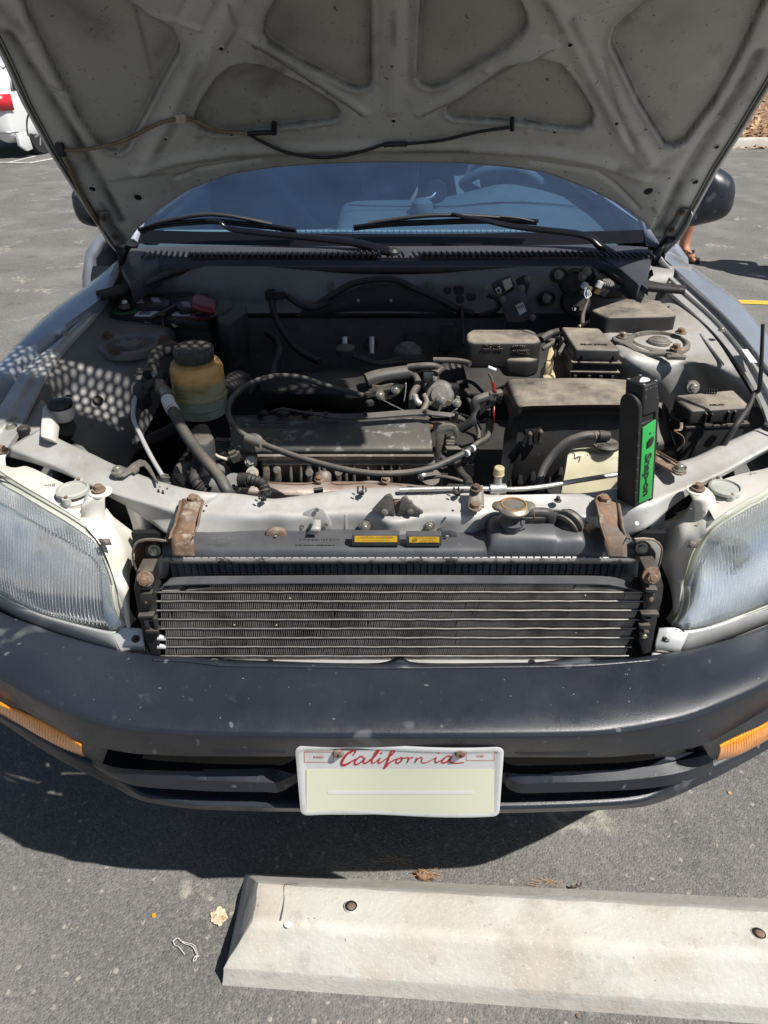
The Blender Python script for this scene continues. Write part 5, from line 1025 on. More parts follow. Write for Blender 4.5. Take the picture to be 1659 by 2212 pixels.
# rusty straps that hold the radiator
def strap(f, rows, bl_, m='rust'):
    a = loft('radiator_strap', [[atY(f(*l), y), atY(f(*r), y)] for l, r, y in rows], m, suv, n=4, nv=4, thick=.003, sharp=50)
    for k in (0, 1): loft('strap_flange', [[atY(f(*r[k]), r[2]) + Vector((0, 0, .0)) for r in rows[:-2]], [atY(f(*r[k]), r[2]) + Vector((.002 * (1 if k else -1), -.012, .006)) for r in rows[:-2]]], m, a, n=4, thick=.002)
    bolt(atY(f(*bl_), rows[0][2] - .004), (0, -.25, 1), .0115, 'rust', a)
    return a
ys0 = atZ((430, 1085), .888).y
strap(ZM, [((430, 285), (578, 285), ys0 + .008), ((425, 330), (565, 330), ys0 - .012), ((408, 390), (550, 395), ys0 - .030), ((395, 450), (540, 455), ys0 - .040), ((370, 500), (520, 505), ys0 - .052), ((362, 535), (508, 540), ys0 - .066), ((355, 548), (510, 548), ys0 - .070), ((355, 600), (515, 605), ys0 - .076), ((357, 680), (518, 685), ys0 - .078)], (508, 285))
strap(ZN, [((735, 280), (890, 300), ys0 + .006), ((750, 330), (895, 350), ys0 - .012), ((765, 400), (905, 420), ys0 - .030), ((770, 450), (910, 470), ys0 - .040), ((790, 510), (930, 515), ys0 - .052), ((805, 550), (950, 548), ys0 - .066), ((808, 560), (962, 558), ys0 - .070), ((812, 620), (970, 620), ys0 - .076), ((820, 685), (972, 690), ys0 - .078)], (805, 285))
box('lamp_side_tab', atY(ZM(575, 380), yl + .002), (.012, .006, .012), 'zinc', suv)
# ------------------------------------------------------------------ radiator
rg = grp('radiator', suv)
YR = yl - .035
tp = [(355, 1170), (362, 1158), (400, 1160), (470, 1164), (600, 1163), (850, 1165), (1040, 1165), (1052, 1155), (1062, 1138), (1090, 1133), (1190, 1137), (1200, 1143), (1250, 1140), (1262, 1150), (1275, 1162), (1290, 1160), (1310, 1155), (1360, 1163), (1368, 1175)]
bt = [(358, 1196), (362, 1200)] + [(x, 1204) for x in (400, 470, 600, 850, 1040, 1052, 1062, 1090, 1190, 1200, 1250, 1262, 1275, 1290, 1310)] + [(1358, 1203), (1366, 1200)]
rows = [[], [], [], [], []]
for a, b in zip(tp, bt):
    t = atY(a, YR + .005); l = atY(b, YR - .012); rows[0].append(t + Vector((0, .05, -.01))); rows[1].append(t + Vector((0, .015, .0))); rows[2].append(t.lerp(l, .3) + Vector((0, -.012, .004))); rows[3].append(t.lerp(l, .75) + Vector((0, -.012, 0))); rows[4].append(l)
loft('top_tank', rows, 'tank_plastic', rg, n=4, nv=4, sharp=60)
for k in (0, -1): mk('tank_end', [r[k] for r in rows] , [(0, 1, 2, 3, 4)], 'tank_plastic', rg)
sm = loft('crimped_seam', [[atY((x, 1204), YR - .012) for x in (352, 850, 1372)], [atY((x, 1206), YR - .022) for x in (350, 850, 1374)], [atY((x, 1216), YR - .022) for x in (350, 850, 1374)], [atY((x, 1218), YR - .012) for x in (352, 850, 1372)]], 'seam_metal', rg, n=30, nv=2)
tb = bpy.data.meshes.new('seam_tab'); bm = bmesh.new(); bmesh.ops.create_cube(bm, size=1); bmesh.ops.scale(bm, vec=(.0095, .003, .0045), verts=bm.verts); bmesh.ops.bevel(bm, geom=bm.edges[:], offset=.0008, segments=1, affect='EDGES'); bm.to_mesh(tb); bm.free(); tb.materials.append(MATS['seam_metal'])
for i in range(62): o = link('seam_tab', tb, None, sm); o.location = atY((362 + i * 16.3, 1205), YR - .0185); o.rotation_euler = (.5, 0, 0)
yc_ = YR + .01
box('core_back', atY((860, 1260), YR + .035), (.80, .01, .2), 'void', rg, bev=0)
v = []; f = []
def rib(x, z0, z1, y, w_=.0008, dpt=.012): n = len(v); v.extend([Vector((x - w_, y, z0)), Vector((x + w_, y, z0)), Vector((x + w_, y, z1)), Vector((x - w_, y, z1))]); f.append((n, n + 1, n + 2, n + 3))
cx0, cx1 = atY((368, 1230), yc_).x, atY((1352, 1230), yc_).x; zt, zb = atY((860, 1216), yc_).z, atY((860, 1262), yc_).z
x = cx0; i = 0
while x < cx1:                                                     # core: flat tubes with folded fins between, in small wave columns
    for k in range(17):
        z = zt - (k + .5) * (zt - zb) / 17 - .03; n = len(v); s_ = .0009
        a, b = x + .0008, x + .0095; o_ = .0012 * (1 if k % 2 else -1)
        v.extend([Vector((a, yc_, z + o_ * .2)), Vector((b, yc_, z + o_)), Vector((b, yc_, z + o_ + s_)), Vector((a, yc_, z + o_ * .2 + s_)), Vector((b, yc_ + .016, z + o_ + s_)), Vector((a, yc_ + .016, z + s_ + o_ * .2))]); f.append((n, n + 1, n + 2, n + 3)); f.append((n + 3, n + 2, n + 4, n + 5))
    x += .0105; i += 1
dz = Vector((0, 0, .03)); v = [p + dz for p in v]
o = mk('core_fins', v, f, 'fin_metal', rg, sharp=180); o['kind'] = 'stuff'
mk('core_plate', [atY((366, 1216), yc_ + .013), atY((1354, 1216), yc_ + .013), atY((1350, 1262), yc_ + .013), atY((370, 1262), yc_ + .013)], [(0, 1, 2, 3)], 'void', rg)
# filler neck, cap, overflow hose, top hose neck
cpos = atY(ZC(825, 1430), YR + .022); cpos = atZ(ZC(825, 1420), .905)
lathe('filler_neck', cpos + Vector((0, 0, -.06)), [(.022, 0), (.022, .035), (.028, .045), (.030, .052)], 'tank_plastic', rg, seg=30)
cp = lathe('radiator_cap', cpos + Vector((0, 0, -.006)), [(.031, -.008), (.036, -.004), (.038, .002), (.034, .008), (.029, .010), (.0285, .0088), (.001, .0095)], 'zinc', rg, seg=40)
loft('cap_ring', [[cpos + Vector((math.cos(a) * r_, math.sin(a) * r_, z)) for a in np.linspace(0, 2 * math.pi, 37)] for r_, z in ((.0182, .0005), (.0178, .0012), (.0165, .0012), (.016, .0004))], 'orange_ring', cp)
for s in (-1, 1): prism('cap_ear', [cpos + Vector((s * a, b, 0)) for a, b in [(.018, -.012), (.028, -.007), (.031, 0), (.028, .007), (.018, .012)]], (0, 0, -.006), 'zinc', cp, bev=.0015)
box('neck_gusset', atY(ZC(835, 1545), YR + .0), (.006, .012, .045), 'tank_plastic', rg)
tube('overflow_hose', [atZ(ZC(900, 1480), .888), atZ(ZC(985, 1475), .888), atZ(ZC(1060, 1480), .886), atZ(ZC(1095, 1510), .875), atZ(ZC(1085, 1560), .86)], .0115, 'hose', rg)
tube('spring_clamp', [atZ(ZC(955, 1450), .90), atZ(ZC(970, 1500), .90), atZ(ZC(955, 1550), .88)], .0016, 'rust_dark', rg)
tube('top_hose', [atZ(ZC(1150, 1580), .85) , atZ(ZC(1225, 1560), .862), atZ(ZC(1270, 1520), .868)], .03, 'rubber', rg, seg=20)
for q, z in ((ZC(1200, 1570), .862), (ZC(1235, 1540), .870)): lathe('hose_clamp', atZ(q, z), [(.0325, -.005), (.034, -.004), (.034, .004), (.0325, .005)], 'cast_metal', rg, seg=30, axis=(.6, .55, .3))
# yellow caution labels on their pads
def wlabel(x0, x1, y0, y1, lines):
    yy = YR - .014
    prism('label_pad', [atY(q, yy) for q in rounded([Vector((x0 - 6, y0 - 3, 0)), Vector((x1 + 5, y0 - 3, 0)), Vector((x1 + 5, y1 + 8, 0)), Vector((x0 - 6, y1 + 8, 0))], .08)], (0, .012, 0), 'tank_plastic', rg, bev=.001)
    l = prism('warning_label', [atY(q, yy - .0008) for q in [(x0, y0), (x1, y0), (x1, y1), (x0, y1)]], (0, .0004, 0), 'label_yellow', rg, bev=0)
    for s, x, y, sz, mm in lines: text('label_lettering', s, atY((x, y), yy - .0014), (1, 0, 0), (0, 0, 1), sz, mm, l, ext=.00005, sx=1.7)
wlabel(766, 858, 1158, 1171, [('! CAUTION  ATTENTION', 812, 1160.5, .0042, 'label_print'), ('= = = = = = = = = = =', 812, 1166, .0042, 'rust')])
wlabel(884, 949, 1160, 1172, [('! CAUTION ATTENTION', 918, 1161.5, .0030, 'label_print'), ("Don't touch", 925, 1166, .0035, 'label_print'), ('Ne Pas Toucher', 925, 1170.2, .0035, 'label_print'), ('Ø', 896, 1167, .009, 'label_print')])
text('raised_lettering', '>PA66-GF30<', atY((690, 1166), YR - .0135), (1, 0, 0), (0, 0, 1), .008, 'tank_plastic', rg, ext=.0005, sx=2)
text('raised_lettering', 'TOYOTA TA11', atY((480, 1163), YR - .0135), (1, 0, 0), (0, 0, 1), .0065, 'aluminium', rg, ext=.0001, sx=1.4); text('raised_lettering', '32707', atY((480, 1170), YR - .0145), (1, 0, 0), (0, 0, 1), .0055, 'aluminium', rg, ext=.0001, sx=1.4)
for q in [(593, 1154), (963, 1154)]:
    pr_ = prism('mount_ear', [atY((q[0] + a, q[1] + b), YR + .01) for a, b in [(-24, 12), (-18, -4), (-8, -9), (12, -9), (22, -4), (28, 12)]], (0, .01, 0), 'rust' if q[0] < 700 else 'tank_plastic', rg, bev=.002)
    box('mount_lug', atY((q[0] + 3, q[1] + 3), YR + .005), (.012, .006, .008), 'silver_dirty', pr_)
# side ears with bolts
for f, q, s, ring in ((ZM, (228, 645), -1, [(105, 790), (80, 700), (85, 630), (110, 590), (170, 572), (260, 575), (325, 590)]), (ZN, (1082, 628), 1, [(1120, 768), (1200, 768), (1222, 720), (1235, 640), (1215, 595), (1170, 565), (1100, 558), (1030, 562)])):
    e = loft('side_ear', [[atY(f(*p), YR - .004) for p in ring], [atY(f(*p), YR - .034) for p in ring]], 'rust' if s > 0 else 'cast_metal', suv, n=4, thick=.003)
    prism('ear_plate', [atY(f(*p), YR) for p in ring], (0, .003, 0), 'silver_dirty' if s > 0 else 'rust_dark', e, bev=.001)
    lathe('bush', atY(f(*q), YR - .004), [(.019, -.004), (.02, .006), (.018, .012), (.009, .013)], 'cast_metal', e, seg=28, axis=(s * -.1, -1, .3)); bolt(atY(f(*q), YR - .016), (s * -.1, -1, .3), .0095, 'zinc', e)
loft('side_support', [[atY(ZM(*p), YR + .005) for p in [(270, 600), (330, 700), (320, 830), (250, 850)]], [atY(ZM(*p), YR + .012) for p in [(240, 640), (250, 720), (215, 800), (215, 840)]]], 'silver_dirty', suv, n=4, thick=.002)
loft('side_support', [[atY(ZN(*p), YR + .005) for p in [(985, 740), (985, 800), (1000, 835), (1040, 830)]], [atY(ZN(*p), YR + .012) for p in [(1130, 660), (1125, 740), (1080, 800), (1060, 830)]]], 'silver_dirty', suv, n=4, thick=.002)
loft('silver_post', [[atY(q, YR + .06) for q in [(265, 1075), (290, 1150), (300, 1240), (310, 1330)]], [atY(q, YR + .06) for q in [(300, 1070), (345, 1150), (345, 1240), (340, 1330)]]], 'silver', suv, n=3, thick=.002)
loft('silver_post', [[atY(q, YR + .06) for q in [(1395, 1150), (1365, 1180), (1360, 1240), (1365, 1330)]], [atY(q, YR + .06) for q in [(1440, 1095), (1425, 1180), (1400, 1240), (1395, 1330)]]], 'silver', suv, n=3, thick=.002)
# ------------------------------------------------------------------ condenser in front
cg = grp('condenser', suv)
YC = YR - .055
hd = [(345, 1275), (362, 1255), (395, 1246), (600, 1243), (860, 1242), (1100, 1243), (1290, 1244), (1345, 1252), (1380, 1268), (1392, 1277)]
hb = [(338, 1278), (352, 1270), (380, 1263), (600, 1260), (860, 1260), (1100, 1260), (1290, 1262), (1330, 1266), (1372, 1275), (1388, 1279)]
loft('top_plate', [[atY(a, YC + .012) for a in hd], [atY(a, YC - .003) + Vector((0, 0, .001)) for a in hb], [atY((b[0], b[1] + 1.5), YC - .001) for b in hb]], 'tank_plastic', cg, n=6, nv=3, sharp=50)
tz = [atY((860, 1278 + 19.7 * i), YC).z for i in range(8)]
for i, z in enumerate(tz):
    yl_ = 1278 + 19.7 * i; xa = atY(((336 if i < 6 else 348), yl_), YC).x; xb = atY((1396 - 5.5 * i, yl_), YC).x
    tube('flat_tube', [Vector((xa + (xb - xa) * k / 40, YC - .001 + random.uniform(-.0004, .0004), z + random.uniform(-.0003, .0003))) for k in range(41)], .0024, 'tube_metal', cg, n=1, seg=8, flat=1)
zz_ = [atY((860, 1261), YC).z] + tz + [atY((860, 1426), YC).z]
for i in range(len(zz_) - 1):
    z1, z0 = zz_[i] - .0028, zz_[i + 1] + .0028
    if i == 0: z1 = zz_[0]
    yp = 1278 + 19.7 * (i - .5); xa = atY(((342 if i < 5 else 352), yp), YC).x + .004; xb = atY((1392 - 5.5 * i, yp), YC).x; n_ = int((xb - xa) / .00285)
    v = []; f = []; jit = 0
    for k in range(n_):
        x = xa + (xb - xa) * k / n_; jit = .8 * jit + random.gauss(0, .00022); bend = 0
        if random.random() < .012: bend = random.uniform(-.0022, .0022)
        x += jit; le = .0010; w_ = .00042
        if i == 0 and (k < 24 or k > n_ - 36): z1k = z1 - .014 * (1 - min(k, n_ - 1 - k) / 36); le += .006
        else: z1k = z1
        n = len(v)                                                 # a narrow loop of folded strip: two blades joined by a rounded top
        for dx, zz2, dd in ((-w_ - .0004, z0, 0), (-w_ * .2 + le, (z0 * .3 + z1k * .7), bend), (w_ + le * .8, z1k - .0006, bend)):
            v.append(Vector((x + dx + dd, YC - .0015, zz2))); v.append(Vector((x + dx + .0011 + dd, YC - .0005, zz2))); v.append(Vector((x + dx + dd, YC + .014, zz2)))
        for q in (0, 3):
            f.append((n + q, n + q + 1, n + q + 4, n + q + 3)); f.append((n + q, n + q + 3, n + q + 5, n + q + 2))
    o = mk('fin_strip', v, f, 'fin_metal', cg, sharp=180); o['kind'] = 'stuff'
mk('fin_backing', [atY((340, 1262), YC + .015), atY((1392, 1262), YC + .015), atY((1360, 1430), YC + .015), atY((350, 1430), YC + .015)], [(0, 1, 2, 3)], 'void', cg)
for q in [(626, 1292), (1100 / 1 * 0 + 597, 1350), (506, 1350), (1244, 1367), (1264, 1286)]: lathe('grit', atY(q, YC - .002), [(.0018, 0), (.0014, .0015), (.0005, .002)], 'paper', cg, seg=6, axis=(0, -1, 0))
# black end brackets
def bracket(f, out, plates, bolts, s):
    b = prism('end_bracket', [atY(f(*q), YC - .004) for q in out], (0, .03, 0), 'black_plastic', cg, bev=.002)
    for P_, o_ in plates: prism('bracket_boss', [atY(f(*q), YC - .004 - o_) for q in P_], (0, o_ + .002, 0), 'black_plastic', b, bev=.001)
    for q, r, m in bolts:
        if m: bolt(atY(f(*q), YC - .008), (0, -1, .3), r, m, b)
        else: lathe('boss_ring', atY(f(*q), YC - .008), [(r * 1.4, -.004), (r * 1.35, .004), (r, .004), (r * .9, -.002)], 'black_plastic', b, seg=20, axis=(0, -1, .3)); lathe('hole', atY(f(*q), YC - .008), [(r * .95, 0), (r * .9, .001)], 'void', b, seg=14, axis=(0, -1, .3))
bracket(ZM, [(100, 795), (215, 795), (222, 900), (205, 925), (240, 960), (240, 1080), (255, 1220), (270, 1400), (200, 1400), (150, 1260), (115, 1140), (78, 930)],
        [([(110, 920), (205, 905), (205, 925), (112, 938)], .008), ([(118, 955), (210, 955), (215, 1040), (130, 1045)], .008), ([(105, 1120), (220, 1115), (222, 1135), (108, 1140)], .010), ([(150, 1140), (180, 1140), (195, 1240), (165, 1240)], .008), ([(215, 1140), (240, 1140), (255, 1235), (230, 1240)], .008), ([(160, 1225), (255, 1225), (258, 1245), (165, 1250)], .010)],
        [((163, 848), .0125, 'rust'), ((172, 1005), .005, 'rust'), ((195, 1122), .007, None)], -1)
bracket(ZN, [(1105, 780), (1210, 775), (1240, 910), (1230, 1000), (1200, 1120), (1175, 1240), (1150, 1380), (1090, 1400), (1060, 1300), (1075, 1160), (1095, 1020), (1095, 900)],
        [([(1110, 925), (1200, 930), (1195, 960), (1115, 955)], .010), ([(1110, 960), (1180, 965), (1185, 1030), (1115, 1035)], .006), ([(1080, 1105), (1210, 1105), (1208, 1125), (1080, 1125)], .010), ([(1065, 1185), (1145, 1185), (1148, 1215), (1068, 1215)], .010), ([(1065, 1235), (1140, 1235), (1135, 1285), (1070, 1285)], .006)],
        [((1148, 825), .0135, 'rust'), ((1145, 988), .006, 'rust'), ((1098, 1255), .006, 'zinc'), ((1120, 1115), .008, None)], 1)
for q in [(262, 1270), (262, 1330)]: tube('end_fitting', [atY(ZM(q[0] - 10, q[1]), YC), atY(ZM(q[0] + 50, q[1] + 12), YC)], lambda t: .009 - .004 * t, 'silver_dirty', cg)
# dark side cavities beside the cooling pack
loft('side_shroud', [[atY((x, 1040), YR + .09) for x in (200, 300)], [atY((x, 1200), YR + .09) for x in (200, 330)], [atY((x, 1440), YR + .05) for x in (240, 360)]], 'chassis', suv)
loft('side_shroud', [[atY((x, 1110), YR + .09) for x in (1420, 1560)], [atY((x, 1250), YR + .09) for x in (1390, 1520)], [atY((x, 1440), YR + .05) for x in (1360, 1500)]], 'chassis', suv)
KS = 1.0
KS = .62
# ------------------------------------------------------------------ engine
eg = grp('engine', suv)
box('engine_block', (-.0, 1.24, .62), (.62, .34, .30), 'chassis', eg, bev=.03)
vc = []
for i, x in enumerate([(572, 905), (590, 903), (640, 905), (750, 906), (850, 906), (905, 906), (920, 908), (928, 925)]): pass
# valve cover: top plane tilting, round shoulders, then the flange
def vrow(xs, y, Z): return [atZ((x, y), Z) for x in xs]
loft('valve_cover', [vrow([498, 530, 600, 700, 800, 900, 926], 897, .845), vrow([496, 530, 600, 700, 800, 900, 926], 903, .868), vrow([497, 530, 600, 700, 800, 900, 928], 925, .872), vrow([500, 530, 600, 700, 800, 900, 932], 950, .870), vrow([505, 535, 600, 700, 800, 900, 934], 970, .862), vrow([510, 540, 600, 700, 800, 900, 936], 981, .850)], 'valve_cover', eg, n=8, nv=4, sharp=60)
for k, (y, z) in enumerate([(912, .8735), (917, .8735), (921, .8732)]): tube('cover_rib', [atZ((x, y), z) for x in (520, 600, 660, 730)], .0018, 'valve_cover', eg)
loft('cover_flange', [vrow([502, 560, 700, 936], 981, .852), vrow([502, 560, 700, 938], 986, .850), vrow([502, 560, 700, 938], 992, .842), vrow([504, 560, 700, 936], 995, .836)], 'cast_metal', eg, n=4, sharp=30)
for x in (500, 937): mk('cover_end', [atZ((x, 903), .868), atZ((x, 950), .868), atZ((x, 981), .850), atZ((x, 995), .80), atZ((x, 905), .80)], [(0, 1, 2, 3, 4)], 'valve_cover', eg)
fy = atZ((700, 995), .836).y
prism('gearbox_casing', [Vector(p) for p in ((.10, 1.02, .66), (.62, 1.0, .66), (.60, 1.62, .68), (.06, 1.62, .68))], (0, 0, -.3), 'chassis', eg, bev=.02)
prism('lower_casing', [Vector(p) for p in ((-.5, 1.05, .66), (.0, 1.02, .70), (.0, 1.6, .74), (-.4, 1.6, .74))], (0, 0, -.25), 'chassis', eg, bev=.02)
prism('sun_blocker', [Vector(p) for p in ((.10, 1.46, .80), (.60, 1.44, .80), (.60, 1.70, .86), (.04, 1.70, .86))], (0, 0, -.3), 'chassis', eg, bev=.02)  # near-black bulk added to keep the sun off the lower firewall
hd_ = loft('cylinder_head', [[atY((x, 994), fy) for x in (565, 640, 760, 900, 940)], [atY((x, 1003), fy - .004) for x in (565, 640, 760, 900, 940)], [atY((x, 1004), fy + .018) for x in (565, 640, 760, 900, 940)], [atY((x, 1045), fy + .02) for x in (570, 640, 760, 900, 930)]], 'cast_metal', eg, n=6)
for x, w_ in [(575, 14), (600, 12), (628, 5), (650, 5), (668, 10), (690, 5), (700, 6), (731, 10), (748, 5), (765, 5), (795, 5), (826, 5), (845, 5), (863, 5)]:
    prism('head_rib', [atY(q, fy - .002) for q in [(x - w_ / 2, 1003), (x + w_ / 2, 1003), (x + w_ / 2 + 1, 1043), (x - w_ / 2 - 1, 1043)]], (0, .02, 0), 'cast_metal', hd_, bev=.002)
for q in [(668, 1021), (731, 1020), (700, 1030), (598, 1015)]: lathe('head_boss', atY(q, fy - .003), [(.011, -.008), (.0115, .002), (.009, .005), (.001, .005)], 'cast_metal', hd_, seg=20, axis=(0, -1, .4))
hs_ = [[atZ(q, z) for q in P_] for P_, z in (([(560, 1040), (640, 1043), (735, 1040), (830, 1042), (930, 1050)], .80), ([(545, 1048), (640, 1050), (735, 1050), (830, 1052), (935, 1055)], .808), ([(535, 1065), (640, 1070), (735, 1068), (830, 1068), (935, 1068)], .80), ([(535, 1085), (640, 1090), (735, 1090), (830, 1090), (935, 1090)], .77))]
hsh = loft('heat_shield', hs_, 'heat_shield', eg, n=6, nv=4)
tube('shield_edge', [atZ(q, .809) for q in [(575, 1041), (650, 1046), (700, 1038), (735, 1046), (800, 1040), (870, 1047)]], .0018, 'rust', hsh)
for q in [ZB(862, 1240), ZB(1340, 1245)]: bolt(atZ(q, .815), (0, -.3, 1), .0085, 'rust', hsh)
lathe('shield_bulge', atZ(ZB(890, 1225), .80), [(.026, 0), (.022, .016), (.012, .024), (.001, .026)], 'cast_metal', hsh, seg=20, axis=(0, -.6, 1))
box('black_clip', atZ(ZB(855, 1322), .815), (.026, .010, .018), 'dark_plastic', suv, bev=.003); tube('black_clip_roll', [atZ(ZB(822, 1318), .82), atZ(ZB(885, 1308), .82)], .006, 'dark_plastic', suv)
# oil filler/lifting hook etc.
prism('lifting_hook', [atY(T_(*q), atZ((900, 990), .86).y - .01) for q in [(560, 1680), (560, 1200), (600, 1140), (680, 1100), (790, 1095), (870, 1130), (905, 1190), (912, 1270), (880, 1310), (850, 1290), (835, 1230), (790, 1200), (735, 1210), (700, 1270), (690, 1330), (650, 1480), (625, 1680)]], (0, .006, 0), 'cast_metal', eg, bev=.0015)
tube('vent_pipe', [atZ(T_(450, 1140), .86), atZ(T_(560, 1130), .86), atZ(T_(680, 1120), .855)], .012, 'cast_metal', eg); lathe('spring_clamp', atZ(T_(480, 1140), .862), [(.0135, -.006), (.015, -.005), (.015, .005), (.0135, .006)], 'rust_dark', eg, seg=20, axis=(1, .1, 0))
for k, (y0, y1) in enumerate([(1280, 1305), (1340, 1355), (1378, 1392), (1425, 1475)]): prism('coil_fin', [atZ(q, .83 - k * .004) for q in [T_(705, y0), T_(850 if k != 3 else 900, y0), T_(850 if k != 3 else 960, y1), T_(730, y1)]], (0, 0, -.003), 'cast_metal', eg, bev=.0005)
# ignition leads over the cover
for k in range(4): tube('ignition_lead', [atZ((ZB(480 + (0 if k else 0), 775)[0] if k == 0 else 655 + 30 * k, 895 + k), .88 + .002 * k), atZ(ZB(590, 735), .895) if k == 0 else atZ((690 + 20 * k, 893 + 2 * k), .886), atZ(ZB(800, 765), .892), atZ(ZB(1000, 778 + 7 * k), .89), atZ(ZB(1200, 772 + 9 * k), .89), atZ(ZB(1450, 752 + 9 * k), .89), atZ(ZB(1620, 745 + 8 * k), .89), atZ(T_(500, 910 + 14 * k), .89), atZ(T_(850, 950 + 14 * k), .885), atZ(T_(1000, 1020 + 10 * k), .87)], .0042, 'hose', eg)
for q in [ZB(1195, 782), ZB(910, 778), ZB(1622, 760), T_(880, 960)]: box('lead_clip', atZ(q, .892), (.010, .012, .02), 'rubber', eg, bev=.002)
for q in [ZB(435, 780), ZB(760, 780)]: tube('plug_boot', [atZ(q, .862), atZ((q[0] + 4, q[1] - 4), .885), atZ((q[0] + 16, q[1] - 6), .888)], .0095, 'rubber', eg)
lathe('oil_cap', atZ(ZB(600, 775), .875), [(.022, 0), (.022, .012), (.018, .016), (.001, .016)], 'dark_plastic', eg, seg=30, lobes=8, amp=.05)
# big looping cable in front of the cover
LOOP = [(1190, 640, .88), (1000, 590, .89), (850, 545, .90), (720, 505, .91), (560, 495, .915), (440, 520, .92), (330, 570, .92), (240, 650, .92), (205, 740, .915), (230, 830, .91), (290, 895, .90), (370, 950, .89), (450, 985, .89), (580, 1035, .89), (740, 1090, .888), (900, 1135, .885), (1100, 1180, .882), (1300, 1200, .88), (1500, 1190, .88), (1659, 1160, .882)]
tube('looping_cable', [atZ(ZB(*q[:2]), q[2]) for q in LOOP] + [atZ(ZC(330, 1115), .885), atZ(ZC(470, 1050), .89), atZ(ZC(560, 985), .892), atZ(ZC(640, 930), .88), atZ(ZC(645, 820), .85)], .0085, 'hose', suv, n=8, seg=14)
for a, b, z in [((1020, 1500), (1062, 1590), .892), ((1105, 1440), (1150, 1500), .894)]: tube('white_band', [atZ(T_((a[0] + b[0]) / 2 - 14, (a[1] + b[1]) / 2 + 8), z), atZ(T_((a[0] + b[0]) / 2 + 14, (a[1] + b[1]) / 2 - 8), z)], .0095, 'label_white', suv, seg=14)
tube('cable_joint', [atZ(ZB(340, 940), .893), atZ(ZB(400, 965), .892), atZ(ZB(455, 988), .892)], .0125, 'zinc', suv, seg=14)
lathe('round_bracket', atY(ZB(390, 975), atZ(ZB(390, 990), .875).y), [(.027, 0), (.027, .006), (.024, .008), (.001, .008)], 'cast_metal', suv, seg=30, axis=(0, -1, .35)); box('bracket_leg', atZ(ZB(420, 1040), .84), (.03, .01, .05), 'cast_metal', suv, bev=.003)
# intake side behind the cover
loft('intake_manifold', [[atZ((x, y), z) for x, y, z in r] for r in ([(560, 800, .80), (650, 800, .82), (760, 795, .84), (850, 790, .85)], [(560, 830, .84), (650, 825, .86), (760, 820, .87), (860, 812, .87)], [(570, 860, .82), (660, 860, .84), (760, 860, .85), (860, 850, .85)], [(570, 890, .74), (660, 890, .76), (760, 890, .78), (860, 890, .78)])], 'chassis', eg, n=5, nv=4)
tube('foam_hose', [atZ(ZB(1200, 530), .885), atZ(ZB(1300, 500), .89), atZ(ZB(1500, 470), .892)], .024, 'hose', eg, seg=22)
tube('coolant_hose', [atZ(ZB(1480, 480), .888), atZ(ZB(1550, 500), .888), atZ(ZB(1570, 560), .88), atZ(ZB(1535, 630), .872), atZ(ZB(1530, 720), .86)], .0125, 'hose', eg, seg=14)
mb = prism('cable_bracket', [atY(ZB(*q), 1.31) for q in [(1240, 560), (1300, 570), (1380, 552), (1480, 565), (1440, 620), (1380, 660), (1300, 672), (1250, 640)]], (0, .004, 0), 'zinc', eg, bev=0)
prism('bracket_slot', [atY(ZB(*q), 1.308) for q in [(1330, 600), (1390, 592), (1400, 625), (1350, 640)]], (0, .002, 0), 'void', mb, bev=0)
for q in [(1412, 592), (1300, 632)]: bolt(atY(ZB(*q), 1.306), (0, -1, .3), .0095, 'zinc', mb)
tube('bracket_tab', [atY(ZB(1485, 548), 1.29), atY(ZB(1482, 600), 1.29), atY(ZB(1470, 680), 1.29)], .005, 'silver_dirty', eg, flat=.4)
for dx, dy in ((1215, 630), (1225, 690), (1240, 610)): box('cable_end', atZ(ZB(dx, dy), .885), (.022, .02, .016), 'rubber', eg, rot=(0, 0, .4), bev=.003)
tube('throttle_wire', [atZ(ZB(1325, 672), .885), atZ(ZB(1420, 720), .885), atZ(ZB(1490, 752), .885), atZ(ZC(220, 800), .885)], .0018, 'aluminium', eg)
# throttle body cluster
prism('throttle_casting', [atY(T_(*q), 1.33) for q in [(370, 280), (560, 290), (530, 420), (480, 440), (440, 470), (400, 455), (380, 400)]], (0, .05, -.04), 'aluminium', eg, bev=.004)
prism('throttle_casting', [atY(T_(*q), 1.32) for q in [(510, 345), (595, 355), (580, 440), (550, 485), (510, 465)]], (0, .03, -.01), 'aluminium', eg, bev=.003)
prism('throttle_web', [atY(T_(*q), 1.33) for q in [(390, 460), (470, 470), (400, 580), (390, 640)]], (0, .01, 0), 'cast_metal', eg, bev=.002)
tube('casting_edge', [atZ(T_(200, 280), .915), atZ(T_(300, 290), .915), atZ(T_(370, 262), .918), atZ(T_(600, 268), .918)], .003, 'cast_metal', eg)
tube('vacuum_hose', [atZ(T_(130, 215), .925), atZ(T_(300, 195), .928), atZ(T_(450, 190), .928), atZ(T_(560, 200), .925), atZ(T_(630, 235), .918)], .010, 'hose', eg)
tube('vacuum_hose', [atZ(T_(560, 320), .92), atZ(T_(600, 290), .92), atZ(T_(650, 240), .92)], .009, 'hose', eg)
tube('vacuum_hose', [atZ(T_(520, 105), .93), atZ(T_(800, 110), .93), atZ(T_(1000, 135), .93), atZ(T_(1090, 165), .93)], .009, 'hose', eg)
ca = prism('throttle_cam', [atY(T_(*q), 1.24) for q in [(440, 760), (500, 770), (560, 700), (620, 670), (700, 690), (740, 730), (820, 750), (790, 810), (700, 800), (650, 850), (620, 900), (590, 900), (600, 850), (540, 830), (460, 800)]], (0, .006, 0), 'zinc', eg, bev=0)
for q, r in (((655, 715), .010), ((888, 765), .009)): bolt(atY(T_(*q), 1.232), (0, -1, .4), r, 'zinc', ca)
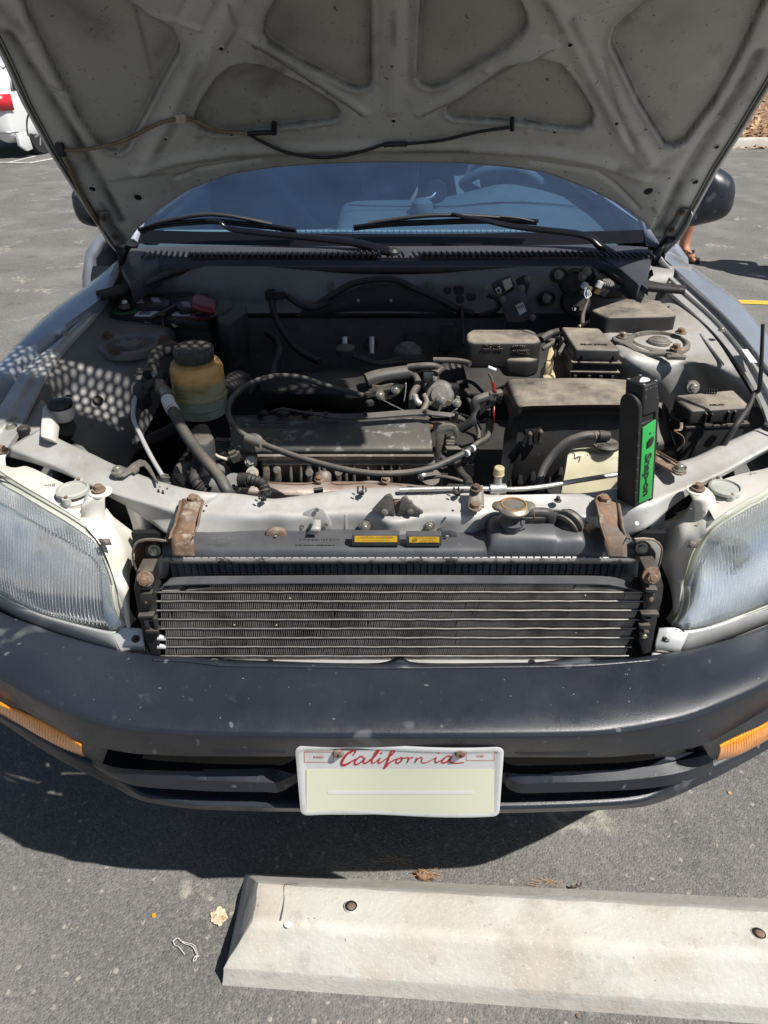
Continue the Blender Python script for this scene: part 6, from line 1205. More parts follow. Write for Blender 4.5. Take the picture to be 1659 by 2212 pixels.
prism('cam_tab', [atY(T_(*q), 1.245) for q in [(880, 670), (935, 680), (938, 760), (900, 830), (850, 800), (850, 740), (878, 720)]], (0, .006, 0), 'zinc', ca, bev=.001)
loft('cam_quadrant', [[atY(T_(*q), 1.23) for q in [(480, 950), (600, 960), (750, 940), (860, 850)]], [atY(T_(*q), 1.23) for q in [(500, 985), (620, 998), (760, 975), (900, 840)]]], 'cast_metal', ca, n=5, thick=.004)
for k in range(5): lathe('spring_coil', atZ(T_(790 + 32 * k, 990 + 14 * k), .865), [(.011, -.0015), (.0125, 0), (.011, .0015)], 'zinc', eg, seg=16, axis=(1, .2, .1))
tube('heater_hose', [atZ(T_(1560, 620), .90), atZ(T_(1420, 650), .90), atZ(T_(1260, 700), .898), atZ(T_(1170, 760), .892), atZ(T_(1175, 900), .875), atZ(T_(1130, 1040), .86), atZ(T_(950, 1170), .84)], .0145, 'hose', eg, seg=16)
for P_, r_, m_ in (([(600, 1560, .80), (760, 1700, .79), (900, 1640, .80), (1010, 1500, .82)], .011, 'rubber'), ([(1180, 1050, .80), (1230, 1250, .78), (1180, 1500, .77), (1100, 1700, .78)], .008, 'hose'), ([(700, 560, .86), (860, 520, .86), (1000, 620, .84), (1100, 780, .82)], .009, 'rubber'), ([(880, 470, .88), (1010, 430, .87), (1150, 470, .86), (1300, 620, .84)], .006, 'rubber'),
                   ([(940, 930, .86), (960, 1020, .85), (1010, 1100, .83)], .005, 'zinc'), ([(980, 940, .862), (1090, 980, .86), (1220, 960, .855)], .003, 'zinc'), ([(1050, 1020, .85), (1180, 1040, .85), (1260, 1180, .83)], .003, 'cast_metal'), ([(380, 640, .87), (420, 760, .86), (350, 900, .85)], .010, 'cast_metal'), ([(240, 660, .88), (270, 740, .875), (320, 780, .87)], .010, 'aluminium')): tube('engine_hose' if m_ in ('rubber', 'hose') else 'engine_pipe', [atZ(T_(a_, b_), z_) for a_, b_, z_ in P_], r_, m_, eg)
lathe('throttle_motor', atZ(T_(620, 640), .87), [(.045, -.04), (.047, .0), (.040, .012), (.030, .014), (.028, .024), (.001, .026)], 'cast_metal', eg, seg=28, axis=(0, -1, .45)); box('idle_valve', atZ(T_(800, 600), .87), (.045, .04, .05), 'dark_plastic', eg); box('wire_block', atZ(T_(1010, 1780), .80), (.05, .03, .05), 'dark_plastic', eg)
# plug with wires
for dx, dy, m_, w_ in ((1440, 740, 'dark_plastic', .022), (1530, 720, 'cast_metal', .018), (1440, 630, 'cast_metal', .022)): box('connector', atZ(T_(dx, dy), .905), (w_, .022, .016), m_, suv, rot=(0, 0, -.1), bev=.002)
tube('red_lead', [atZ(T_(1390, 330), .91), atZ(T_(1430, 400), .912), atZ(T_(1445, 470), .912)], .0045, 'hose', suv); tube('red_sleeve', [atZ(T_(1445, 465), .913), atZ(T_(1465, 540), .913), atZ(T_(1475, 610), .91)], .0055, 'red', suv)
tube('blue_wire', [atZ(T_(1380, 760), .90), atZ(T_(1370, 820), .895)], .0012, 'wire_blue', suv)
tube('grey_sleeve', [atZ(T_(1370, 215), .92), atZ(T_(1490, 265), .915)], .006, 'label_white', suv)
tube('wire_loom', [atZ(T_(1380, 860), .87), atZ(T_(1370, 980), .85), atZ(T_(1355, 1200), .80)], .006, 'rubber', suv); tube('wire_loom', [atZ(T_(1460, 820), .87), atZ(T_(1450, 1000), .85), atZ(T_(1430, 1200), .80)], .004, 'red', suv)
# sensor and lead near the crossmember
lathe('oil_sender', atZ(T_(370, 1900), .835), [(.014, 0), (.015, .01), (.012, .02), (.006, .026), (.001, .027)], 'aluminium', suv, seg=8, axis=(-.2, -.7, .6))
tube('sender_lead', [atZ(T_(380, 1935), .85), atZ(T_(600, 1905), .855), atZ(T_(800, 1925), .855), atZ(T_(975, 1980), .85)], .005, 'hose', suv)
tube('cable_sleeve', [atZ(T_(880, 1700), .83), atZ(T_(960, 1850), .84), atZ(T_(1060, 1960), .85), atZ(T_(1070, 2040), .86)], .012, 'rubber', suv, flat=.7)
lathe('engine_mount', atZ(T_(480, 2000), .78), [(.035, -.03), (.035, .02), (.03, .03), (.001, .03)], 'cast_metal', suv, seg=24, axis=(0, -.4, 1))
# refrigerant pipe across the front with service port
tube('refrigerant_pipe', [atZ(ZC(0, 1315), .892), atZ(ZC(250, 1308), .892), atZ(ZC(500, 1305), .892), atZ(ZC(700, 1308), .892), atZ(ZC(850, 1310), .892), atZ(ZC(1050, 1290), .892), atZ(ZC(1250, 1255), .894), atZ(ZC(1500, 1215), .896), atZ(ZC(1700, 1185), .896)], .0062, 'aluminium', suv, seg=14)
sp = lathe('service_port', atZ(ZC(705, 1300), .892), [(.013, -.012), (.0135, .006), (.010, .010), (.0095, .03), (.0115, .034), (.0115, .036)], 'aluminium', suv, seg=24)
tube('port_body', [atZ(ZC(652, 1308), .892), atZ(ZC(765, 1305), .892)], .0125, 'aluminium', sp, seg=18); lathe('port_cap', atZ(ZC(705, 1300), .892) + Vector((0, 0, .022)), [(.0125, 0), (.0135, .003), (.0125, .004), (.012, .02), (.010, .022), (.001, .022)], 'cream_tank', sp, seg=30, lobes=30, amp=.02)
# ------------------------------------------------------------------ alternator corner
al = grp('alternator', suv)
lathe('alternator_case', atZ(ZM(640, 150), .79), [(.05, -.05), (.055, -.04), (.055, .03), (.048, .045), (.02, .05), (.001, .05)], 'aluminium', al, seg=34, axis=(1, -.2, .1))
for k in range(6): box('cooling_slot', atZ(ZM(395 + k * 12, 100 + k * 14), .845), (.022, .006, .004), 'void', al, rot=(0, 0, .2), bev=.001)
lathe('alternator_end', atZ(ZM(480, 130), .80), [(.045, -.03), (.05, -.02), (.05, .02), (.04, .03), (.001, .032)], 'cast_metal', al, seg=30, axis=(1, -.2, .1))
lathe('case_face', atZ(ZM(790, 150), .83), [(.026, -.02), (.026, .0), (.022, .004), (.001, .004)], 'aluminium', al, seg=26, axis=(-.1, -.6, .8)); lathe('hole', atZ(ZM(797, 180), .842), [(.005, 0), (.004, .001)], 'void', al, seg=12, axis=(0, -.5, .8))
tube('corrugated_boot', [atZ(ZM(850, 130), .85), atZ(ZM(920, 135), .855), atZ(ZM(1000, 165), .852), atZ(ZM(1025, 230), .84), atZ(ZM(1015, 245), .83)], .0145, 'rubber', al, n=7, seg=16, ribs=1); tube('boot_plug', [atZ(ZM(845, 140), .85), atZ(ZM(905, 138), .853)], .020, 'rubber', al, seg=10)
tube('corrugated_boot', [atZ(ZB(100, 1010), .84), atZ(ZB(60, 1000), .85), atZ(ZB(20, 1060), .85), atZ(ZB(-50, 1180), .83), atZ(ZB(-30, 1300), .82)], .016, 'rubber', al, n=8, seg=16, ribs=1)
prism('relay_cover', [atZ(ZB(*q), .895) for q in [(-80, 880), (-10, 825), (60, 830), (110, 935), (60, 980), (-30, 990)]], (0, -.01, -.06), 'hose', al, bev=.008)
box('plug_block', atZ(ZB(160, 985), .855), (.045, .03, .03), 'hose', al, rot=(0, .2, .2), bev=.005); box('sensor_cap', atZ(ZB(250, 1075), .86), (.036, .028, .035), 'hose', al, rot=(.1, -.3, .3), bev=.008)
tube('cream_wire', [atZ(ZB(100, 1055), .86), atZ(ZB(140, 1078), .862), atZ(ZB(195, 1095), .86)], .0045, 'copper_wire', al)
box('gear_cover', atZ(ZB(400, 1120), .815), (.05, .03, .07), 'chassis', al, rot=(.3, 0, .3), bev=.008)
for q in [(370, 1115), (380, 1195)]: bolt(atZ(ZB(*q), .85), (.1, -.7, .6), .011, 'zinc', al)
tube('corrugated_boot', [atZ(ZM(540, 0), .87), atZ(ZM(530, 60), .865), atZ(ZM(520, 140), .86), atZ(ZM(560, 190), .85), atZ(ZM(620, 230), .84)], .016, 'rubber', al, n=6, seg=16, ribs=1)
prism('pressed_stay', [atZ(ZHL(*q), .91) for q in [(1000, 240), (1030, 195), (1080, 175), (1140, 200), (1200, 150), (1260, 122), (1310, 135), (1350, 180), (1425, 325), (1405, 325), (1330, 220), (1290, 175), (1255, 180), (1250, 215), (1210, 245), (1180, 235), (1110, 272), (1030, 270)]], (0, 0, -.004), 'cast_metal', suv, bev=.001)
bolt(atZ(ZHL(1060, 235), .911), (0, 0, 1), .0105, 'zinc', suv)
# air-conditioning pipes on the left
tube('thin_pipe', [atZ(ZA(1050, 590), .93), atZ(ZA(1020, 612), .93), atZ(ZA(975, 655), .928), atZ(ZA(960, 790), .915), atZ(ZA(1010, 920), .90), atZ(ZA(1090, 1080), .885), atZ(ZA(1170, 1215), .87)], .0062, 'silver', suv, n=6, seg=14)
lathe('pipe_nut', atZ(ZA(1178, 1240), .86), [(.017, -.01), (.017, .008), (.013, .010), (.012, .014)], 'hose', suv, seg=6, axis=(.2, .4, 1)); lathe('pipe_nut', atZ(ZA(1195, 1275), .855), [(.013, -.012), (.013, .006)], 'cast_metal', suv, seg=6, axis=(.2, .4, 1))
tube('thin_pipe_sleeve', [atZ(ZA(1180, 480), .945), atZ(ZA(1130, 530), .94), atZ(ZA(1085, 560), .937), atZ(ZA(1040, 590), .932)], .0135, 'rubber', suv, seg=14)
tube('insulated_pipe', [atZ(ZA(1290, 300), .95), atZ(ZA(1180, 310), .952), atZ(ZA(1125, 345), .952), atZ(ZA(1095, 430), .945), atZ(ZA(1075, 490), .94)], .0185, 'rubber', suv, seg=20)
tube('pipe_neck', [atZ(ZA(1100, 450), .945), atZ(ZA(1135, 530), .94)], .0095, 'aluminium', suv)
lathe('hose_nut', atZ(ZA(1158, 572), .935), [(.019, -.018), (.019, .014), (.016, .018)], 'zinc', suv, seg=6, axis=(-.35, .75, .2)); lathe('hose_nut', atZ(ZA(1195, 620), .93), [(.017, -.016), (.0175, .014), (.014, .018)], 'zinc', suv, seg=10, axis=(-.35, .75, .2))
tube('crimp_ferrule', [atZ(ZA(1205, 660), .925), atZ(ZA(1220, 700), .922), atZ(ZA(1248, 748), .918)], .0165, 'label_white', suv, n=6, ribs=1, seg=18)
tube('air_con_hose', [atZ(ZA(1225, 715), .92), atZ(ZA(1255, 765), .917), atZ(ZA(1340, 920), .905), atZ(ZA(1460, 1080), .893), atZ(ZA(1570, 1210), .878), atZ(ZA(1640, 1330), .86), atZ(ZA(1700, 1400), .83)], .0155, 'hose', suv, seg=20, n=8)
bolt(atZ(ZA(1010, 462), .935), (0, 0, 1), .007, 'zinc', suv); box('pipe_saddle', atZ(ZA(1010, 500), .925), (.04, .03, .012), 'cast_metal', suv, rot=(0, 0, .5))
prism('pipe_clamp', [atZ(ZA(*q), .935) for q in [(950, 570), (990, 520), (1060, 520), (1080, 600), (1010, 640), (955, 620)]], (0, 0, -.03), 'dark_plastic', suv, bev=.004)
tube('lower_hose', [atZ(ZA(1400, 740), .84), atZ(ZA(1320, 830), .83), atZ(ZA(1180, 910), .80), atZ(ZA(1020, 990), .74), atZ(ZA(930, 1100), .70)], .019, 'rubber', suv, seg=18)
# washer filler in the corner
wg = grp('washer_filler', suv); c = atZ(ZA(430, 690), .935)
lathe('cap', c, [(.031, -.012), (.033, -.006), (.033, .0), (.031, .003), (.001, .005)], 'dark_plastic', wg, seg=34); box('cap_lug', c + Vector((.002, .034, -.002)), (.02, .008, .006), 'dark_plastic', wg)
for a in range(3): box('cap_symbol', c + Vector((-.012 + .009 * a, -.008 + .006 * a, .0048)), (.006, .018, .0008), 'rubber', wg, rot=(0, 0, -.3), bev=0)
lathe('neck', c + Vector((0, 0, -.031)), [(.024, 0), (.030, .010), (.031, .038)], 'white_plastic', wg, seg=30)
prism('neck_web', [atZ(ZA(*q), .93) for q in [(300, 720), (335, 690), (380, 830), (365, 950), (285, 930), (285, 880)]], (0, .02, -.02), 'white_plastic', wg, bev=.004)
tube('filler_tube', [c + Vector((0, 0, -.045)), atZ(ZA(470, 880), .87), atZ(ZA(440, 940), .83), atZ(ZA(380, 1000), .76)], .026, 'rubber', wg, seg=20)
prism('grey_shield', [atZ(ZA(*q), .87) for q in [(480, 1010), (540, 965), (600, 1000), (690, 1090), (560, 1100)]], (0, 0, -.01), 'bay_paint', suv, bev=.003)
prism('wing_bracket', [atZ(ZA(*q), .91) for q in [(280, 655), (320, 670), (300, 900), (290, 960), (170, 880), (190, 800)]], (0, 0, -.012), 'silver_dirty', suv, bev=.003)
KS = 1.0
c = atZ(ZA(1395, 325), .985); sr = grp('steering_reservoir', suv)
lathe('cap', c, [(.034, -.012), (.0355, .006), (.032, .011), (.026, .012), (.020, .0105), (.001, .0115)], 'black_plastic', sr, seg=84, lobes=14, amp=.035)
lathe('reservoir_top', c, [(.032, -.014), (.043, -.018), (.0475, -.028), (.048, -.048)], 'amber_tank', sr, seg=40); lathe('reservoir_body', c, [(.048, -.048), (.0485, -.070), (.0495, -.073)], 'yellow_tank', sr, seg=40)
lathe('reservoir_ring', c, [(.0495, -.071), (.0525, -.073), (.0525, -.078), (.049, -.080)], 'yellow_tank', sr, seg=40); lathe('reservoir_base', c, [(.049, -.078), (.048, -.098), (.045, -.101), (.044, -.116), (.032, -.122), (.018, -.123)], 'green_tank', sr, seg=40)
text('raised_lettering', 'HOT', c + Vector((.012, -.0475, -.056)), (1, 0, 0), (0, 0, 1), .009, 'yellow_tank', sr, ext=.0008, sx=1.3)
for dz in (-.052, -.059, -.066): box('level_mark', c + Vector((-.018, -.0445, dz)), (.02, .004, .0012), 'yellow_tank', sr, rot=(0, 0, -.36), bev=0)
tube('reservoir_hose', [c + Vector((.045, 0, -.085)), atZ(ZF(1050, 1010), .87), atZ(ZF(1130, 1080), .84)], .02, 'rubber', suv, seg=18)
KS = .62
# battery
bt_ = grp('battery', suv)
prism('battery_case', [atZ(ZF(*q), .925) for q in [(135, 560), (180, 395), (830, 380), (900, 600), (840, 620), (500, 600)]], (0, 0, -.17), 'dark_plastic', bt_, bev=.006)
prism('battery_lid', [atZ(ZF(*q), .936) for q in [(120, 545), (170, 400), (840, 390), (895, 575), (830, 595)]], (0, 0, -.022), 'dark_plastic', bt_, bev=.004)
for P_ in ([(280, 410), (520, 405), (560, 440), (540, 475), (300, 475), (265, 440)], [(620, 440), (740, 430), (760, 470), (740, 495), (630, 500), (600, 470)]): prism('vent_cap', [atZ(ZF(*q), .95) for q in P_], (0, 0, -.014), 'dark_plastic', bt_, bev=.003)
for P_, m_ in (([(335, 505), (490, 508), (460, 552), (300, 550)], 'label_white'), ([(600, 518), (728, 520), (700, 550), (570, 545)], 'label_white')): prism('battery_label', [atZ(ZF(*q), .9372) for q in P_], (0, 0, -.001), m_, bt_, bev=0)
for P_ in ([(350, 512), (430, 514), (410, 540), (335, 538)],): prism('label_print', [atZ(ZF(*q), .9378) for q in P_], (0, 0, -.0005), 'body_paint', bt_, bev=0)
for x0, y0 in ((330, 425), (450, 420), (670, 452)):
    for k in range(4): box('print_line', atZ(ZF(x0 + 5 * k, y0 + 9 * k), .9505), (.028, .004, .0008), 'label_white', bt_, bev=0)
loft('green_felt_ring', [[atZ(ZF(240, 515), .938) + Vector((r * math.cos(a), r * math.sin(a), z)) for a in np.linspace(0, 2 * math.pi, 25)] for r, z in ((.03, 0), (.03, .003), (.018, .003))], 'green_felt', bt_)
lathe('terminal', atZ(ZF(235, 490), .94), [(.022, 0), (.022, .010), (.016, .014), (.011, .015), (.010, .026), (.001, .027)], 'cast_metal', bt_, seg=18); lathe('terminal_nut', atZ(ZF(235, 455), .963), [(.009, 0), (.009, .006), (.004, .009)], 'label_white', bt_, seg=14)
loft('red_felt_ring', [[atZ(ZF(805, 550), .938) + Vector((r * math.cos(a), r * math.sin(a), z)) for a in np.linspace(0, 2 * math.pi, 25)] for r, z in ((.03, 0), (.03, .003), (.018, .003))], 'red', bt_)
prism('terminal_cover', [atZ(ZF(*q), .975) for q in [(710, 400), (745, 382), (815, 395), (895, 425), (880, 500), (770, 480), (706, 455)]], (0, 0, -.018), 'red', bt_, bev=.01, segs=3)
prism('terminal_cover_end', [atZ(ZF(*q), .97) for q in [(910, 425), (1005, 428), (1005, 480), (940, 530), (890, 525)]], (0, 0, -.035), 'dark_plastic', bt_, bev=.006)
prism('fusible_link_box', [atZ(ZF(*q), .965) for q in [(905, 555), (1000, 462), (1110, 470), (1110, 520), (980, 620), (910, 590)]], (0, 0, -.10), 'dark_plastic', bt_, bev=.004)
tube('hold_down', [atZ(ZF(150, 440), .955), atZ(ZF(300, 385), .958), atZ(ZF(700, 380), .958), atZ(ZF(720, 395), .955)], .007, 'dark_plastic', bt_, flat=.7); box('hold_down_bar', atZ(ZF(520, 520), .945), (.018, .12, .006), 'dark_plastic', bt_, rot=(0, 0, -.35))
bolt(atZ(ZF(505, 540), .948), (0, 0, 1), .008, 'rust_dark', bt_); tube('hold_down_rod', [atZ(ZF(505, 575), .94), atZ(ZF(518, 690), .90)], .003, 'cast_metal', bt_)
for q in ((395, 570), (600, 590)): prism('old_label', [atZ(ZF(q[0] + a, q[1] + b), .93) + Vector((0, -.008, -.003)) for a, b in [(-30, -18), (20, -20), (35, 10), (0, 25), (-25, 15)]], (0, .001, 0), 'paper', bt_, bev=0)
# firewall pipes, hoses, brackets
tube('firewall_hose', [atY(ZG(*q), 1.70) for q in [(0, 490), (60, 480), (180, 400), (320, 320), (500, 285), (640, 290), (760, 345), (900, 405), (1000, 455), (1080, 500), (1200, 530)]], .013, 'rubber', suv, seg=14)
for q in [(165, 330), (885, 330)]: prism('hose_clip', [atY(ZG(q[0] + a, q[1] + b), 1.73) for a, b in [(-30, -30), (0, -45), (30, -30), (25, 50), (-20, 60)]], (0, .006, 0), 'bay_paint', suv, bev=.002); bolt(atY(ZG(q[0], q[1] - 25), 1.725), (0, -1, .2), .008, 'cast_metal', suv)
for q, s_ in (((1090, 360), .04), ((1180, 410), .035), ((1100, 430), .03), ((1010, 365), .03)): box('vacuum_valve', atY(ZG(*q), 1.70), (s_, .03, s_ * .8), 'rubber', suv, bev=.005)
tube('vacuum_line', [atY(ZG(1115, 480), 1.69), atY(ZG(1120, 600), 1.66), atY(ZG(1130, 760), 1.6)], .008, 'rubber', suv)
tube('vacuum_line', [atY(ZG(1250, 540), 1.69), atY(ZG(1370, 500), 1.68), atY(ZG(1370, 430), 1.69), atY(ZG(1300, 400), 1.70)], .009, 'rubber', suv)
for q in [(1150, 190), (1130, 125)]: pass
box('purge_valve', atY(ZF(1290, 400), 1.70), (.045, .035, .05), 'rubber', suv, bev=.008); box('purge_valve', atY(ZF(1350, 400), 1.69), (.05, .03, .03), 'rubber', suv, bev=.006)
tube('firewall_hose', [atY(ZF(1400, 400), 1.69), atY(ZF(1500, 470), 1.69), atY(ZF(1600, 490), 1.69), atY(ZF(1700, 450), 1.70)], .012, 'rubber', suv)
tube('heater_pipe', [atY(ZF(1290, 440), 1.68), atY(ZF(1320, 560), 1.66), atY(ZF(1400, 700), 1.62), atY(ZF(1500, 810), 1.56), atY(ZF(1640, 880), 1.5)], .013, 'rubber', suv); tube('heater_pipe', [atY(ZF(1260, 670), 1.66), atY(ZF(1330, 720), 1.62), atY(ZF(1350, 800), 1.58), atY(ZF(1310, 920), 1.5), atY(ZF(1290, 1050), 1.42)], .015, 'rubber', suv)
for x, n_ in ((460, 'dipstick'), (265, 'lift_eye')):
    lathe('shield_opening', atY(ZG(x, 760), 1.60), [(.03, 0), (.03, .004), (.024, .005), (.023, .001)], 'chassis', suv, seg=24, axis=(0, -1, .7)); tube(n_, [atY(ZG(x + 5, 700), 1.58), atY(ZG(x + 5, 820), 1.56)], .010, 'aluminium', suv, flat=.6)
lathe('egr_valve', atZ(ZG(725, 800), .86), [(.05, -.02), (.052, 0), (.046, .012), (.030, .016), (.028, .026), (.001, .028)], 'cast_metal', suv, seg=34); lathe('vacuum_pot', atZ(ZG(275, 790), .87), [(.035, -.02), (.036, .006), (.028, .012), (.001, .014)], 'hose', suv, seg=30)
for k in range(3): tube('vacuum_line', [atZ(ZG(330, 820 + 12 * k), .875), atZ(ZG(500, 880 + 8 * k), .875), atZ(ZG(640, 860 + 14 * k), .87), atZ(ZG(840, 830 + 20 * k), .86)], .006, 'rubber', suv)
loft('ribbed_boot', [[atY(ZG(x + 8 * math.sin(y * .03), y), 1.60) for x in (955, 985, 1060)] for y in (600, 640, 680, 720, 760, 800)], 'rubber', suv, n=3, nv=3, thick=.01)
lathe('inlet_duct', atZ(ZG(1080, 980), .84), [(.05, -.06), (.055, -.03), (.05, -.02), (.055, -.01), (.05, 0), (.055, .01), (.05, .02), (.055, .03)], 'rubber', suv, seg=28, axis=(1, 0, .3))
# ignition module on the right of the firewall
im = grp('ignition_module', suv)
mp = [atY(ZK(*q), 1.64) for q in [(-105, 610), (60, 510), (120, 590), (210, 745), (110, 770), (0, 800), (-90, 790)]]
prism('module_case', [atY(ZG(*q), 1.64) for q in [(1385, 430), (1500, 350), (1555, 345), (1640, 560), (1560, 600), (1440, 600)]], (0, .03, 0), 'tank_plastic', im, bev=.005)
prism('module_bracket', [atY(ZG(*q), 1.68) for q in [(1500, 290), (1560, 255), (1610, 265), (1610, 310), (1580, 400), (1620, 560), (1530, 380)]], (0, .006, 0), 'rubber', im, bev=.003)
prism('module_label', [atY(ZG(*q), 1.637) for q in [(1500, 475), (1555, 450), (1580, 515), (1530, 545)]], (0, .001, 0), 'label_white', im, bev=0)
for k in range(5): prism('label_print', [atY(ZG(1512 + 12 * k + a, 480 - 5 * k + b), 1.636) for a, b in [(0, 0), (5, -2), (12, 22), (7, 24)]], (0, .0005, 0), 'label_print', im, bev=0)
prism('module_top', [atY(ZG(*q), 1.64) for q in [(1335, 340), (1400, 300), (1470, 270), (1500, 330), (1480, 355), (1360, 400)]], (0, .03, 0), 'dark_plastic', im, bev=.003)
prism('bare_plate', [atY(ZG(*q), 1.636) for q in [(1405, 300), (1462, 275), (1480, 335), (1430, 372)]], (0, .002, 0), 'aluminium', im, bev=0); box('socket', atY(ZG(1378, 365), 1.632), (.018, .006, .022), 'label_white', im, rot=(0, -.5, 0), bev=.002); box('socket_hole', atY(ZG(1378, 367), 1.627), (.010, .003, .013), 'void', im, rot=(0, -.5, 0), bev=0)
for q in [(1290, 345), (1545, 350), (1410, 430), (1625, 560), (1590, 285)]: bolt(atY(ZG(*q), 1.635), (0, -1, .2), .008, 'cast_metal', im)
# blower / brake servo area behind the rear box
bb = grp('brake_booster', suv)
prism('pipe_cover', [atY(ZK(*q), 1.70) for q in [(640, 430), (700, 460), (830, 510), (852, 560), (840, 600), (700, 610), (600, 560)]], (0, .07, 0), 'hose', bb, bev=.02, segs=4)
text('raised_lettering', 'W-NPC18 40', atY(ZK(775, 510), 1.697), (1, 0, -.25), (.2, 0, 1), .016, 'label_white', bb, ext=.0005, sx=1.1)
for q, r in (((480, 480), .05), ((500, 620), .055), ((380, 430), .03), ((580, 415), .025), ((290, 600), .03)): lathe('booster_casting', atY(ZK(*q), 1.71), [(r, -.03), (r, .01), (r * .7, .02), (r * .6, .014), (.001, .016)], 'rubber', bb, seg=30, axis=(.1, -1, .3))
for q in [(375, 430), (578, 408), (288, 600), (545, 440)]: bolt(atY(ZK(*q), 1.685), (0, -1, .2), .011, 'cast_metal', bb)
for q, m_ in (((560, 510), 'label_white'), ((585, 535), 'cast_metal'), ((545, 545), 'rubber'), ((665, 500), 'label_white'), ((650, 545), 'rust_dark')): box('connector', atY(ZK(*q), 1.67), (.022, .02, .026), m_, bb, rot=(0, .4, .1), bev=.003)
for k in range(5): tube('wire', [atY(ZK(565 + 7 * k, 540), 1.66), atY(ZK(558 + 12 * k, 575), 1.655), atY(ZK(575, 605), 1.65)], .0015, ['label_white', 'wire_blue', 'label_white', 'copper_wire', 'label_white'][k], bb)
tube('wire_conduit', [atY(ZK(590, 600), 1.65), atY(ZK(560, 680), 1.62), atY(ZK(545, 740), 1.58), atY(ZK(545, 800), 1.55)], lambda t: .004 + .006 * t, 'hose', bb, n=8, ribs=1); prism('white_tag', [atY(ZK(*q), 1.66) for q in [(482, 685), (490, 668), (502, 672), (494, 690)]], (0, .002, 0), 'label_white', bb, bev=0)
tube('brake_pipe', [atZ(ZK(520, 805), .925), atZ(ZK(580, 775), .93), atZ(ZK(632, 748), .935)], .0062, 'cream_tank', bb); lathe('pipe_end', atZ(ZK(632, 748), .935), [(.009, -.003), (.009, .003)], 'brass' if 'brass' in MATS else 'zinc', bb, seg=12, axis=(1, .6, 0))
# ------------------------------------------------------------------ black boxes on the right
def lidbox(f, top, Z, h, m, parent, fl=1.0, bev=.008, vec=(0, 0), name='box_lid'): return prism(name, [atZ(f(*q), Z) for q in top], (vec[0], vec[1], -h), m, parent, bev=bev, flare=fl, segs=4)
lidbox(ZK, [(605, 680), (850, 597), (950, 595), (1110, 615), (1215, 700), (1222, 720), (1150, 725), (730, 732), (690, 722)], .965, .10, 'dusty_plastic', suv, 1.02, .012, name='rear_reservoir_box')
rs = lidbox(ZC, [(480, 185), (520, 155), (935, 155), (985, 175), (1025, 235), (990, 250), (750, 252), (520, 252), (482, 236)], .962, .055, 'dusty_plastic', suv, 1.02, .014, name='resonator_box')
prism('resonator_belly', [atZ(ZC(*q), .93) for q in [(700, 300), (1010, 300), (1010, 360), (940, 380), (760, 370)]], (0, 0, -.04), 'dusty_plastic', rs, bev=.01, segs=3)
yr = atZ(ZC(700, 252), .962).y - .0015
for s_, q, sz in (('INOAC', (665, 278), .0145), ('17893-74330', (665, 308), .0115), ('>PP/PE<', (858, 285), .0105), ('SAE PP/PE', (868, 320), .0095)): text('raised_lettering', s_, atY(ZC(*q), yr), (1, 0, 0), (0, 0, 1), sz, 'dusty_plastic', rs, ext=.0012, sx=1.15)
tube('letter_frame', [atY(ZC(*q), yr) for q in [(855, 308), (938, 308), (938, 333), (855, 333), (855, 308)]], .0006, 'dusty_plastic', rs, smooth=False, seg=5)
tube('breather_hose', [atZ(ZC(1020, 235), .94), atZ(ZC(1080, 195), .945), atZ(ZC(1150, 175), .95)], .012, 'hose', suv); tube('breather_hose', [atZ(ZC(1030, 300), .925), atZ(ZC(1075, 275), .93), atZ(ZC(1120, 250), .93)], .008, 'hose', suv)
bx = grp('fluid_bottle', suv); lathe('bottle_cap', atZ(ZC(1095, 225), .935), [(.024, -.012), (.025, .0), (.022, .004), (.001, .004)], 'hose', bx, seg=24); prism('bottle', [atZ(ZC(*q), .90) for q in [(1020, 430), (1040, 395), (1120, 390), (1130, 500), (1030, 500)]], (0, 0, -.05), 'cream_tank', bx, bev=.008); prism('bottle', [atZ(ZC(*q), .925) for q in [(1080, 260), (1125, 255), (1110, 400), (1050, 400)]], (0, 0, -.03), 'cream_tank', bx, bev=.006)
# relay & fuse box
fb_ = grp('fuse_box', suv)
A_, B_, C_, D_ = [atZ(ZC(*q), z) for q, z in (((1165, 138), .962), ((1440, 148), .962), ((1590, 305), .955), ((1270, 300), .955))]
dn = Vector((0, 0, -.022)); tr = Vector((0, -.004, -.024))
prism('fuse_box_lid', [A_, B_, C_, D_], (0, -.002, -.024), 'dusty_plastic', fb_, bev=.005, segs=3, flare=1.04)
c = (A_ + B_ + C_ + D_) / 4
for k, (dz, fl) in enumerate(((-.024, 1.14), (-.043, 1.14))): prism('lid_rib', [c + (p - c) * fl + Vector((0, 0, dz)) for p in (A_, B_, C_, D_)], (0, 0, -.005), 'dusty_plastic', fb_, bev=.0015)
prism('fuse_box_body', [c + (p - c) * 1.06 + Vector((0, 0, -.026)) for p in (A_, B_, C_, D_)], (0, 0, -.09), 'black_plastic', fb_, bev=.004)
for t in (.05, .35, .6, .85): prism('body_rib', [(D_.lerp(C_, t) - c) * 1.07 + c + Vector((a, b, -.05)) for a, b in ((0, -.006), (.006, -.006), (.006, .006), (0, .006))], (0, 0, -.05), 'black_plastic', fb_, bev=.001)
for q in ((315, 355), (540, 355)): prism('lid_gusset', [atZ(ZC(1000 + q[0] - 5, q[1]), .94), atZ(ZC(1000 + q[0] + 5, q[1]), .94), atZ(ZC(1000 + q[0], q[1] - 14), .945)], (0, -.01, -.004), 'dusty_plastic', fb_, bev=0)
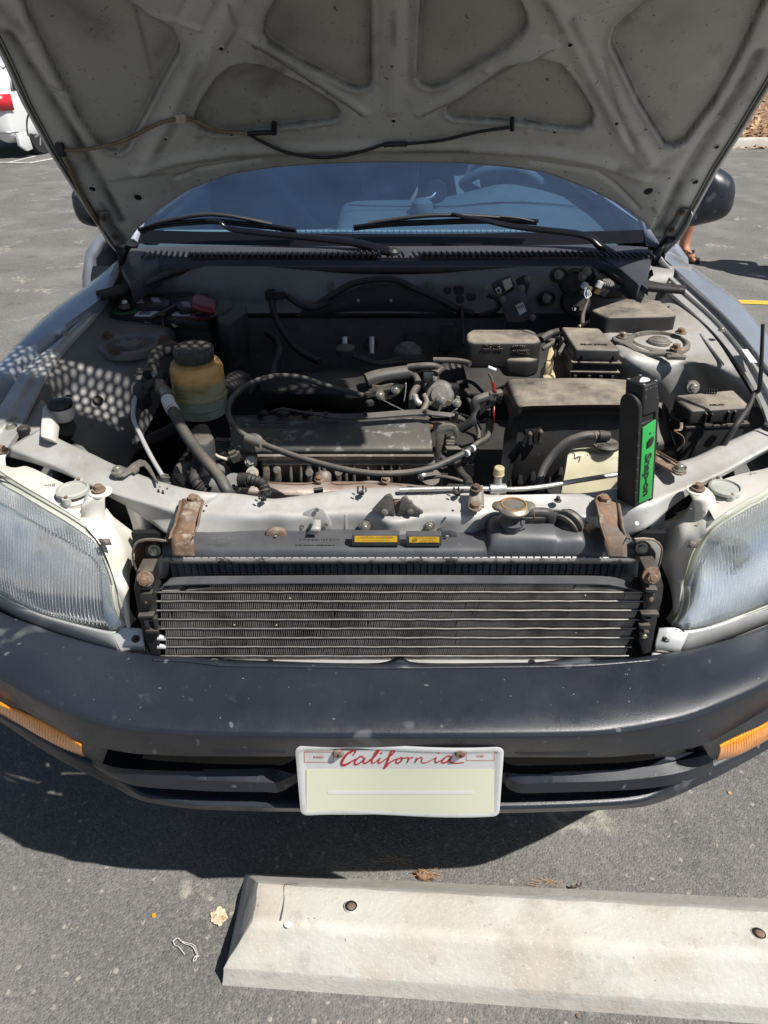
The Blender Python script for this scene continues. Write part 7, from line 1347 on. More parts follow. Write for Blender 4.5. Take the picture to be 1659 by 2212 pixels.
prism('latch_tab', [atZ(ZC(*q), .95) for q in [(1165, 210), (1225, 208), (1225, 228), (1175, 230)]], (-.004, 0, -.02), 'hose', fb_, bev=.001); prism('latch_strip', [atZ(ZC(*q), .945) for q in [(1195, 230), (1215, 232), (1155, 345), (1140, 318)]], (0, 0, -.004), 'hose', fb_, bev=.001)
lx = (D_ - C_).normalized() * -1; text('raised_lettering', 'RELAY & FUSE', atZ(ZC(1400, 268), .9575), lx, (A_ - D_), .0110, 'void', fb_, ext=.0006, sx=1.2)
# air cleaner
ac = grp('air_cleaner', suv)
acl = loft('air_box', [[atZ(q, z) for q, z in r] for r in (
    [((1090, 830), .93), ((1110, 819), .945), ((1190, 817), .946), ((1300, 818), .946), ((1360, 822), .944), ((1400, 835), .935)],
    [((1097, 850), .935), ((1115, 835), .948), ((1190, 835), .95), ((1300, 835), .95), ((1360, 840), .948), ((1408, 850), .94)],
    [((1112, 880), .938), ((1125, 872), .948), ((1190, 870), .949), ((1300, 868), .949), ((1365, 870), .947), ((1420, 875), .94)],
    [((1120, 893), .934), ((1138, 882), .942), ((1190, 880), .944), ((1300, 878), .944), ((1370, 880), .942), ((1428, 882), .935)],
    [((1120, 915), .905), ((1136, 905), .912), ((1190, 902), .914), ((1300, 900), .914), ((1375, 902), .912), ((1432, 905), .907)],
    [((1112, 985), .848), ((1130, 985), .848), ((1190, 985), .848), ((1300, 985), .848), ((1380, 975), .852), ((1440, 960), .856)],
    [((1100, 1050), .782), ((1120, 1052), .782), ((1190, 1050), .782), ((1300, 1050), .782), ((1380, 1040), .782), ((1455, 1020), .79)])], 'dusty_plastic', ac, n=6, nv=4, sharp=70)
loft('air_box_side', [[atZ(q, z) for q, z in r] for r in ([((1090, 830), .93), ((1097, 850), .935), ((1112, 880), .938), ((1120, 893), .934), ((1120, 915), .905), ((1112, 985), .848), ((1100, 1050), .782)], [((1086, 840), .915), ((1090, 860), .91), ((1098, 890), .90), ((1098, 910), .895), ((1090, 930), .88), ((1084, 990), .84), ((1078, 1050), .80)])], 'dusty_plastic', ac, n=5, nv=2)
fyc = lambda q, o=0: atY(q, 1.098 - o)
for P_ in ([(925, 915), (950, 905), (955, 1000), (930, 1040), (905, 1042), (890, 960)], [(970, 905), (1020, 885), (1028, 960), (1020, 985), (990, 1000), (968, 1030)]): prism('clip_recess', [fyc(ZC(*q), .012) for q in P_], (0, .004, 0), 'void', ac, bev=0)
for q in ((938, 945), (1015, 930)): box('clip_post', fyc(ZC(*q), .024), (.010, .02, .035), 'hose', ac, bev=.002)
prism('moulded_panel', [fyc(ZC(*q), .0085) for q in [(905, 885), (1028, 858), (1060, 1140), (940, 1135)]], (0, .002, 0), 'dusty_plastic', ac, bev=.001)
for a, w_ in (((870, 1150), 22), ((965, 1128), 24), ((1165, 1085), 22), ((800, 1205), 14), ((1085, 1185), 16)): prism('box_gusset', [fyc(ZC(a[0], a[1]), .008), fyc(ZC(a[0] + w_, a[1] + 125), .022), fyc(ZC(a[0] - w_, a[1] + 125), .022)], (0, .02, 0), 'dusty_plastic', ac, bev=.001)
loft('box_foot', [[atZ(ZC(*q), .79) for q in [(780, 1245), (900, 1235), (990, 1240), (1130, 1200)]], [atZ(ZC(*q), .782) for q in [(780, 1270), (890, 1278), (1000, 1262), (1150, 1215)]]], 'dusty_plastic', ac, n=4, thick=.004)
# coolant bottle
cb_ = grp('coolant_bottle', suv)
loft('bottle', [[atZ(ZC(*q), z) for q in r] for r, z in (([(1215, 1050), (1260, 1020), (1400, 1010), (1560, 1015), (1620, 1030)], .888), ([(1212, 1075), (1260, 1055), (1400, 1050), (1560, 1055), (1620, 1060)], .895), ([(1205, 1120), (1255, 1100), (1400, 1095), (1560, 1098), (1620, 1100)], .888), ([(1190, 1210), (1240, 1200), (1400, 1195), (1560, 1200), (1620, 1200)], .868), ([(1165, 1340), (1230, 1340), (1400, 1340), (1560, 1330), (1620, 1330)], .838))], 'reservoir', cb_, n=6, nv=4)
loft('bottle_side', [[atZ(ZC(*q), z) for q, z in r] for r in ([((1215, 1050), .888), ((1212, 1075), .895), ((1205, 1120), .888), ((1190, 1210), .868), ((1165, 1340), .838)], [((1225, 1030), .87), ((1205, 1060), .86), ((1190, 1120), .84), ((1175, 1220), .83), ((1155, 1340), .80)])], 'reservoir', cb_, n=5)
lathe('bottle_neck', atZ(ZC(1490, 1025), .892), [(.030, -.01), (.030, .010)], 'reservoir', cb_, seg=30); lathe('bottle_cap', atZ(ZC(1492, 985), .91), [(.033, -.008), (.034, .0), (.030, .004), (.001, .006)], 'hose', cb_, seg=34)
text('raised_lettering', 'COOLANT', atZ(ZC(1500, 985), .9165), (-1, -.1, 0), (0, -1, 0), .011, 'rubber', cb_, ext=.0004)
tube('bottle_hose', [atZ(ZC(1015, 1330), .85), atZ(ZC(1010, 1270), .86), atZ(ZC(1030, 1180), .875), atZ(ZC(1100, 1070), .895), atZ(ZC(1200, 975), .915), atZ(ZC(1320, 930), .925), atZ(ZC(1420, 920), .925), atZ(ZC(1500, 925), .922)], .0115, 'hose', cb_, seg=16, n=8); tube('hose_end', [atZ(ZC(1430, 922), .925), atZ(ZC(1505, 928), .922)], .0135, 'rubber', cb_, seg=14)
tube('spring_clamp', [atZ(ZC(1400, 895), .938), atZ(ZC(1420, 940), .935), atZ(ZC(1400, 985), .92), atZ(ZC(1420, 1000), .92)], .0018, 'rust', cb_)
# slotted stay beside the lamp
sb = prism('slotted_stay', [atZ(ZE(*q), .915) for q in [(800, 1010), (870, 1035), (1060, 1150), (1075, 1185), (1040, 1200), (1000, 1195), (800, 1085)]], (0, 0, -.004), 'rust', suv, bev=.001)
prism('stay_slot', [atZ(ZE(*q), .9155) for q in [(865, 1065), (885, 1062), (960, 1110), (955, 1125), (935, 1122)]], (0, 0, -.001), 'void', sb, bev=0); bolt(atZ(ZE(1022, 1170), .9155), (0, 0, 1), .0105, 'zinc', sb); tube('stay_rail', [atZ(ZE(865, 1040), .92), atZ(ZE(1070, 1155), .92)], .003, 'rust_dark', sb)
# air inlet behind the lamp and relay box with label
loft('inlet_snorkel', [[atZ(ZE(*q), z) for q in r] for r, z in (([(860, 690), (905, 690), (945, 740)], .93), ([(860, 860), (940, 850), (960, 900)], .90), ([(865, 1030), (980, 1010), (1010, 1040)], .87), ([(880, 1100), (990, 1090), (1020, 1060)], .83))], 'dusty_plastic', suv, n=4, nv=4)
tube('spring_strap', [atZ(ZE(1035, 835), .925), atZ(ZE(1030, 880), .925), atZ(ZE(985, 890), .925), atZ(ZE(1040, 930), .915), atZ(ZE(1050, 980), .905), atZ(ZE(1000, 1035), .89)], .004, 'rust', suv, flat=.5)
rb_ = grp('relay_box', suv)
P4 = [atZ(ZE(*q), z) for q, z in (((1005, 625), .935), ((1410, 590), .935), ((1545, 720), .925), ((1110, 745), .925), ((985, 660), .93))]
prism('relay_lid', P4, (0, -.002, -.026), 'dusty_plastic', rb_, bev=.005, segs=3, flare=1.02)
c = sum(P4, Vector()) / 5; prism('lid_rib', [c + (p - c) * 1.07 + Vector((0, 0, -.030)) for p in P4], (0, 0, -.006), 'black_plastic', rb_, bev=.0015)
prism('relay_body', [c + (p - c) * .99 + Vector((0, 0, -.03)) for p in P4], (0, 0, -.10), 'black_plastic', rb_, bev=.004)
for q in [(1220, 840), (1380, 840)]: box('snap_clip', atZ(ZE(*q), .90) + Vector((0, -.006, 0)), (.026, .012, .01), 'hose', rb_, bev=.002)
for q in [(1200, 790), (1240, 790), (1360, 775), (1405, 770)]: box('clip_fin', atZ(ZE(*q), .912) + Vector((0, -.004, 0)), (.005, .014, .03), 'dusty_plastic', rb_, bev=.001)
for k in range(5): box('back_tooth', atZ(ZE(1215 + 18 * k, 607), .938), (.004, .004, .014), 'dark_plastic', rb_, bev=.0005)
text('raised_lettering', 'RELAY', atZ(ZE(1293, 703), .9275), (1, .06, 0), (0, 1, 0), .0115, 'void', rb_, ext=.0006, sx=1.3)
mt = prism('mount_tab', [atY(ZE(*q), atZ(ZE(1110, 620), .93).y + .01) for q in [(1075, 620), (1072, 570), (1085, 545), (1115, 532), (1150, 540), (1162, 570), (1150, 620)]], (0, .008, 0), 'black_plastic', rb_, bev=.002); bolt(atY(ZE(1118, 575), atZ(ZE(1110, 620), .93).y + .006), (0, -1, .3), .0125, 'zinc', mt)
# aerial
tube('aerial', [atZ((1648, 700), 1.08), atZ(ZE(1600, 560), .985), atZ(ZE(1560, 620), .97), atZ(ZE(1520, 720), .955), atZ(ZE(1430, 850), .94), atZ(ZE(1330, 1000), .905)], lambda t: .0045 + .004 * t, 'rubber', suv, n=8)
# prop rod
tube('prop_rod', [Vector((.66, 1.02, .91)), Vector((.60, 1.12, 1.25)), Vector((.55, 1.28, 1.55))], .004, 'dark_plastic', suv)
KS = 1.0
# ------------------------------------------------------------------ green and black work lamp standing on the crossmember
def worklamp():
    Zb = .886; BM = atZ(ZE(700, 1445), Zb); BL = atZ(ZE(568, 1380), Zb); BR = atZ(ZE(832, 1385), Zb)
    a = (BL - BM); b = (BR - BM); W_, T2 = a.length, b.length; a.normalize(); b.normalize(); c0 = BM
    # keep it upright: height from the top of the head in the picture
    cb0 = BM + (BL - BM) * .5 + (BR - BM) * .5; top = atY(ZE(742, 520), cb0.y + .012); UP = top - cb0; Ht = 1.0
    L_ = thing('work_lamp', 'green and black folding work lamp standing upright on the upper crossmember', 'work lamp', tuple(BM + (BL - BM) * .5 + (BR - BM) * .5))
    def P(u, v, h): return BM + (BL - BM) * u + (BR - BM) * v + UP * h
    def slab(name, u0, u1, v0, v1, h0, h1, m, bev=.002, parent=L_): return prism(name, [P(u0, v0, h1), P(u1, v0, h1), P(u1, v1, h1), P(u0, v1, h1)], UP * (h0 - h1), m, parent, bev=bev, segs=3)
    body = slab('body', .06, .98, .08, .92, .0, .70, 'lamp_black', .003)
    # side rails with rounded tops
    for nm, v0, v1, hh in (('side_rail', -.02, .17, .915), ('side_rail', .84, 1.02, .95)):
        pts = []
        for k in range(13):
            t = math.pi * k / 12; pts.append((.5 + .5 * math.cos(t), hh - .10 + .10 * math.sin(t)))
        out = [(1.0, .0), *pts, (0.0, .0)]
        o = prism(nm, [P(u, v0, h) for u, h in out], (P(0, v1, 0) - P(0, v0, 0)), 'lamp_black', L_, bev=.002, segs=3)
    for k in range(5): slab('grip_groove', .985, 1.012, .0, .9, .12 + .11 * k, .124 + .11 * k, 'void', 0)
    for k in range(6): slab('grip_ridge', -.03, .03, -.035, .10, .06 + .1 * k, .14 + .1 * k, 'lamp_black', .001)
    # green front panel
    n = (P(0, 0, 0) - P(1, 0, 0)).normalized()
    pan = prism('green_panel', [P(.02, .17, .03), P(.02, .86, .03), P(.02, .84, .70), P(.02, .17, .67)], n * .0022, 'lamp_green', L_, bev=.0008)
    up = UP.normalized(); rt = (BR - BM).normalized()
    text('lettering', 'Snap-on', P(.02, .50, .26) + n * .0026, -up, rt, .0185, 'lamp_letter', pan, ext=.0003, bold=.0007, sx=1.12)
    bt = [P(.02, .40, .49), P(.02, .62, .50), P(.02, .72, .53), P(.02, .72, .575), P(.02, .5, .565), P(.02, .40, .54)]
    prism('push_button', [p + n * .0024 for p in bt], n * .0015, 'lamp_black', pan, bev=.0006); lathe('indicator_lens', P(.02, .55, .605) + n * .0024, [(.0018, 0), (.0016, .0005)], 'void', pan, seg=12, axis=n)
    slab('dark_gap', .1, .9, .2, .82, .70, .78, 'void', 0)
    hd = slab('lamp_head', -.04, .92, .14, .88, .76, 1.0, 'lamp_black', .0035)
    c = P(.44, .51, 1.0); lathe('lens_ring', c, axis=UP, prof=[(.0135, -.001), (.0135, .0008), (.0115, .001), (.011, -.0015)], m='lamp_black', parent=hd, seg=32); lathe('lens', c, axis=UP, prof=[(.011, -.001), (.010, .0002), (.001, .0004)], m='lens_cap', parent=hd, seg=28)
    for u, v in ((.05, .22), (.05, .8), (.82, .22), (.82, .8)): lathe('head_screw', P(u, v, 1.0), [(.0022, 0), (.002, .0006)], 'aluminium', hd, seg=10, axis=UP)
    for k, (v_, h_, dv, dh) in enumerate([(.2, .965, .05, .004), (.3, .962, .03, .005), (.42, .966, .09, .003), (.6, .964, .02, .006), (.7, .965, .07, .003), (.25, .90, .012, .015), (.8, .93, .01, .012), (.82, .87, .01, .01)]): slab('paint_chip', -.045, -.038, v_, v_ + dv, h_, h_ + dh, 'aluminium', 0, hd)
worklamp()
# ------------------------------------------------------------------ wheel stop
def stop():
    sec = [(Z7(1060, 720), (1659, 1941), 0), (Z7(1115, 765), (1659, 1969), .098), (Z7(1090, 930), (1659, 2064), .118), (Z7(965, 1130), (1659, 2176), .045), (Z7(960, 1204), (1659, 2213), 0)]
    rows = []; N_ = 70
    for l, r, z in sec:
        a, b = atZ(l, z), atZ(r, z); b = b + (b - a) * .55; rows.append([a.lerp(b, k / N_) for k in range(N_ + 1)])
    full = []
    for i in range(4):
        m = 5 if i in (1, 2) else 3
        for j in range(m): full.append([p.lerp(q, j / m) for p, q in zip(rows[i], rows[i + 1])])
    full.append(rows[4])
    for r_ in full:
        for k, p in enumerate(r_):
            if p.z > .01: p.z += .0012 * math.sin(k * .9 + p.y * 60) + random.uniform(-.0006, .0006); p.x += random.uniform(-.001, .001); p.y += random.uniform(-.0008, .0008)
    # soften the two long edges a little by an extra row on each side
    o = loft('wheel_stop', full, 'concrete', None, sharp=28)
    me = o.data; bm = bmesh.new(); bm.from_mesh(me)
    w_ = N_ + 1; bm.verts.ensure_lookup_table()
    for end in (0, N_): bm.faces.new([bm.verts[j * w_ + end] for j in range(len(full))])
    bmesh.ops.recalc_face_normals(bm, faces=bm.faces); bmesh.ops.bevel(bm, geom=[e for e in bm.edges if e.calc_face_angle(0) > .3 and all(v.co.z > .02 for v in e.verts)], offset=.0025, segments=1, affect='EDGES', clamp_overlap=True)
    bm.to_mesh(me); bm.free(); me.polygons.foreach_set('use_smooth', [True] * len(me.polygons)); me.set_sharp_from_angle(angle=R(40))
    tag(o, 'weathered concrete wheel stop lying on the asphalt in front of the bumper', 'wheel stop')
    for q in ((758, 1957), (1639, 2016)):
        c = atZ(q, .1095); lathe('anchor_hole', c, [(.0135, -.002), (.0125, .0008), (.0115, .0005)], 'concrete', o, seg=22, axis=(0, .25, 1)); lathe('hole_dark', c, [(.0118, .0005), (.011, .0016)], 'void', o, seg=20, axis=(0, .25, 1)); lathe('anchor_pin', c + Vector((.001, -.002, .001)), [(.008, 0), (.0078, .002), (.006, .003), (.001, .0032)], 'rust', o, seg=14, axis=(0, .25, 1))
    # pencil-like line drawn across the top and a scraped patch
    L1 = [atZ(Z7(*q), z) + Vector((0, 0, .0012)) for q, z in (((1295, 768), .0985), ((1232, 768), .0985), ((1228, 830), .105), ((1222, 880), .1125), ((1213, 925), .118))]
    tube('marker_line', L1, .0011, 'cast_metal', o, n=3, seg=5, flat=.3)
    prism('paint_patch', [atZ(Z7(1242 + a, 940 + b), .1185) for a, b in [(-18, 0), (0, -14), (18, -6), (14, 10), (2, 16), (-10, 12)]], (0, 0, -.002), 'label_white', o, bev=0)
stop()
# ------------------------------------------------------------------ litter
def crumple(name, lab, cat, c, r, m, seed):
    rr = random.Random(seed); bm = bmesh.new(); bmesh.ops.create_grid(bm, x_segments=9, y_segments=9, size=r)
    for v in bm.verts: v.co.z = rr.uniform(0, .28) * r + .003; v.co.x += rr.uniform(-.16, .16) * r; v.co.y += rr.uniform(-.16, .16) * r; v.co.x *= 1 - .35 * abs(v.co.y / r)
    bmesh.ops.transform(bm, matrix=Matrix.Translation(c) @ Matrix.Rotation(.7, 4, 'Z'), verts=bm.verts)
    o = bm_obj(name, bm, m, None, 10); tag(o, lab, cat); return o
crumple('crumpled_wrapper', 'crumpled brown and cream paper scrap on the asphalt beside the wheel stop end', 'litter', atZ(Z7(948, 912), 0), .016, 'paper', 3)
S1 = [Z7(*q) for q in [(798, 1072), (775, 1040), (755, 1030), (752, 1010), (770, 1000), (785, 1015), (800, 1025), (830, 1035), (845, 1060), (850, 1085), (835, 1100), (842, 1080), (860, 1078)]]
o = tube('string', [atZ(q, .006 + .003 * (i % 2)) for i, q in enumerate(S1)], .0008, 'string', None, n=6, seg=6); tag(o, 'frayed white string curled on the asphalt left of the wheel stop', 'string')
o2 = tube('string_strand', [atZ(Z7(*q), .009) for q in [(745, 1015), (765, 1000), (782, 1012), (805, 1020), (838, 1030), (852, 1065), (845, 1085)]], .0006, 'string', o, n=6, seg=6)
def needles(lab, q0, n_, L_, m, seed, spread=1.0):
    rr = random.Random(seed); v = []; f = []; c = atZ(q0, .004)
    for _ in range(n_):
        a = rr.uniform(-1.1, .8) + (math.pi if rr.random() < .5 else 0); p = c + Vector((rr.gauss(0, .012) * spread, rr.gauss(0, .004), rr.uniform(0, .006))); d = Vector((math.cos(a), math.sin(a) * .5, rr.uniform(0, .15))) * L_ * rr.uniform(.5, 1); s = Vector((-d.y, d.x, 0)).normalized() * .0004; k = len(v)
        v += [p - s, p + s, p + d + s, p + d - s]; f.append((k, k + 1, k + 2, k + 3))
    o = mk('pine_needles', v, f, m, None, sharp=180); o['label'] = lab; o['category'] = 'pine needles'; o['kind'] = 'stuff'; return o
needles('dry pine needles in the shade behind the wheel stop', Z8(70, 665), 10, .05, 'dry_leaf', 1)
needles('dry pine needles fanned beside the bark scrap behind the wheel stop', Z8(185, 722), 26, .035, 'pine_needle', 2, .6)
needles('dry needles gathered along the back of the wheel stop', Z8(690, 762), 22, .02, 'pine_needle', 4, 1.6)
o = prism('bark_scrap', [atZ(Z8(*q), .012) for q in [(130, 708), (155, 702), (180, 720), (218, 742), (190, 744), (150, 738)]], (0, 0, -.012), 'mulch', None, bev=.002); tag(o, 'dark brown bark scrap lying against the back of the wheel stop', 'bark')
for q, lab in ((Z8(850, 770), 'short curled brown twig against the back of the wheel stop'),): o = tube('twig', [atZ(Z8(*p), .012) for p in [(808, 770), (815, 778), (830, 776), (848, 775), (853, 760)]], .002, 'bark', None, seg=6); tag(o, lab, 'twig')
v = []; f = []
for i in range(1100):                                              # loose grit scattered over the near asphalt
    a = atZ((random.uniform(-100, 1760), 1760 + random.random() * 500), .0); s = random.choice((.0009, .0012, .0016, .0024)) * random.uniform(.7, 1.3); n = len(v); an = random.random() * 6
    P4 = [a + Vector((math.cos(an + k * 1.57) * s * random.uniform(.7, 1.3), math.sin(an + k * 1.57) * s, 0)) for k in range(4)] + [a + Vector((0, 0, s * 1.2))]
    v += P4; f += [(n + k, n + (k + 1) % 4, n + 4) for k in range(4)]
o = mk('loose_grit', v, f, 'grit', None, sharp=10); o['kind'] = 'stuff'
for q, c_, lab in ((Z7(665, 903), 'amber', 'tiny orange leaf fragment on the asphalt left of the wheel stop'), (Z8(1492, 375), 'dry_leaf', 'small curled brown leaf on the asphalt below the right bumper corner'), (Z8(838, 1338), 'tail_red', 'small reddish pebble in front of the wheel stop')):
    o = lathe('leaf_fragment' if 'pebble' not in lab else 'pebble', atZ(q, 0), [(.0045, 0), (.0038, .003), (.001, .004)], c_ if c_ != 'tail_red' else 'rust', None, seg=7); tag(o, lab, 'leaf' if 'leaf' in lab else 'pebble')
# ------------------------------------------------------------------ people
def skinmesh(name, joints, edges, radii, m, parent, lv=2):
    me = bpy.data.meshes.new(name); me.from_pydata(joints, edges, []); me.update(); o = link(name, me, m, parent)
    md = o.modifiers.new('skin', 'SKIN'); 
    for i, r in enumerate(radii): me.skin_vertices[0].data[i].radius = (r, r) if not isinstance(r, tuple) else r
    me.skin_vertices[0].data[0].use_root = True; md.use_smooth_shade = True
    s = o.modifiers.new('sub', 'SUBSURF'); s.levels = lv; s.render_levels = lv; return o
def person(base, face, label, foot_to):
    """a standing adult in T-shirt, shorts and flip-flops; base is the right foot's ankle on the ground"""
    r = thing('person', label, 'person', base)
    fx = Vector((math.cos(face), math.sin(face), 0)); sx_ = Vector((fx.y, -fx.x, 0)); B = Vector(base)
    def Q(f_, s, z): return B + fx * f_ + sx_ * s + Vector((0, 0, z))
    J = [Q(0, .11, .90), Q(0, .11, 1.1), Q(.0, .11, 1.38), Q(.01, .11, 1.47), Q(.02, .11, 1.52),            # 0 pelvis 1 waist 2 chest 3 neck 4 head base
         Q(0, .02, .86), Q(.02, .0, .48), Q(-.01, -.0, .24), Q(-.02, 0, .09), Q(-.04, 0, .04), Q(.05, .0, .04), Q(.15, .005, .028), Q(.2, .01, .025),   # 5.. right leg
         Q(0, .20, .86), Q(.02, .24, .48), Q(-.01, .25, .24), Q(-.02, .25, .09), Q(-.04, .25, .04), Q(.05, .25, .04), Q(.15, .255, .028), Q(.2, .26, .025),
         Q(0, -.08, 1.38), Q(-.02, -.12, 1.10), Q(.10, -.10, .92), Q(0, .30, 1.38), Q(-.02, .34, 1.10), Q(.10, .32, .92)]
    E = [(0, 1), (1, 2), (2, 3), (3, 4), (0, 5), (5, 6), (6, 7), (7, 8), (8, 9), (8, 10), (10, 11), (11, 12), (0, 13), (13, 14), (14, 15), (15, 16), (16, 17), (16, 18), (18, 19), (19, 20), (2, 21), (21, 22), (22, 23), (2, 24), (24, 25), (25, 26)]
    Rr = [.13, .12, .13, .055, .06, .085, .055, .052, .033, .03, .036, .034, .018, .085, .055, .052, .033, .03, .036, .034, .018, .055, .042, .03, .055, .042, .03]
    b = skinmesh('body', J, E, Rr, 'skin', r)
    hd = lathe('head', Q(.03, .11, 1.50), [(.03, 0), (.062, .03), (.078, .09), (.08, .14), (.068, .19), (.03, .225), (.002, .232)], 'skin', r, seg=24)
    lathe('nose', Q(.10, .11, 1.585), [(.014, 0), (.01, .012), (.003, .02)], 'skin', hd, seg=10, axis=fx)
    for s in (-1, 1): lathe('eye', Q(.096, .11 + s * .03, 1.625), [(.009, 0), (.006, .004), (.001, .005)], 'hair', hd, seg=10, axis=fx); lathe('ear', Q(.03, .11 + s * .078, 1.60), [(.02, 0), (.018, .008), (.004, .012)], 'skin', hd, seg=12, axis=sx_ * s)
    lathe('hair', Q(.015, .11, 1.62), [(.086, 0), (.088, .05), (.07, .095), (.03, .12), (.002, .124)], 'hair', r, seg=24)
    tube('shirt', [Q(0, .11, .86), Q(0, .11, 1.1), Q(0, .11, 1.38), Q(0, .11, 1.46)], lambda t: .17 - .03 * math.sin(t * 3) - (.08 if t > .9 else 0), 'shirt', r, seg=20)
    for s, y in ((0, 0), (1, .24)):
        tube('shorts_leg', [Q(0, y * .75 + .02, .9), Q(.02, y, .52)], lambda t: .11 - .015 * t, 'denim', r, seg=16)
        sl = prism('flip_flop', [Q(f_, y + k, .018) for f_, k in ((-.07, -.035), (.05, -.045), (.17, -.05), (.215, -.02), (.215, .03), (.17, .055), (.05, .045), (-.07, .035))], (0, 0, -.018), 'sandal', r, bev=.004)
        tube('strap', [Q(.0, y - .045, .02), Q(.07, y - .04, .07), Q(.14, y + .005, .055), Q(.15, y + .005, .02)], .009, 'sandal', sl, flat=.5); tube('strap', [Q(.0, y + .045, .02), Q(.07, y + .04, .07), Q(.14, y + .005, .055)], .009, 'sandal', sl, flat=.5)
        for k in range(5): lathe('toe', Q(.205 - .006 * k, y + (.028 - .014 * k) * 1, .03), [(.010 if k else .014, -.01), (.010 if k else .014, .005), (.004, .014)], 'skin', r, seg=10, axis=fx)
    for s, y in ((-1, -.10), (1, .32)):
        for k in range(4): tube('finger', [Q(.10, y + .006 * k, .915), Q(.115, y + (-.012 + .011 * k), .87), Q(.12, y + (-.012 + .011 * k), .83 + .005 * abs(k - 1.5))], .009, 'skin', r, seg=8)
        tube('thumb', [Q(.10, y, .93), Q(.135, y - s * .02, .90), Q(.14, y - s * .02, .87)], .010, 'skin', r, seg=8)
    return r
a = atZ((1474, 556), 0); person((a.x, a.y, 0), R(-80), 'person in shorts and black flip-flops standing behind the right door mirror, one bare shin showing', None)
person((3.42, 5.02, 0), R(170), 'person standing beyond the right edge, seen only by a shadow on the asphalt', None)
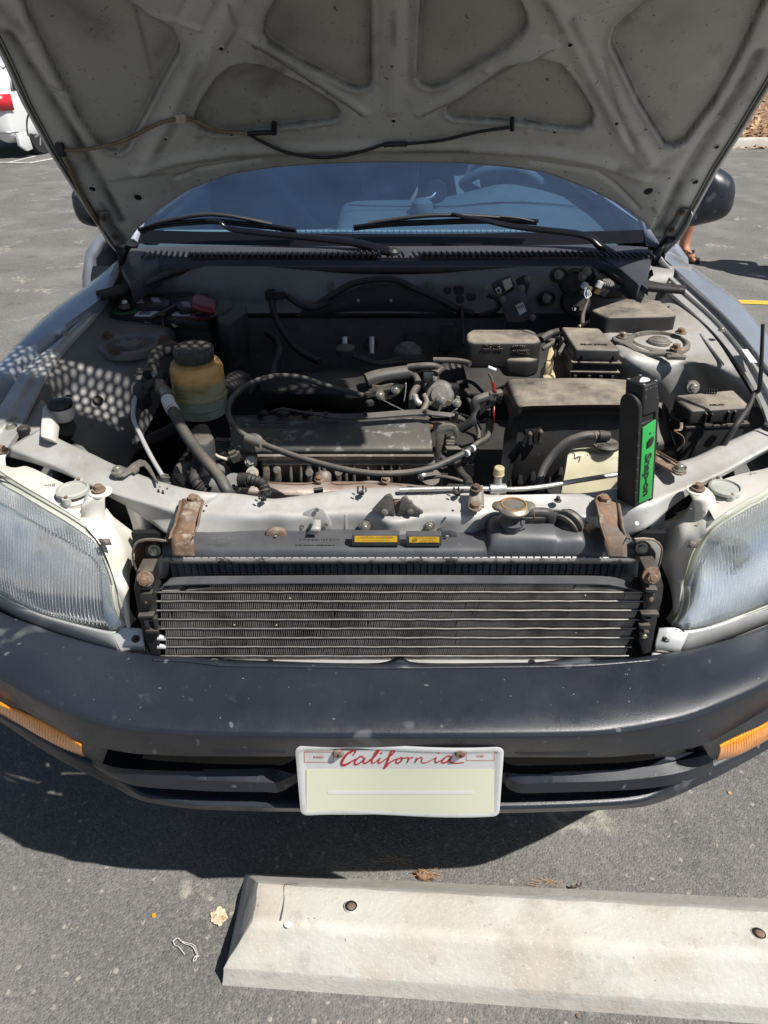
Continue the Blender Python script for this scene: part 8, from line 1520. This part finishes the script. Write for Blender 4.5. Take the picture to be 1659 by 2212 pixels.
# ------------------------------------------------------------------ white car at the left edge
def whitecar():
    k = .84; wp = atZ(X1(490, 1478), 0); h = Vector((.2, .98, 0)).normalized(); s = Vector((h.y, -h.x, 0))
    O = wp - s * .76 * k + h * 1.3 * k
    c = thing('parked_hatchback', 'white parked car with red tail lamps at the left edge beyond the raised bonnet', 'car', (O.x, O.y, 0))
    def P(x, y, z): return O + s * x * k + h * y * k + Vector((0, 0, z * k))
    secs = [(-2.12, .55, .42, .95, .9), (-2.05, .74, .30, .98, .95), (-1.9, .82, .24, 1.0, .97), (-1.3, .85, .22, 1.02, .98), (0, .86, .22, 1.0, .96), (1.3, .85, .22, .92, .88), (1.9, .78, .26, .80, .76), (2.15, .55, .35, .66, .62)]
    rows = [[P(-w_ * .8, y, z0), P(-w_, y, z0 + .1), P(-w_ * 1.02, y, .6), P(-w_ * .97, y, zs_), P(-w_ * .8, y, zt), P(0, y, zt + .02), P(w_ * .8, y, zt), P(w_ * .97, y, zs_), P(w_ * 1.02, y, .6), P(w_, y, z0 + .1), P(w_ * .8, y, z0)] for y, w_, z0, zt, zs_ in secs]
    loft('body', rows, 'white_paint', c, n=4, nv=4, sharp=60)
    mk('rear_panel', rows[0], [tuple(range(11))], 'white_paint', c)
    cab = [(-1.95, .66, 1.02), (-1.6, .62, 1.38), (-.9, .60, 1.50), (.1, .60, 1.48), (1.0, .66, .98)]
    loft('roof', [[P(-w_, y, z - .06), P(-w_ * .9, y, z), P(w_ * .9, y, z), P(w_, y, z - .06)] for y, w_, z in cab[1:4]], 'white_paint', c, n=4, nv=4, thick=.02)
    loft('side_window', [[P(.80, -1.75, 1.0), P(.64, -1.45, 1.36), P(.62, -.9, 1.44)], [P(.82, .9, 1.0), P(.64, .3, 1.42), P(.62, 0, 1.44)]], 'tinted', c); loft('rear_window', [[P(x, -1.98, .98) for x in (-.66, 0, .66)], [P(x, -1.62, 1.36) for x in (-.56, 0, .56)]], 'tinted', c)
    loft('rear_quarter', [[P(.70, -1.99, .98), P(.82, -1.7, .98)], [P(.56, -1.62, 1.38), P(.64, -1.42, 1.40)]], 'white_paint', c, thick=.02)
    loft('cargo_window', [[P(.815, -1.72, 1.02), P(.825, -1.2, 1.02)], [P(.67, -1.46, 1.36), P(.655, -1.0, 1.40)]], 'tinted', c)
    for sg in (-1, 1):
        lp = loft('tail_lamp', [[P(sg * .50, -2.145, z), P(sg * .68, -2.12, z), P(sg * .80, -2.02, z), P(sg * .848, -1.88, z)] for z in (.98, .74)], 'tail_red', c, n=4, thick=.02)
        loft('clear_section', [[P(sg * .52, -2.16, z), P(sg * .69, -2.135, z), P(sg * .80, -2.04, z)] for z in (.9, .86)], 'lens_cap', lp, n=4); loft('lamp_edge', [[P(sg * .50, -2.165, z), P(sg * .69, -2.14, z), P(sg * .815, -2.035, z), P(sg * .86, -1.88, z)] for z in (.995, .975)], 'lens_cap', lp, n=4)
        for y in (-1.3, 1.35):
            w_ = grp('wheel', c); q = P(sg * .76, y, .33)
            lathe('tyre', q, [(.20 * k, -.10 * k), (.31 * k, -.11 * k), (.33 * k, -.08 * k), (.33 * k, .07 * k), (.31 * k, .095 * k), (.21 * k, .09 * k)], 'tyre', w_, seg=36, axis=s * sg)
            lathe('rim', q, [(.21 * k, .02 * k), (.215 * k, .09 * k), (.195 * k, .085 * k), (.18 * k, .03 * k), (.001, .02 * k)], 'rim_metal', w_, seg=30, axis=s * sg)
            for j in range(7):
                a = 2 * math.pi * j / 7; d = Vector((0, 0, 1)) * math.cos(a) + h * math.sin(a); tube('spoke', [q + s * sg * .08 * k + d * .03, q + s * sg * .085 * k + d * .20 * k], .016, 'rim_metal', w_, seg=6)
    loft('wheel_arch', [[P(.862, -1.3 + .40 * math.cos(a), .33 + .42 * math.sin(a)) for a in np.linspace(0, math.pi, 17)], [P(.862, -1.3 + .355 * math.cos(a), .33 + .37 * math.sin(a)) for a in np.linspace(0, math.pi, 17)]], 'tyre', c)
    prism('mud_flap', [P(.80, -1.66, .40), P(.80, -1.62, .12), P(.80, -1.78, .10), P(.80, -1.95, .2), P(.80, -1.95, .40)], s * .06 * k, 'white_paint', c, bev=.01)
    tube('bumper_strip', [P(.4, -2.13, .42), P(.72, -2.08, .42), P(.86, -1.9, .42)], .012, 'rim_metal', c)
    for x in (-1, 1): pass
whitecar()
